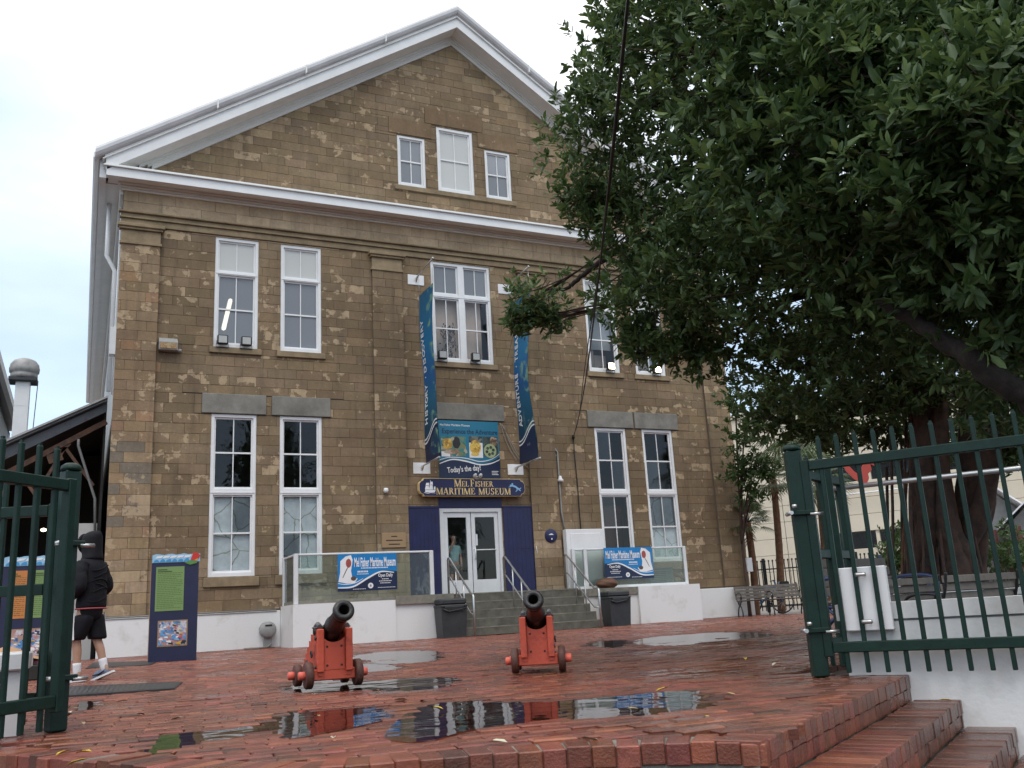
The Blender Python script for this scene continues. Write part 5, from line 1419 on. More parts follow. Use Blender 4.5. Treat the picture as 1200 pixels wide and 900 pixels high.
# ================================================================== INFORMATION BOARDS
def info_board(p, w, h, rz, label, left_col=False):
    t = thing('information_board', p, label, 'information board', 'blue information boards', rz)
    m = MB(); m.box((-w/2, -.06, 0), (w/2, .06, h-.13), ch=.008); m.build('board', 'navy', t, local=True)
    m = MB(); m.prism([(-w/2-.003, .005), (-w/2-.001, h-.14), (-w/2-.001, h-.14)], -.061, .061) if False else m.box((-w/2-.012, -.05, .02), (-w/2-.002, .05, h-.16)); m.build('side_edge', 'brownstone', t, local=True)
    m = MB()
    crest = [(-w/2+.01, h-.135), (w/2+.02, h-.135)]+[(w/2+.02-i*(w+.01)/12, h+.012*math.sin(i*1.9)+.01) for i in range(13)]
    m.prism(crest, -.075, .05); m.build('header', flat('skyblue', (.30, .52, .70), .5), t, local=True)
    m = MB()
    for k in range(7):
        x = -w/2+.03+k*(w-.08)/7; 
        m.prism([(x, h-.125), (x+.10, h-.125), (x+.085, h-.095+.012*(k % 3)), (x+.055, h-.075+.01*(k % 2)), (x+.02, h-.09)], -.079, -.074)
    m.build('wave_print', flat('waveblue', (.05, .28, .55), .5), t, local=True)
    m = MB(); 
    for k in range(5):
        x = -w/2+.06+k*(w-.08)/6; m.prism([(x, h-.06), (x+.10, h-.05), (x+.14, h-.015), (x+.03, h-.02)], -.0785, -.0745)
    m.build('cloud_print', 'paper', t, local=True)
    if not left_col:
        m = MB(); x = w/2-.08; m.prism([(x-.06, h-.10), (x+.05, h-.12), (x+.11, h-.03), (x+.07, h+.02), (x-.01, h+.03)], -.083, -.074); m.build('red_flower', 'parrotred', t, local=True)
        m = MB(); m.prism([(x-.16, h-.15), (x-.06, h-.19), (x+.06, h-.16), (x+.04, h-.12), (x-.08, h-.11)], -.085, -.076); m.build('green_leaf', 'grassgreen', t, local=True)
        m = MB(); m.prism([(x-.0, h-.115), (x+.06, h-.12), (x+.07, h-.075)], -.087, -.083); m.build('yellow_print', 'amber', t, local=True)
    cols = ((-.32, -.06, 'panelorange'), (.02, .38, 'panelgreen')) if left_col else ((-w*.40, w*.20, 'panelgreen'),)
    for a, b, mm in cols:
        za, zb = h*.47, h-.21
        m = MB(); m.box((a, -.068, za), (b, -.059, zb)); m.build('text_panel', mm, t, local=True)
        m = MB(); n = 22
        for k in range(n):
            z = zb-.05-(zb-za-.07)*k/n; l_ = (b-a)*(.84 if (k*7) % 5 else .55); 
            if k in (0, 1): m.box((a+.03, -.0705, z-.010), (a+.03+l_*.6, -.0675, z+.008))
            else:
                x = a+.03
                while x < a+.03+l_: q = R.uniform(.02, .06); m.box((x, -.0698, z-.003), (min(x+q, b-.02), -.0675, z+.004)); x += q+.012
        m.build('text_lines', flat('textgreen', (.06, .10, .035), .7), t, local=True)
    a, b, za, zb = -w*.30, w*.28, h*.15, h*.37
    m = MB(); m.box((a-.02, -.069, za-.02), (b+.02, -.059, zb+.02)); m.build('photo_frame', 'brownstone', t, local=True)
    m = MB(); m.box((a, -.0725, za), (b, -.0685, zb), mi=7)
    cl = [1, 2, 3, 4, 5, 6]
    for k in range(46):
        u, v = R.random(), R.random(); x = a+.03+u*(b-a-.07); z = za+.02+v*(zb-za-.06)
        c = R.choice([1, 1, 2, 3]) if u+v < 1 and v > .1 else R.choice([2, 4, 5, 6])
        s_ = .018+.022*(1-v); m.prism([(x-s_, z), (x+s_*1.2, z-s_*.4), (x+s_*.9, z+s_*.7), (x-s_*.5, z+s_*.6)], -.0745-.0002*k, -.0720, mi=c)
    m.build('photo_print', [flat('tan', (.40, .29, .2)), flat('stallblue', (.10, .30, .62)), 'paper', 'seablue', flat('pinkred', (.5, .12, .14)), 'amber', 'char', photo_mat('photo_market', [(.03, .05, .12), (.10, .25, .5), (.6, .58, .6), (.45, .2, .2), (.40, .29, .2)], 16, 5.0) if 'photo_market' not in MT else 'photo_market'], t, local=True)
    return t
k0, k1 = at_z(176, 776, 0), at_z(229, 774.5, 0)
def board_at(pxa, pxb, py, w, D, rz, h, label, lc):
    c = at_z((pxa+pxb)/2, py, 0); return info_board((c.x, c.y, 0), w, h, rz, label, lc)
board_at(175, 229, 775, .80, 16, rad(-10), 1.86, 'navy board with one green text panel and market photo, right of the hooded person', False)
c = at_d(35, 720, 14.6); c.z = 0
info_board((c.x, c.y, 0), .84, 1.80, rad(-6), 'navy board with orange and green panels seen between the left gate bars', True)

# ================================================================== LEFT SHED AND NEIGHBOURS
sh = thing('open_shed', (-11.5, .5, 0), 'dark open shed with lean-to tin roof and rusty trusses left of the museum', 'shed')
X0, X1 = -9.14, -18.0
ry = lambda x: 6.02+(x-X0)*.545
m = MB(); m.prism([(X0, ry(X0)), (X1, ry(X1)), (X1, ry(X1)-.07), (X0, ry(X0)-.07)], .25, 14); roof = m.build('tin_roof', 'tin', sh)
m = MB(); m.prism([(X0, ry(X0)+.03), (X1, ry(X1)+.03), (X1, ry(X1)-.02), (X0, ry(X0)-.02)], .15, .25); m.build('roof_edge', 'grey', roof)
m = MB(); m.prism([(X0, ry(X0)-.10), (X1, ry(X1)-.10), (X1, ry(X1)-.62), (X0, ry(X0)-.30)], .42, .48); m.build('fascia_sheet', mat('stained_tin', (.10, .11, .12), .5, .3, 4, .2, col2=(.06, .03, .022), thr=(.55, .7)), sh)
def beam(a, b, h=.14, w=.1, name='beam', mm='rust'):
    a, b = Vector(a), Vector(b); m = MB(); d = (b-a); ln = d.length; x = d.normalized(); y = Vector((0, 1, 0)); z = x.cross(y)
    Mx = Matrix(((x.x, y.x, z.x, a.x), (x.y, y.y, z.y, a.y), (x.z, y.z, z.z, a.z), (0, 0, 0, 1)))
    m.box((0, -w/2, -h/2), (ln, w/2, h/2), M=Mx); m.build(name, mm, sh)
beam((X0, .6, ry(X0)-.52), (X1, .6, ry(X1)-1.25), .12, .1, 'truss_chord')
for a, b in (((-9.35, .6, 3.95), (-10.0, .6, 4.85)), ((-10.0, .6, 4.85), (-10.55, .6, 3.72)), ((-10.55, .6, 3.72), (-10.95, .6, 4.3)), ((-9.9, .6, 4.95), (-10.2, .6, 4.6)), ((-10.95, .6, 4.3), (-11.6, .6, 3.0))): beam(a, b, .07, .06, 'truss_strut')
beam((-10.05, .58, 4.66), (-10.35, .58, 4.55), .22, .03, 'gusset_plate')
m = MB(); m.tube([(-9.72, .3, 5.0), (-9.72, .32, 4.85), (-9.30, .32, 3.6), (-9.25, .32, 2.6)], .032, 8); m.build('drain_pipe', flat('dullgreypipe', (.16, .16, .155), .6), sh)
m = MB(); m.box((X1, 13.6, 0), (X0, 13.8, 7)); m.box((X1, .7, 0), (X1+.2, 13.6, 4)); m.box((X0-.05, .7, 0), (X0, 13.6, 6.0)); m.box((X1+.2, 6.0, 0), (X0-.05, 6.15, 5.6)); m.build('dark_wall', 'dark', sh)  # near-black walls and floor hold the shed's inner shade in their colour
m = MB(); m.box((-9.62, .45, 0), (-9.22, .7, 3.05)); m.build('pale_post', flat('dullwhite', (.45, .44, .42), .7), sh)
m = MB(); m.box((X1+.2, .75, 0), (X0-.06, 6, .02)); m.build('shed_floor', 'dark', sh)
for px in (56, 60): pass
t = thing('shed_lamp', (-10.2, 4, 2.9), 'pair of small warm lamps glowing inside the dark shed', 'lamp')
m = MB()
for x, y in ((51, 621), (60, 621)): q = at_y(x, y, 4.0); m.lathe([(0, -.05), (.07, -.02), (.07, .02), (0, .05)], 10, Matrix.Translation(q))
m.build('bulbs', flat('warmglow', (1, .85, .5), .5, 4.0), t)
t = thing('roof_vent', (-11.3, 5, 6), 'white square vent stack with round grey mushroom cap above the shed roof', 'vent')
cx, cy = -11.28, 5.6
m = MB(); m.box((cx-.19, cy-.18, 4.7), (cx+.18, cy+.18, 7.60), ch=.01); m.box((cx-.195, cy-.185, 6.9), (cx+.185, cy+.185, 6.92)); m.build('stack', 'white', t)
m = MB(); m.box((cx-.37, cy-.32, 7.60), (cx+.36, cy+.32, 7.72), ch=.02); m.build('cap_base', 'bin', t)
m = MB(); m.lathe([(.31, 7.72), (.35, 7.75), (.35, 7.86), (.32, 7.87), (.385, 7.90), (.395, 8.01), (.38, 8.06), (.37, 8.13), (.29, 8.24), (.14, 8.31), (0, 8.33)], 28, Matrix.Translation((cx, cy, 0))); m.build('cap_dome', mat('dull_zinc', (.36, .35, .34), .5, .3, 5, .2), t)
m = MB(); m.tube([(cx+.38, cy-.3, 7.6), (cx+.30, cy-.3, 5.0)], .012, 5); m.build('stay_wire', 'cable', t)
nh = thing('neighbour_house', (-14, 14, 0), 'grey clapboard house whose dark eave shows at the left edge above the shed', 'building')
m = MB(); m.box((-22, 6, 0), (-12.35, 17.3, 8.4)); wl_ = m.build('house_wall', mat('grey_green_clapboard', (.16, .17, .15), .8, .2, 2), nh)
m = MB()
for k in range(40): m.prism([(17.3, .2+k*.2), (6, .2+k*.2), (6, .385+k*.2), (17.3, .385+k*.2)], -12.352, -12.325, 'x')
m.build('clapboards', 'grey', nh, kind='stuff')
m = MB(); m.prism([(-12.0, 8.75), (-17, 11.6), (-22.5, 8.75), (-22.5, 8.5), (-12.0, 8.5)], 5.5, 17.3); m.build('house_roof', 'roof', nh)
m = MB(); m.box((-12.1, 5.5, 8.3), (-11.95, 17.3, 8.55)); m.build('eave_board', 'soffit', nh)
# stacked goods inside the shed
t = thing('cloth_bundle', (-10.6, -7, 0), 'pink and purple striped cloth heap on a low dark crate behind the left gate', 'cloth')
c = at_z(8, 800, 0); c = at_d(10, 775, 12.0); c.z = 0
m = MB(); m.box((c.x-.5, c.y-.3, 0), (c.x+.45, c.y+.3, .20), ch=.02); m.build('crate', 'dark', t)
for k in range(4):
    m = MB(); vs = []
    for i in range(7):
        for j in range(5): vs.append((c.x-.42+.13*i, c.y-.25+.12*j, .205+.05*k+.10*math.exp(-((i-3)/2.2)**2)*math.sin(math.pi*j/4)+R.uniform(0, .01)-.03*k*abs(i-3)/3))
    m.add(vs, [(i*5+j, (i+1)*5+j, (i+1)*5+j+1, i*5+j+1) for i in range(6) for j in range(4)], 0, True); m.build('cloth', ['mauve', 'pinkred', 'blue', 'flesh'][k], t)

# ================================================================== PEOPLE
def skin_fig(name, J, E_, m, parent, sub=2, root=None):
    """J: name -> (co, r or (rx, ry)); E_: list of name pairs"""
    names = list(J); idx = {n: i for i, n in enumerate(names)}
    me = bpy.data.meshes.new(name); me.from_pydata([J[n][0] for n in names], [(idx[a], idx[b]) for a, b in E_], [])
    o = link(name, me, parent)
    md = o.modifiers.new('skin', 'SKIN'); md.use_smooth_shade = True
    sv = me.skin_vertices[0].data
    for i, n in enumerate(names):
        r = J[n][1]; sv[i].radius = r if isinstance(r, tuple) else (r, r); sv[i].use_root = (n == (root or names[0]))
    sd = o.modifiers.new('sub', 'SUBSURF'); sd.levels = sub; sd.render_levels = sub
    me.materials.append(MT[m] if isinstance(m, str) else m)
    return o
def chain(*n): return list(zip(n[:-1], n[1:]))
def hand(J, E_, wrist, fwd, side, up, k, s=1.0, curl=.5, pre='h'):
    """palm and five bent fingers grown from the wrist; fwd along the fingers, side towards the thumb"""
    w = Vector(J[wrist][0]); f, sd, u = Vector(fwd).normalized(), Vector(side).normalized(), Vector(up).normalized()
    J[pre+'palm'] = (w+f*.05*s, (.030*s, .016*s)); E_.append((wrist, pre+'palm'))
    for i, (o, ln) in enumerate(((.026, .068), (.009, .076), (-.009, .070), (-.026, .055))):
        a = w+f*.085*s+sd*o*s; b = a+(f*math.cos(curl*.5)-u*math.sin(curl*.5))*ln*.5*s; c_ = b+(f*math.cos(curl*1.4)-u*math.sin(curl*1.4))*ln*.5*s
        for q, (pt, r) in enumerate(((a, .0095), (b, .0085), (c_, .0070))): J[f'{pre}f{i}{q}'] = (pt, r*s)
        E_ += [(pre+'palm', f'{pre}f{i}0'), (f'{pre}f{i}0', f'{pre}f{i}1'), (f'{pre}f{i}1', f'{pre}f{i}2')]
    a = w+f*.03*s+sd*.034*s; b = a+(f*.6+sd*.7).normalized()*.035*s; c_ = b+(f*.85+sd*.3-u*.3).normalized()*.03*s
    for q, (pt, r) in enumerate(((a, .012), (b, .0105), (c_, .008))): J[f'{pre}t{q}'] = (pt, r*s)
    E_ += [(pre+'palm', f'{pre}t0'), (f'{pre}t0', f'{pre}t1'), (f'{pre}t1', f'{pre}t2')]
# -- hooded walker: local +y is the way he faces, +x his right side; rotated afterwards
pp = at_z(101, 798, 0)
per = thing('person', (pp.x, pp.y, 0), 'person in black hooded jacket and shorts with white socks walking away beside the left gate', 'person', None, rad(56))
J = dict(pelvis=((0, 0, .96), (.15, .11)), waist=((0, .0, 1.12), (.14, .10)), chest=((0, .02, 1.32), (.17, .12)), neckb=((0, .03, 1.48), (.085, .075)), neck=((0, .05, 1.56), .055), head=((0, .075, 1.655), (.082, .098)), crown=((0, .07, 1.735), (.07, .085)),
         hipl=((-.09, 0, .90), .088), kneel=((-.10, .10, .50), .056), calfl=((-.10, .075, .36), .055), ankl=((-.10, .06, .085), .034), heell=((-.10, .02, .04), .032), toel=((-.11, .20, .03), (.038, .026)),
         hipr=((.09, 0, .90), .088), kneer=((.10, -.04, .50), .056), calfr=((.10, -.10, .36), .055), ankr=((.10, -.17, .12), .034), heelr=((.10, -.22, .095), .032), toer=((.11, -.05, .035), (.038, .026)),
         shl=((-.155, .02, 1.35), .05), ell=((-.25, -.02, 1.15), .045), wrl=((-.20, .17, .98), .028), shr=((.155, .02, 1.35), .05), elr=((.25, -.03, 1.15), .045), wrr=((.19, .16, .98), .028))
E_ = chain('pelvis', 'waist', 'chest', 'neckb', 'neck', 'head', 'crown')+chain('pelvis', 'hipl', 'kneel', 'calfl', 'ankl', 'heell')+chain('ankl', 'toel')+chain('pelvis', 'hipr', 'kneer', 'calfr', 'ankr', 'heelr')+chain('ankr', 'toer')+chain('chest', 'shl', 'ell', 'wrl')+chain('chest', 'shr', 'elr', 'wrr')
hand(J, E_, 'wrl', (.55, .6, -.4), (.5, .2, .8), (-.5, .5, .3), 0, pre='a'); hand(J, E_, 'wrr', (-.55, .6, -.4), (-.5, .2, .8), (.5, .5, .3), 0, pre='b')
skin_fig('body', J, E_, 'skin', per, root='pelvis')
m = MB(); m.lathe([(0, .09), (.012, .085), (.016, .06), (.010, .03), (0, .02)], 8, Matrix.Translation((0, .175, 1.60)) @ Matrix.Rotation(rad(12), 4, 'X')); m.build('nose', 'skin', per, local=True)
def loft(mb, rings, n=20, caps=True):
    """rings: (cx, cy, z, rx, ry[, tilt])"""
    vs = []
    for r_ in rings:
        cx, cy, z, rx, ry = r_[:5]; tl = r_[5] if len(r_) > 5 else 0
        for i in range(n):
            a = 6.28318*i/n; w = 1+.02*math.sin(5*a+z*19)+.015*math.sin(3*a-z*31)
            vs.append((cx+rx*w*math.cos(a), cy+ry*w*math.sin(a), z+tl*ry*math.sin(a)))
    k = len(rings)
    fs = [(j*n+i, j*n+(i+1) % n, (j+1)*n+(i+1) % n, (j+1)*n+i) for j in range(k-1) for i in range(n)]
    if caps: fs += [tuple(reversed(range(n))), tuple((k-1)*n+i for i in range(n))]
    return mb.add(vs, fs, 0, True)
def smooth_part(o):
    md = o.modifiers.new('sub', 'SUBSURF'); md.levels = md.render_levels = 1; return o
m = MB(); loft(m, [(0, -.01, .85, .185, .145), (0, -.01, .855, .200, .158), (0, -.01, .88, .208, .166), (0, -.015, .97, .203, .160), (0, -.012, 1.05, .197, .156), (0, -.006, 1.14, .207, .164), (0, -.01, 1.2, .203, .158), (0, 0, 1.28, .212, .160), (0, .0, 1.35, .205, .145), (0, .01, 1.41, .175, .125), (0, .02, 1.46, .125, .11), (0, .03, 1.50, .10, .10)])
for s in (-1, 1):
    arm = curve_pts([(s*.165, .01, 1.385), (s*.235, .0, 1.27), (s*.275, -.04, 1.12), (s*.262, .04, 1.04), (s*.215, .15, .985)], 5)
    m.tube(arm, [.088-.0012*i+.004*math.sin(i*1.9) for i in range(len(arm))], 12)
smooth_part(m.build('jacket', 'cloth', per, local=True))
m = MB(); loft(m, [(0, .0, 1.425, .150, .115), (0, -.0, 1.455, .142, .125), (0, .005, 1.50, .122, .120), (0, .02, 1.56, .116, .128), (0, .03, 1.63, .120, .138), (0, .032, 1.69, .115, .136), (0, .02, 1.735, .098, .125), (0, .0, 1.772, .070, .095), (0, -.02, 1.795, .030, .045)])
smooth_part(m.build('hood', 'cloth', per, local=True))
m = MB(); k = 20; m.tube([(.088*math.sin(6.283*i/k), .150-.02*abs(math.cos(6.283*i/k)), 1.645+.105*math.cos(6.283*i/k)) for i in range(k+1)], .018, 7, cap=False); m.build('hood_rim', 'cloth', per, local=True)
m = MB()
for z, a, w0 in ((.95, .3, 1.1), (1.06, 1.2, .9), (1.16, 2.3, 1.2), (1.24, .9, .8), (1.10, 3.0, .7), (1.33, .2, 1.0)):
    m.tube([((.206)*math.sin(t_), -(.163)*math.cos(t_)-.006, z+.035*math.sin(2.5*t_+a)) for t_ in np.linspace(-w0, w0*.8, 14)], [.002+.009*math.sin(math.pi*i/13) for i in range(14)], 6)
m.build('jacket_folds', 'cloth', per, local=True)
m = MB(); k = 32; m.tube([(.203*math.sin(6.283*i/k), -.01+.161*math.cos(6.283*i/k), .846) for i in range(k+1)], .008, 5, cap=False); m.build('hem_stripe', flat('redhem', (.45, .09, .10), .7), per, local=True)
m = MB(); loft(m, [(0, 0, .93, .165, .125), (0, -.005, .84, .172, .14), (0, 0, .75, .165, .135), (0, .0, .70, .12, .10)])
for s, y0, y1 in ((-1, .02, .10), (1, -.01, -.05)):
    loft(m, [(s*.085, y0*.3, .80, .10, .125), (s*.092, y0, .70, .105, .122), (s*.098, (y0+y1)/2, .60, .106, .118), (s*.102, y1, .50, .108, .115), (s*.102, y1, .475, .104, .11)])
smooth_part(m.build('shorts', 'cloth', per, local=True))
m = MB()
for s, y in ((-1, .09), (1, -.04)): m.prism([(y-.04, .485), (y+.05, .482), (y+.03, .56), (y+.0, .64), (y-.01, .80), (y-.03, .80), (y-.03, .62)], s*.208, s*.215, 'x')
m.build('side_stripe', 'paper', per, local=True)
for s, n in ((-1, 'l'), (1, 'r')):
    an, he, to, ca2 = (Vector(J[k_+n][0]) for k_ in ('ank', 'heel', 'toe', 'calf'))
    up_ = (ca2-an).normalized()
    m = MB(); m.tube([tuple(an+up_*d_) for d_ in (.13, .10, .06, .02, -.03)], [.049, .047, .046, .045, .04], 14); m.build('sock', 'sock', per, local=True)
    fd = (to-he).normalized(); nn = Vector((0, 0, 1)) if n == 'l' else Vector((0, .45, .9)).normalized()
    skin_fig('shoe', dict(h=(tuple(he-fd*.01+nn*.012), (.050, .054)), i=(tuple(he+fd*.09+nn*.028), (.050, .054)), b=(tuple(he+fd*.17+nn*.008), (.052, .042)), t=(tuple(to+fd*.03), (.046, .028))), chain('h', 'i', 'b', 't'), 'shoe', per, sub=2, root='i')
    m = MB(); sx = Vector((1, 0, 0)); 
    outl = [(-.065, -.036), (.05, -.042), (.16, -.052), (.23, -.048), (.275, -.028), (.285, 0), (.275, .028), (.23, .048), (.16, .048), (.05, .038), (-.065, .036), (-.078, 0)]
    base = he-nn*.038
    vs = [base+fd*a+sx*b for a, b in outl]+[base+fd*a*1.0+sx*b*.94+nn*.024 for a, b in outl]; q = len(outl)
    m.add(vs, [tuple(range(q)), tuple(range(2*q-1, q-1, -1))]+[(i, (i+1) % q, q+(i+1) % q, q+i) for i in range(q)]); m.build('sole', 'sole', per, local=True)
    m = MB(); m.tube([tuple(he+fd*.02+nn*.02+sx*(-.050)), tuple(he+fd*.10+nn*.005+sx*(-.051)), tuple(he+fd*.19+nn*.028+sx*(-.046))], [.004, .009, .003], 5); m.build('shoe_swoosh', 'cloth', per, local=True)
# -- visitor behind the glass door
vis = thing('person', (-.42, .32, 1.0), 'person in teal top and shorts holding a hand to the face inside the glass door', 'person', None, rad(180))
flat('tealshirt', (.26, .42, .40), .8); flat('khaki', (.06, .065, .06), .8)
J = dict(pelvis=((0, 0, .86), (.135, .10)), waist=((0, 0, 1.0), (.12, .09)), chest=((0, .01, 1.18), (.145, .10)), neckb=((0, .0, 1.32), (.07, .06)), neck=((0, .01, 1.38), .045), jaw=((0, .03, 1.44), (.062, .070)), head=((0, .02, 1.52), (.076, .092)), crown=((0, .01, 1.59), (.06, .075)),
         hl=((-.08, 0, .80), .08), kl=((-.085, .02, .45), .05), al=((-.085, 0, .08), .033), tl=((-.09, .14, .035), (.036, .025)), hr=((.08, 0, .80), .08), kr=((.085, .02, .45), .05), ar=((.085, 0, .08), .033), tr=((.09, .14, .035), (.036, .025)),
         sl=((-.16, 0, 1.28), .05), el=((-.21, -.01, 1.02), .038), wl=((-.20, .06, .82), .026), sr=((.16, 0, 1.28), .05), er=((.21, .09, 1.08), .038), wr=((.11, .17, 1.30), .026))
E_ = chain('pelvis', 'waist', 'chest', 'neckb', 'neck', 'jaw', 'head', 'crown')+chain('pelvis', 'hl', 'kl', 'al', 'tl')+chain('pelvis', 'hr', 'kr', 'ar', 'tr')+chain('chest', 'sl', 'el', 'wl')+chain('chest', 'sr', 'er', 'wr')
hand(J, E_, 'wl', (0, .2, -1), (.6, .8, 0), (-.8, .3, 0), 0, pre='a'); hand(J, E_, 'wr', (-.35, -.1, .93), (-.4, .8, 0), (.5, .6, 0), 0, pre='b')
skin_fig('body', J, E_, 'skin', vis, root='pelvis')
m = MB(); m.lathe([(0, .03), (.012, .02), (.014, -.01), (0, -.03)], 8, Matrix.Translation((0, .115, 1.505))); 
m.build('nose', 'skin', vis, local=True)
m = MB()
for s in (-1, 1): m.lathe([(0, -.010), (.010, -.004), (.010, .004), (0, .010)], 8, Matrix.Translation((s*.03, .103, 1.535)))
m.box((-.022, .098, 1.452), (.022, .106, 1.458)); m.build('face_marks', 'hair', vis, local=True)
skin_fig('hair', dict(a=((0, -.03, 1.40), (.06, .04)), b=((0, -.045, 1.50), (.085, .07)), c=((0, -.015, 1.60), (.084, .085)), d=((0, .0, 1.635), (.05, .05))), chain('a', 'b', 'c', 'd'), 'hair', vis, root='b')
skin_fig('shirt', dict(h=((0, 0, .84), (.16, .125)), w=((0, 0, 1.0), (.145, .115)), c=((0, .01, 1.18), (.165, .125)), n=((0, 0, 1.31), (.10, .085)), sl=((-.165, 0, 1.275), .065), el=((-.205, -.01, 1.10), .058), sr=((.165, 0, 1.275), .065), er=((.20, .05, 1.15), .055)), chain('h', 'w', 'c', 'n')+chain('c', 'sl', 'el')+chain('c', 'sr', 'er'), 'tealshirt', vis, root='c')
skin_fig('shorts', dict(p=((0, 0, .82), (.145, .115)), hl=((-.08, 0, .75), .095), kl=((-.085, .01, .55), .085), hr=((.08, 0, .75), .095), kr=((.085, .01, .55), .085)), chain('p', 'hl', 'kl')+chain('p', 'hr', 'kr'), 'khaki', vis, root='p')
# ================================================================== BENCHES
def bench(loc, rz, w, label, slat='wood', iron='black', group='slatted park benches with cast iron ends', mid=False):
    t = thing('park_bench', loc, label, 'bench', group, rz)           # faces -y
    for k in range(4):
        m = MB(); y = -.02-.105*k; m.box((-w/2, y-.045, .43+.006*k), (w/2, y+.045, .455+.006*k), ch=.006); m.build('slat', slat, t, local=True)
    for k in range(4):
        m = MB(); z = .50+.095*k; y = .05+.035*k; m.box((-w/2, y-.012, z), (w/2, y+.012, z+.082), ch=.006); m.build('slat', slat, t, local=True)
    for x in ((-w/2+.03, 0, w/2-.03) if mid else (-w/2+.03, w/2-.03)):
        m = MB(); cp = lambda P: [(x, y, z) for y, z in curve_pts(P, 8)]
        m.tube(cp([(-.42, .0), (-.43, .12), (-.34, .26), (-.22, .30), (-.10, .26), (-.0, .12), (.03, 0)]), .020, 6)
        m.tube(cp([(-.44, .42), (-.22, .40), (-.06, .42), (.05, .5), (.14, .70), (.19, .90)]), .018, 6)
        m.tube(cp([(-.40, .44), (-.30, .37), (-.22, .30)]), .018, 6); m.tube(cp([(-.04, .43), (-.12, .36), (-.22, .30)]), .018, 6)
        m.tube(cp([(.10, .64), (-.10, .67), (-.33, .66), (-.44, .60), (-.43, .51), (-.35, .49), (-.32, .54), (-.37, .56)]), .018, 6)
        m.build('iron_end', iron, t, local=True)
    return t
b = at_z(905, 722, 0)
BD = 27.0
ba, bb = at_d(868, 722, BD), at_d(903, 721, BD)
e_ = at_d(884, 718, 27.2); bench((e_.x, e_.y, 0), rad(-22), 1.0, 'left grey slatted bench against the white plinth at the museum corner')
e_ = at_d(921, 718, 26.6); bench((e_.x, e_.y, 0), rad(-22), 1.0, 'right grey slatted bench partly hidden by the green gate post', mid=False)
flat('bluegreyiron', (.03, .05, .13), .4)
pb = at_z(990, 764, 0)
bench((pb.x+.72, pb.y+.42, 0), rad(8), 1.35, 'bench with dark blue scrolled iron ends behind the white box', iron='bluegreyiron')
for i, (x, lab) in enumerate(((1062, 'grey slatted bench back nearest the tree trunk above the white wall'), (1150, 'grey slatted bench back farthest right above the white wall'))):
    q = at_d(x, 690, 8.3-.5*i); bo = bench((q.x, q.y+.1, .0), rad(188-8*i), 1.25, lab); bo.scale = (.74, .74, .72)
# ================================================================== BACKGROUND ON THE RIGHT
fw = MB()
fen = thing('iron_fence', (16, 2, 0), 'black iron picket fence behind the benches and palm trunks', 'fence')
FA, FB = at_d(850, 722, 32), at_d(1330, 690, 27); FA.z = FB.z = 0
d = FB-FA; n = int(d.length/.13)
m = MB(); pts = MB()
for k in range(n+1):
    p = FA+d*(k/n); pts.box((p.x-.012, p.y-.012, .05), (p.x+.012, p.y+.012, 1.72), ch=0); pts.box((p.x-.02, p.y-.02, 1.70), (p.x+.02, p.y+.02, 1.76))
pts.build('pickets', 'black', fen, kind='stuff')
for z in (.2, 1.45): m.tube([FA+Vector((0, 0, z)), FB+Vector((0, 0, z))], .022, 6)
m.build('fence_rails', 'black', fen)
for k in range(9):
    p = FA+d*(k/8); m = MB(); m.box((p.x-.04, p.y-.04, 0), (p.x+.04, p.y+.04, 1.82)); m.build('post', 'black', fen)
# cream building with grooved panels
cb = thing('cream_building', (36, 30, 0), 'large cream panelled building with dark window bands behind the palms', 'building')
A, B = at_d(868, 700, 58), at_d(1085, 690, 52)
A.z = B.z = 0; dx = (B-A); W = dx.length; ang = math.atan2(dx.y, dx.x)
Mx = Matrix.Translation(A) @ Matrix.Rotation(ang, 4, 'Z'); Hh = 11.9
bands = [(2.9, 4.4), (6.9, 8.4)]
m = MB(); m.box((0, .4, 0), (W+14, 16, Hh-.1), M=Mx); m.build('core', 'dark', cb)
zz = 0; rows = []
while zz < Hh-.3:
    rows.append((zz, min(zz+.98, Hh))); zz += 1.0
pm = 0
for (a, b_) in rows:
    for c in range(-1, 9):
        x0, x1 = max(0, c*2.4+1.0), min(W+14, c*2.4+3.36)
        if x1 <= x0: continue
        mid = (a+b_)/2
        win = any(lo < mid < hi for lo, hi in bands) and x0 > W*.52
        if win: continue
        m = MB(); m.box((x0, 0, a), (x1, .395, b_), M=Mx, ch=.012); m.build('wall_panel', 'cream', cb)
for lo, hi in bands:
    for c in range(4):
        x0 = W*.52+c*3.2; m = MB(); m.box((x0, .25, lo), (x0+3.0, .33, hi), M=Mx); m.build('window', 'glass', cb)
        m = MB(); m.box((x0+3.0, .1, lo-.1), (x0+3.2, .5, hi+.1), M=Mx); m.build('pier', 'cream', cb)
m = MB(); m.box((-.15, -.15, Hh), (W+14.2, 16.2, Hh+.35), M=Mx); m.build('parapet', 'cream', cb)
m = MB(); m.box((W*.62, -.10, .6), (W*.80, -.02, 2.4), M=Mx); m.build('blue_panel', flat('signblue', (.05, .12, .30)), cb)
m = MB(); m.tube([Mx @ Vector((W*.5, -.4, 6.2)), Mx @ Vector((W*1.2, -.4, 6.2))], .05, 6); m.build('balcony_rail', 'white', cb)
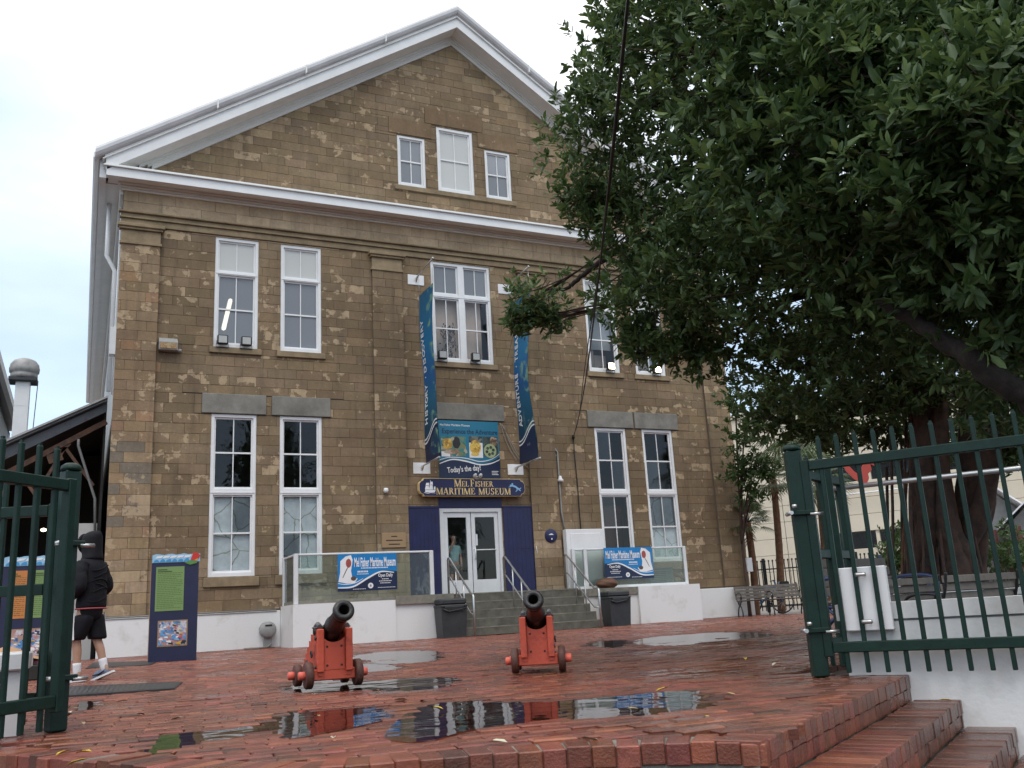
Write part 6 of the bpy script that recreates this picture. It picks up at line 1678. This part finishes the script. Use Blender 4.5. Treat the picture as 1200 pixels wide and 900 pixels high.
# white roofed cottages
def cottage(px, D, w, label, rz, dpt=5.0):
    q = at_d(px, 690, D); t = thing('white_roofed_cottage', (q.x, q.y, 0), label, 'house', 'white roofed cottages beyond the fence', rz)
    m = MB(); m.box((-w/2, 0, 0), (w/2, dpt, 2.5)); m.build('house_wall', flat('paleplaster', (.30, .30, .29), .8), t, local=True)
    m = MB(); m.prism([(-w/2, 2.5), (w/2, 2.5), (0, 4.1)], .0, .12); m.build('gable', 'grey', t, local=True)
    for s in (-1, 1):
        m = MB(); m.prism([(s*-.02, 4.25), (s*(w/2+.35), 2.42), (s*(w/2+.35), 2.36), (s*-.02, 4.17)], -.9, dpt); m.build('roof_slope', flat('white_tin', (.78, .78, .80), .4), t, local=True)
    for x in (-w/2+.2, w/2-.2, 0.0):
        m = MB(); m.box((x-.13, -.85, 0), (x+.13, -.6, 2.4)); m.build('red_pillar', flat('darkredpaint', (.13, .03, .028), .6), t, local=True)
    m = MB(); m.box((-w/4-.4, -.012, .0), (-w/4+.4, -.002, 2.0)); m.build('door', flat('darkdoor', (.06, .03, .03)), t, local=True)
cottage(1172, 33, 3.4, 'white roofed cottage with red pillars right of the big trunk', rad(-46))
cottage(1262, 31, 3.4, 'white roofed cottage at the right edge of the photo', rad(-50))
cottage(1086, 50, 2.4, 'small cottage with red pillars seen left of the big trunk', rad(-48), 2.0)
# far gate bar with the red rooster
t = thing('barrier_pole', (0, -14, 1.5), 'long pale galvanized pole seen behind the bars of the right gate', 'pole')
a, b_ = at_d(975, 573, 8.6), at_d(1290, 538, 7.0)
m = MB(); m.tube([a, b_], .024, 8); m.build('pole', 'steel', t)
q = Vector((b_.x, b_.y, 0)); m = MB(); m.tube([(q.x, q.y, 0), (q.x, q.y, b_.z+.1)], .04, 8); m.build('upright', 'steel', t)
q = Vector((a.x, a.y, 0)); m = MB(); m.tube([(q.x+.05, q.y, 0), (q.x+.05, q.y, a.z)], .02, 8); m.build('upright', 'green', t)
t = thing('rooster_figure', tuple(at_d(1010, 575, 8.45)), 'flat red metal rooster standing on the pale pole behind the gate', 'rooster sign')
q = at_d(1010, 563, 8.45); s_ = .0058
pts = [(-24, 24), (-20, 27), (-14, 22), (-8, 14), (0, 10), (2, 20), (8, 32), (14, 36), (22, 33), (24, 26), (19, 29), (22, 21), (16, 24), (17, 15), (11, 10), (11, 2), (6, -6), (3, -10), (-1, -6), (-7, 0), (-12, 4), (-16, 10), (-21, 16)]
m = MB(); Mr = Matrix.Translation(q) @ Matrix.Rotation(rad(-46), 4, 'Z'); P = curve_pts(pts+[pts[0]], 3)[:-1]
m.prism([(p.x*s_, p.y*s_) for p in P], -.012, .012, M=Mr); m.build('silhouette', flat('roosterred', (.55, .07, .045), .5), t)
# bicycle by the palms
t = thing('bicycle', tuple(at_z(900, 714, 0)), 'blue bicycle parked by the iron fence between two palm trunks', 'bicycle')
q = at_d(899, 712, 29.0); q.z = 0; t.location = q; t.rotation_euler = (0, 0, rad(-30))
for x in (-.5, .5):
    k = 24; m = MB(); m.tube([(x+.33*math.cos(6.283*i/k), 0, .35+.33*math.sin(6.283*i/k)) for i in range(k+1)], .022, 6, cap=False); wh = m.build('wheel', 'black', t, local=True)
    m = MB()
    for i in range(10): a = 6.283*i/10; m.tube([(x, 0, .35), (x+.32*math.cos(a), 0, .35+.32*math.sin(a))], .004, 4)
    m.build('spokes', 'steel', wh, local=True)
m = MB()
for a, b_ in (((-.5, 0, .35), (-.15, 0, .35)), ((-.15, 0, .35), (-.25, 0, .85)), ((-.5, 0, .35), (-.24, 0, .8)), ((-.15, 0, .35), (.34, 0, .78)), ((-.23, 0, .78), (.36, 0, .80)), ((.34, 0, .72), (.5, 0, .35)), ((.36, 0, .80), (.32, 0, 1.0))): m.tube([a, b_], .03, 6)
m.build('frame', flat('bikeblue', (.05, .16, .32), .4), t, local=True)
m = MB(); m.box((-.38, -.07, .87), (-.12, .07, .92), ch=.02); m.build('saddle', 'black', t, local=True)
m = MB(); m.tube([(.24, -.28, 1.0), (.33, -.1, 1.03), (.33, .1, 1.03), (.24, .28, 1.0)], .016, 6); m.box((.45, -.16, .75), (.75, .16, .98), ch=.03); m.build('handlebar', 'black', t, local=True)
# small white utility cart behind the wall
t = thing('utility_cart', tuple(at_d(1098, 672, 20)), 'small white cart with dark grille parked beyond the wall near the trunk', 'cart')
q = at_d(1098, 690, 19.0); q.z = 0; t.location = q; t.rotation_euler = (0, 0, rad(-22))
m = MB(); m.box((-.5, -.1, .35), (.5, 1.4, .75), ch=.05); m.box((-.45, .1, .75), (.45, 1.3, .80), ch=.01); m.build('body', 'white', t, local=True)
m = MB(); m.box((-.34, -.115, .48), (.34, -.098, .66)); m.tube([(-.45, .12, .8), (-.45, .12, 1.25), (.45, .12, 1.25), (.45, .12, .8)], .02, 6); m.build('grille', 'black', t, local=True)
for x in (-.5, .5):
    for y in (.15, 1.1): m = MB(); m.lathe([(0, -.06), (.2, -.06), (.22, 0), (.2, .06), (0, .06)], 16, Matrix.Translation((x, y, .22)) @ Matrix.Rotation(rad(90), 4, 'Y')); m.build('wheel', 'black', t, local=True)
t = thing('white_pipe_post', (0, 0, 0), 'thin white pipe standing between the gate post and the blue bench', 'post')
q = at_z(974, 752, 0); t.location = q; m = MB(); m.tube([(0, 0, 0), (0, 0, .50)], .022, 8); m.lathe([(0, .03), (.03, .02), (.03, -.02), (0, -.02)], 10, Matrix.Translation((0, 0, .5))); m.build('pipe', 'whitewall', t, local=True)

# ================================================================== FOLIAGE
def leaf_shape(L_=1.0, W_=.34):
    """folded leaf: 6 verts, 4 quads/tris; along +x, width in y, z up"""
    v = np.array([(0, 0, 0), (.30, -W_/2, .06), (.72, -W_*.42, .03), (1, 0, -.10), (.72, W_*.42, .03), (.30, W_/2, .06), (.48, 0, -.02)])
    f = [(0, 1, 6), (1, 2, 6), (2, 3, 6), (3, 4, 6), (4, 5, 6), (5, 0, 6)]
    v[:, 0] *= L_; v[:, 1] *= L_; v[:, 2] *= L_
    return v, f
def leaves_mesh(name, pos, dirs, ups, size, m, shape=None):
    v, f = shape or leaf_shape()
    n = len(pos); k = len(v)
    X = dirs/np.linalg.norm(dirs, axis=1, keepdims=True)
    Y = np.cross(ups, X); Y /= np.linalg.norm(Y, axis=1, keepdims=True)+1e-9
    Z = np.cross(X, Y)
    V = pos[:, None, :]+size[:, None, None]*(v[None, :, 0:1]*X[:, None, :]+v[None, :, 1:2]*Y[:, None, :]+v[None, :, 2:3]*Z[:, None, :])
    F = (np.array(f)[None, :, :]+(np.arange(n)*k)[:, None, None]).reshape(-1, 3)
    me = bpy.data.meshes.new(name); me.vertices.add(n*k); me.vertices.foreach_set('co', V.reshape(-1).astype(np.float32))
    nf = len(F); me.loops.add(nf*3); me.loops.foreach_set('vertex_index', F.reshape(-1).astype(np.int32))
    me.polygons.add(nf); me.polygons.foreach_set('loop_start', (np.arange(nf)*3).astype(np.int32)); me.polygons.foreach_set('loop_total', np.full(nf, 3, np.int32))
    me.update(calc_edges=True); me.validate()
    me.materials.append(MT[m] if isinstance(m, str) else m)
    return me
def rosettes(c, r, n, squash=(1, 1, .8), per=8, ll=.12, droop=.0, out=.55, shell=.55):
    """twig tips in an uneven ellipsoid, each carrying a whorl of leaves"""
    c = np.array(c); sq = np.array(squash)
    u = NR.normal(size=(n, 3)); u /= np.linalg.norm(u, axis=1, keepdims=True)
    lump = 1+.22*np.sin(u[:, 0]*5.1+c[0])*np.sin(u[:, 1]*4.3+c[1])+.18*np.sin(u[:, 2]*6.7+c[2]*2)+.12*np.sin(9*u[:, 0]+7*u[:, 2])
    rr = (shell+(1-shell)*NR.random(n))**1.0
    rr = np.where(NR.random(n) < .72, rr, NR.random(n)**.6)
    tips = c+u*sq*(r*lump*rr)[:, None]
    cl = np.sin(4.3*tips[:, 0]+1.7*tips[:, 2])*np.sin(4.9*tips[:, 1]+1.1)*np.sin(4.6*tips[:, 2]+2.0*tips[:, 0])+.35*np.sin(9.1*tips[:, 0]+7.7*tips[:, 2]+3.3*tips[:, 1])
    kp = cl > -.30+.15*NR.random(n)
    tips, u = tips[kp], u[kp]; n = len(tips)
    ax = u*out+np.array((0, 0, .65-droop))+NR.normal(size=(n, 3))*.45
    ax /= np.linalg.norm(ax, axis=1, keepdims=True)
    P, D, U, S = [], [], [], []
    for k in range(per):
        a = 2.4*k+NR.random(n)*6.28
        e1 = np.cross(ax, np.array((.3, .2, .93))+NR.normal(size=(n, 3))*.1); e1 /= np.linalg.norm(e1, axis=1, keepdims=True)+1e-9
        e2 = np.cross(ax, e1)
        sp = .35+.75*(k/per)+NR.normal(size=n)*.12
        dv = e1*np.cos(a)[:, None]*sp[:, None]+e2*np.sin(a)[:, None]*sp[:, None]+ax*(1-.75*k/per)[..., None] if False else e1*(np.cos(a)*sp)[:, None]+e2*(np.sin(a)*sp)[:, None]+ax*(.95-.8*k/per)
        dv[:, 2] -= .12
        P.append(tips-ax*(.012*k)+NR.normal(size=(n, 3))*.01); D.append(dv); U.append(ax+NR.normal(size=(n, 3))*.25); S.append(ll*NR.uniform(.5, 1.35, n))
    return np.concatenate(P), np.concatenate(D), np.concatenate(U), np.concatenate(S)

# clumps of the great ficus: photo pixel, depth, radius in metres
CL = [(703, 185, 13, .95), (690, 235, 13, .55), (748, 120, 12.5, 1.1), (692, 108, 12.8, .36), (762, 30, 12, .9), (722, 12, 12.4, .36), (718, 60, 12.4, .32), (720, 255, 13, .62), (775, 245, 12.5, .95), (728, 325, 13, .55), (765, 345, 12.5, .85), (757, 398, 12.6, .50), (800, 395, 12.2, .55),
      (628, 350, 14, .55), (612, 372, 14.1, .32), (650, 372, 14, .34), (820, 60, 11, 1.35), (830, 305, 11.5, 1.05), (862, 395, 12, .72), (885, 250, 11, 1.25), (870, 130, 10.5, 1.0), (835, 215, 11.8, .55), (925, 60, 9.5, 1.1), (940, 180, 9.4, 1.2), (930, 320, 10.5, 1.15), (925, 425, 12.5, .85), (905, 475, 14, .6), (955, 490, 14, .55),
      (1005, 90, 8.6, 1.0), (1020, 250, 9.2, 1.2), (1010, 380, 11, 1.05), (990, 455, 13.2, .75), (1090, 175, 8.0, 1.0), (1075, 70, 8.6, .8), (1160, 110, 7.4, .75), (1150, 240, 8.2, 1.05), (1095, 310, 9.6, 1.1), (1180, 345, 9, .95), (1060, 445, 12.5, .7), (1190, 460, 11.5, .75), (1130, 480, 14.5, .7), (1215, 40, 7.6, .55), (1240, 200, 7.8, 1.1), (1290, 380, 9.5, 1.4),
      (860, -60, 11, 1.5), (1000, -80, 9.5, 1.5), (1130, -90, 9, 1.3), (1250, -30, 8.6, 1.1), (760, -70, 12, .9), (1330, 120, 9, 1.5),
      (1010, 200, 14.5, 2.0), (1110, 80, 15, 2.0), (900, 300, 15.5, 1.5), (1020, 380, 16, 1.3), (1170, 300, 14, 2.0), (1280, 250, 14, 2.3), (1150, 430, 15.5, 1.1), (1260, 440, 14.5, 1.4), (1040, 500, 13.6, .5), (990, 512, 14.4, .4), (1100, 515, 14.8, .45), (1172, 515, 13.2, .5), (945, 508, 14.6, .35), (1210, 520, 12.5, .5)]
tree = thing('ficus_tree', (1.6, -13.6, 0), 'huge dark ficus tree overhanging the right side with a rooted trunk behind the gate', 'tree')
TB = at_d(1112, 690, 13); TB.z = 0
fork = at_d(1092, 470, 13.0); fork2 = at_d(1150, 440, 12.6)
m = MB()
def limb(pts, r0, r1, n=10, name='limb', k=8, wob=.06, par=None):
    c = curve_pts([tuple(p) for p in pts], k); q = len(c)
    c = [p+Vector((R.gauss(0, wob*.3), R.gauss(0, wob*.3), R.gauss(0, wob*.2))) if 0 < i < q-1 else p for i, p in enumerate(c)]
    rs = [(r0+(r1-r0)*(i/(q-1))**.8)*R.uniform(.97, 1.03) for i in range(q)]
    mb = MB(); mb.tube(c, rs, n); return mb.build(name, 'darkbark', par or tree)
def trunk_strands():
    mb = MB()
    for k in range(30):
        a = 6.283*k/30*2; rb = R.uniform(.22, .62); rt = R.uniform(.06, .28)
        tw = R.uniform(-.5, .9); st = -1 if math.cos(a) < .1 else 1; top = fork if st < 0 else fork2
        P = [TB+Vector((rb*1.25*math.cos(a), rb*.9*math.sin(a), -.05)), TB+Vector((rb*.8*math.cos(a+tw*.4), rb*.7*math.sin(a+tw*.4), .8)), TB.lerp(top, .55)+Vector((st*.11+.75*rt*math.cos(a+tw*.8), .75*rt*math.sin(a+tw*.8), 0)), top+Vector((rt*.8*math.cos(a+tw), rt*.8*math.sin(a+tw), .2))]
        c = curve_pts([tuple(p) for p in P], 7); q = len(c)
        w_ = R.choice([.05, .07, .09, .12, .15]); mb.tube(c, [w_*(1.15-.3*i/q)*R.uniform(.85, 1.2) for i in range(q)], 8)
    return mb.build('trunk', 'bark', tree)
trk = trunk_strands()
for k in range(40):          # hanging aerial roots
    a = R.uniform(0, 6.283); rr = R.uniform(.3, 1.1); z1 = R.uniform(1.8, 3.4)
    p = TB+Vector((rr*math.cos(a), rr*.8*math.sin(a), 0)); m = MB()
    tp = TB+Vector((rr*.55*math.cos(a+.3), rr*.5*math.sin(a+.3), z1))
    m.tube(curve_pts([tuple(p), tuple(p.lerp(tp, .4)+Vector((R.gauss(0, .05), R.gauss(0, .05), 0))), tuple(tp)], 6), R.uniform(.012, .03), 5); m.build('aerial_root', 'rustbark' if k % 3 == 0 else 'bark', tree)
hub1 = at_d(1010, 330, 11.5); hub2 = at_d(1100, 300, 10.5); hub3 = at_d(880, 170, 11.5); hub4 = at_d(1180, 120, 9.5)
limb([fork, at_d(1055, 400, 12.3), hub1, at_d(930, 240, 11.4), hub3], .26, .10, name='limb')
limb([fork2, at_d(1300, 520, 10.2), at_d(1215, 475, 8.9), at_d(1150, 428, 8.7), at_d(1090, 388, 8.9), at_d(1030, 350, 9.2)], .19, .06, name='limb')
limb([fork2, at_d(1175, 360, 11.2), at_d(1190, 230, 10), hub4, at_d(1140, -20, 9.6)], .22, .07)
limb([fork, at_d(1010, 480, 13.4), at_d(955, 498, 14), at_d(895, 488, 14.6), at_d(862, 480, 15)], .12, .03)
limb([hub3, at_d(850, 152, 11.6), at_d(800, 195, 12.2), at_d(768, 208, 12.5)], .085, .03)
limb([hub3, at_d(835, 128, 11.6), at_d(780, 122, 12.2), at_d(745, 118, 12.5)], .07, .025)
limb([hub1, at_d(860, 290, 12), at_d(760, 275, 12.8), at_d(690, 318, 13.5), at_d(662, 338, 13.8), at_d(630, 338, 14)], .09, .014, name='limb')
limb([hub1, at_d(1085, 180, 10.5), at_d(1095, 60, 10), at_d(1090, -40, 10)], .14, .06)
for (px, py, D, r) in CL:
    q = at_d(px, py, D)
    if D > 15.4 or r < .5 and D > 13.9: src = hub1
    else: src = min((hub1, hub2, hub3, hub4, fork), key=lambda h: (h-q).length)
    if (src-q).length < .4: continue
    mid = src.lerp(q, .55)+Vector((R.gauss(0, .15), R.gauss(0, .15), .12))
    limb([src, mid, q], .050 if r > .6 else .022, .012, 6, 'branch', 5, .05)
    mb = MB()
    for k in range(int(5+6*r)):
        u = Vector((R.gauss(0, 1), R.gauss(0, 1), R.gauss(.2, .8))).normalized()*r*R.uniform(.6, .95)
        mb.tube(curve_pts([tuple(mid.lerp(q, R.uniform(.5, 1))), tuple(q+u*.5+Vector((0, 0, -.05))), tuple(q+u)], 4), [.012-.0009*i for i in range(9)], 4)
    mb.build('twigs', 'bark', tree, kind='stuff')
PP, DD, UU, SS = [], [], [], []
for (px, py, D, r) in CL:
    q = at_d(px, py, D)
    ll = .15 if D < 10 else .115
    n = int((450 if D < 10 else 450)*r*r*(1.5 if py > 370 and D > 10.5 else 1)*(1.0 if D < 14.3 else .5))+22
    P_, D_, U_, S_ = rosettes(q, r, n, per=8, ll=ll)
    PP.append(P_); DD.append(D_); UU.append(U_); SS.append(S_)
PP, DD, UU, SS = map(np.concatenate, (PP, DD, UU, SS))
rel = PP-CAM; w = rel @ _f; sx_ = 600+FPX*(rel @ _r2)/w; sy_ = 450-FPX*(rel @ _u2)/w
# gaps through which the sky shows
gap = np.zeros(len(PP), bool)
rank = np.where((sx_ > 0) & (sx_ < 1200) & (sy_ > 0) & (sy_ < 900), SS/w, 0)
order = np.argsort(-rank); nearest = order[:300]; rest_ = order[300:]
young = NR.random(len(rest_)) < .035
crown = link('crown', leaves_mesh('crown', PP[rest_][~young], DD[rest_][~young], UU[rest_][~young], SS[rest_][~young], 'leaf'), tree); crown['kind'] = 'stuff'
cr2 = link('young_leaves', leaves_mesh('young_leaves', PP[rest_][young], DD[rest_][young], UU[rest_][young], SS[rest_][young], 'leaf_light'), tree); cr2['kind'] = 'stuff'
tree_o = origin(tree)
for o in (crown, cr2): o.location = -tree_o
lm = leaves_mesh('leaf', np.zeros((1, 3)), np.array([(1., 0, 0)]), np.array([(0, 0, 1.)]), np.ones(1), 'leaf')
lm2 = leaves_mesh('leaf', np.zeros((1, 3)), np.array([(1., 0, 0)]), np.array([(0, 0, 1.)]), np.ones(1), 'leaf_light')
for i in nearest:
    X = Vector(DD[i]).normalized(); Y = Vector(UU[i]).cross(X).normalized(); Z = X.cross(Y)
    rot = Matrix(((X.x, Y.x, Z.x), (X.y, Y.y, Z.y), (X.z, Y.z, Z.z))).to_euler()
    link('leaf', lm2 if R.random() < .05 else lm, tree, Vector(PP[i])-tree_o, rot, (SS[i],)*3)

def small_tree(base, h, clumps, label, name='young_tree', m='leaf_light', tr=.06, bark='bark', ll=.16):
    t = thing(name, base, label, 'tree'); b0 = Vector(base)
    mb = MB(); mb.tube(curve_pts([tuple(b0), tuple(b0+Vector((.05, .05, h*.5))), tuple(b0+Vector((0, 0, h)))], 6), [tr*(1-.03*i) for i in range(13)], 8); mb.build('trunk', bark, t)
    A = [rosettes(c, r, int(140*r*r)+30, per=7, ll=ll, shell=.4) for c, r in clumps]
    P_, D_, U_, S_ = (np.concatenate([a[i] for a in A]) for i in range(4))
    o = link('crown', leaves_mesh('crown', P_, D_, U_, S_, m), t); o.location = -origin(t); o['kind'] = 'stuff'
    for c, r in clumps:
        mb = MB(); mb.tube(curve_pts([tuple(b0+Vector((0, 0, h*.8))), tuple((Vector(c)+b0+Vector((0, 0, h)))/2), tuple(c)], 5), [.04-.002*i for i in range(11)], 5); mb.build('branch', bark, t)
flat('x', (0, 0, 0))
MT['bush'] = leaf_mat('bush_leaf', (.035, .07, .018), (.08, .14, .04))
bt = at_d(878, 712, 27.5); bt.z = 0
small_tree(tuple(bt), 2.7, [(at_d(872, 510, 27.5), .75), (at_d(868, 555, 27.5), .7), (at_d(884, 548, 27.6), .8), (at_d(862, 470, 27.6), .6), (at_d(880, 580, 27.4), .55), (at_d(893, 555, 27.6), .5)], 'light green leafy tree rising at the right corner of the museum', m='bush')
for px, D, zc, r, lab in ((1075, 24, 1.6, .9, 'light green bush behind the gate bars left of the big trunk'), (1190, 26, 1.5, 1.0, 'green bush in front of the cottage at the right edge'), (1052, 33, 1.7, .6, 'dark green shrub in front of the cream building')):
    q = at_d(px, 690, D); small_tree((q.x, q.y, 0), zc*.7, [((q.x, q.y, zc), r), ((q.x+.5, q.y, zc*.75), r*.7), ((q.x-.5, q.y+.2, zc*.8), r*.65)], lab, 'garden_bush', 'bush')
q = at_d(1330, 640, 45)
for i, (px, D, zc, r, lab) in enumerate(((1120, 62, 4.5, 4.0, 'far dark green tree behind the cottages'), (1235, 58, 5.0, 4.5, 'far green tree beyond the right edge of the photo'))):
    q = at_d(px, 690, D); small_tree((q.x, q.y, 0), zc*.7, [((q.x, q.y, zc), r*.7), ((q.x+2, q.y, zc*.8), r*.6), ((q.x-2.2, q.y+.2, zc*.85), r*.6)], lab, 'far_tree', 'leaf', .25, ll=.6)

def palm(px, D, ytop, label, nf=22, fl=1.1, lean=0.0, tr=.11, bark='rustbark', skirt=True):
    b0 = at_d(px, 700, D); b0.z = 0; tp = at_d(px+lean, ytop, D)
    t = thing('palm_tree', b0, label, 'palm', 'slender palms in front of the cream building')
    mb = MB(); c = curve_pts([tuple(b0), tuple(b0.lerp(tp, .5)+Vector((.06, 0, 0))), tuple(tp)], 9); mb.tube(c, [tr*(1.15-.3*i/len(c))*(1+.05*(i % 2)) for i in range(len(c))], 10); mb.build('trunk', bark, t)
    if skirt:
        mb = MB()
        for k in range(40):
            a = R.uniform(0, 6.28); p = tp+Vector((0, 0, -R.uniform(0, .55))); q = p+Vector((math.cos(a)*.22, math.sin(a)*.22, -R.uniform(.1, .35))); mb.tube([p, q], [.02, .004], 4)
        mb.build('dead_frond_skirt', bark, t, kind='stuff')
    for k in range(nf):
        a = 2.4*k; el = rad(R.uniform(-35, 75)); d0 = Vector((math.cos(a)*math.cos(el), math.sin(a)*math.cos(el), math.sin(el)))
        L1 = fl*R.uniform(.4, .6); stem = tp+d0*L1+Vector((0, 0, -.05))
        mb = MB(); mb.tube([tp, tp.lerp(stem, .6)+Vector((0, 0, .03)), stem], [.014, .011, .008], 4)
        side = d0.cross(Vector((0, 0, 1))).normalized(); upv = side.cross(d0)
        for j in range(17):                                # fan of narrow blades
            b_ = rad(-95+190*j/16); v = d0*math.cos(b_)+side*math.sin(b_); ln = fl*.55*(.75+.25*math.cos(b_))
            tip = stem+v*ln+Vector((0, 0, -.22*ln)); mid = stem+v*ln*.55+Vector((0, 0, .02)); n_ = v.cross(upv).normalized()*.022*fl
            mb.add([stem, mid+n_, tip, mid-n_], [(0, 1, 2, 3)])
        mb.build('frond', 'palm', t)
palm(914, 29.5, 560, 'slender palm with bare reddish trunk left of the green gate post', fl=1.15, lean=-8)
palm(884, 28.6, 612, 'short palm under the leafy tree at the museum corner', fl=.95, lean=-8)
palm(947, 27.0, 505, 'tall dark palm just behind the right gate post', fl=1.5, lean=-14, bark='bark', skirt=False)
palm(968, 30.5, 560, 'palm seen between the two green gate posts', fl=1.5, lean=-10)
# ---- fallen leaves on the wet bricks
lf = MB(); v_, f_ = leaf_shape(1, .42)
lmesh = {}
for nme, col in (('yellow', (.60, .42, .03)), ('tan', (.42, .30, .14)), ('brown', (.12, .06, .03)), ('pale', (.52, .50, .36))):
    mm = flat('fallen_'+nme, col, .5); lmesh[nme] = leaves_mesh('fallen_leaf', np.zeros((1, 3)), np.array([(1., 0, 0)]), np.array([(0, 0, 1.)]), np.ones(1), mm)
spots = [(84, 879, 'yellow', 'yellow leaf just right of the left gate post foot'), (104, 889, 'yellow', 'largest yellow leaf near the lower left kerb'), (88, 883, 'yellow', 'small yellow leaf beside a bigger one at lower left'), (150, 821, 'pale', 'pale leaf on bricks below the long drain cover'), (160, 836, 'tan', 'tan leaf on bricks in the left foreground'), (83, 835, 'pale', 'pale leaf by the left post'), (97, 846, 'tan', 'tan leaf lying near the left post'), (215, 840, 'pale', 'pale leaf in the middle left paving'), (375, 839, 'tan', 'tan leaf in the puddle below the left cannon'), (440, 808, 'brown', 'brown leaf behind the puddle centre'), (548, 808, 'yellow', 'yellow leaf in front of the right cannon'), (478, 820, 'tan', 'tan leaf left of the big puddle'), (499, 821, 'brown', 'dark leaf at the tip of the big puddle'), (520, 831, 'yellow', 'yellow leaf floating in the big puddle left part'), (595, 870, 'pale', 'pale leaf near the front edge'), (678, 864, 'pale', 'pale leaf behind the front brick edge'), (735, 830, 'tan', 'tan leaf in the right part of the big puddle'), (768, 810, 'yellow', 'yellow brown leaf at the right tip of the puddle'), (790, 802, 'brown', 'brown leaf right of the puddle'), (873, 771, 'yellow', 'yellow leaf on the dark bricks left of the gate'), (905, 780, 'pale', 'pale leaf pair left of the gate post'), (917, 783, 'pale', 'second pale leaf left of the gate post'), (888, 794, 'tan', 'tan leaf on bricks below the gate post'), (878, 793, 'yellow', 'small yellow leaf on bricks left of post'), (825, 838, 'yellow', 'yellow leaf behind the right brick edge'), (832, 815, 'brown', 'brown leaf right of the puddle end'), (630, 762, 'tan', 'tan leaf between the steps and cannons'), (285, 790, 'tan', 'tan leaf by the left cannon'), (270, 840, 'brown', 'brown leaf in the left paving'), (205, 885, 'tan', 'tan leaf near the curved edge'), (390, 865, 'pale', 'pale leaf in the front paving'), (718, 777, 'brown', 'brown leaf right of the right cannon'), (850, 812, 'tan', 'tan leaf near the top step'), (1100, 820, 'yellow', 'yellow leaf on the second brick step')]
for px, py, c, lab in spots:
    z = .009 if px != 1100 else -.148
    q = at_z(px, py, z); t = link('fallen_leaf', lmesh[c], None, q, (R.gauss(0, .15), R.gauss(0, .15)-.1, R.uniform(0, 6.28)), (R.uniform(.07, .10),)*3)
    tag(t, lab+' lying on wet bricks' if len(lab.split()) < 9 else lab, 'leaf', 'fallen leaves on the wet bricks')

# ---- trees across the street, mirrored in the window panes
for px_, (x, y, zc, r, lab) in enumerate(((-2.5, -46, 6.5, 4.0, 'broad tree across the street mirrored in the left window panes'), (9.5, -50, 7.5, 4.4, 'tall tree across the street mirrored in the right window panes'))):
    small_tree((x, y, -.82), zc*.7, [((x, y, zc), r*.8), ((x+2.4, y, zc*.8), r*.6), ((x-2.6, y+.3, zc*.85), r*.6), ((x, y, zc+2.5), r*.5)], lab, 'street_tree', 'leaf', .25, ll=.55)
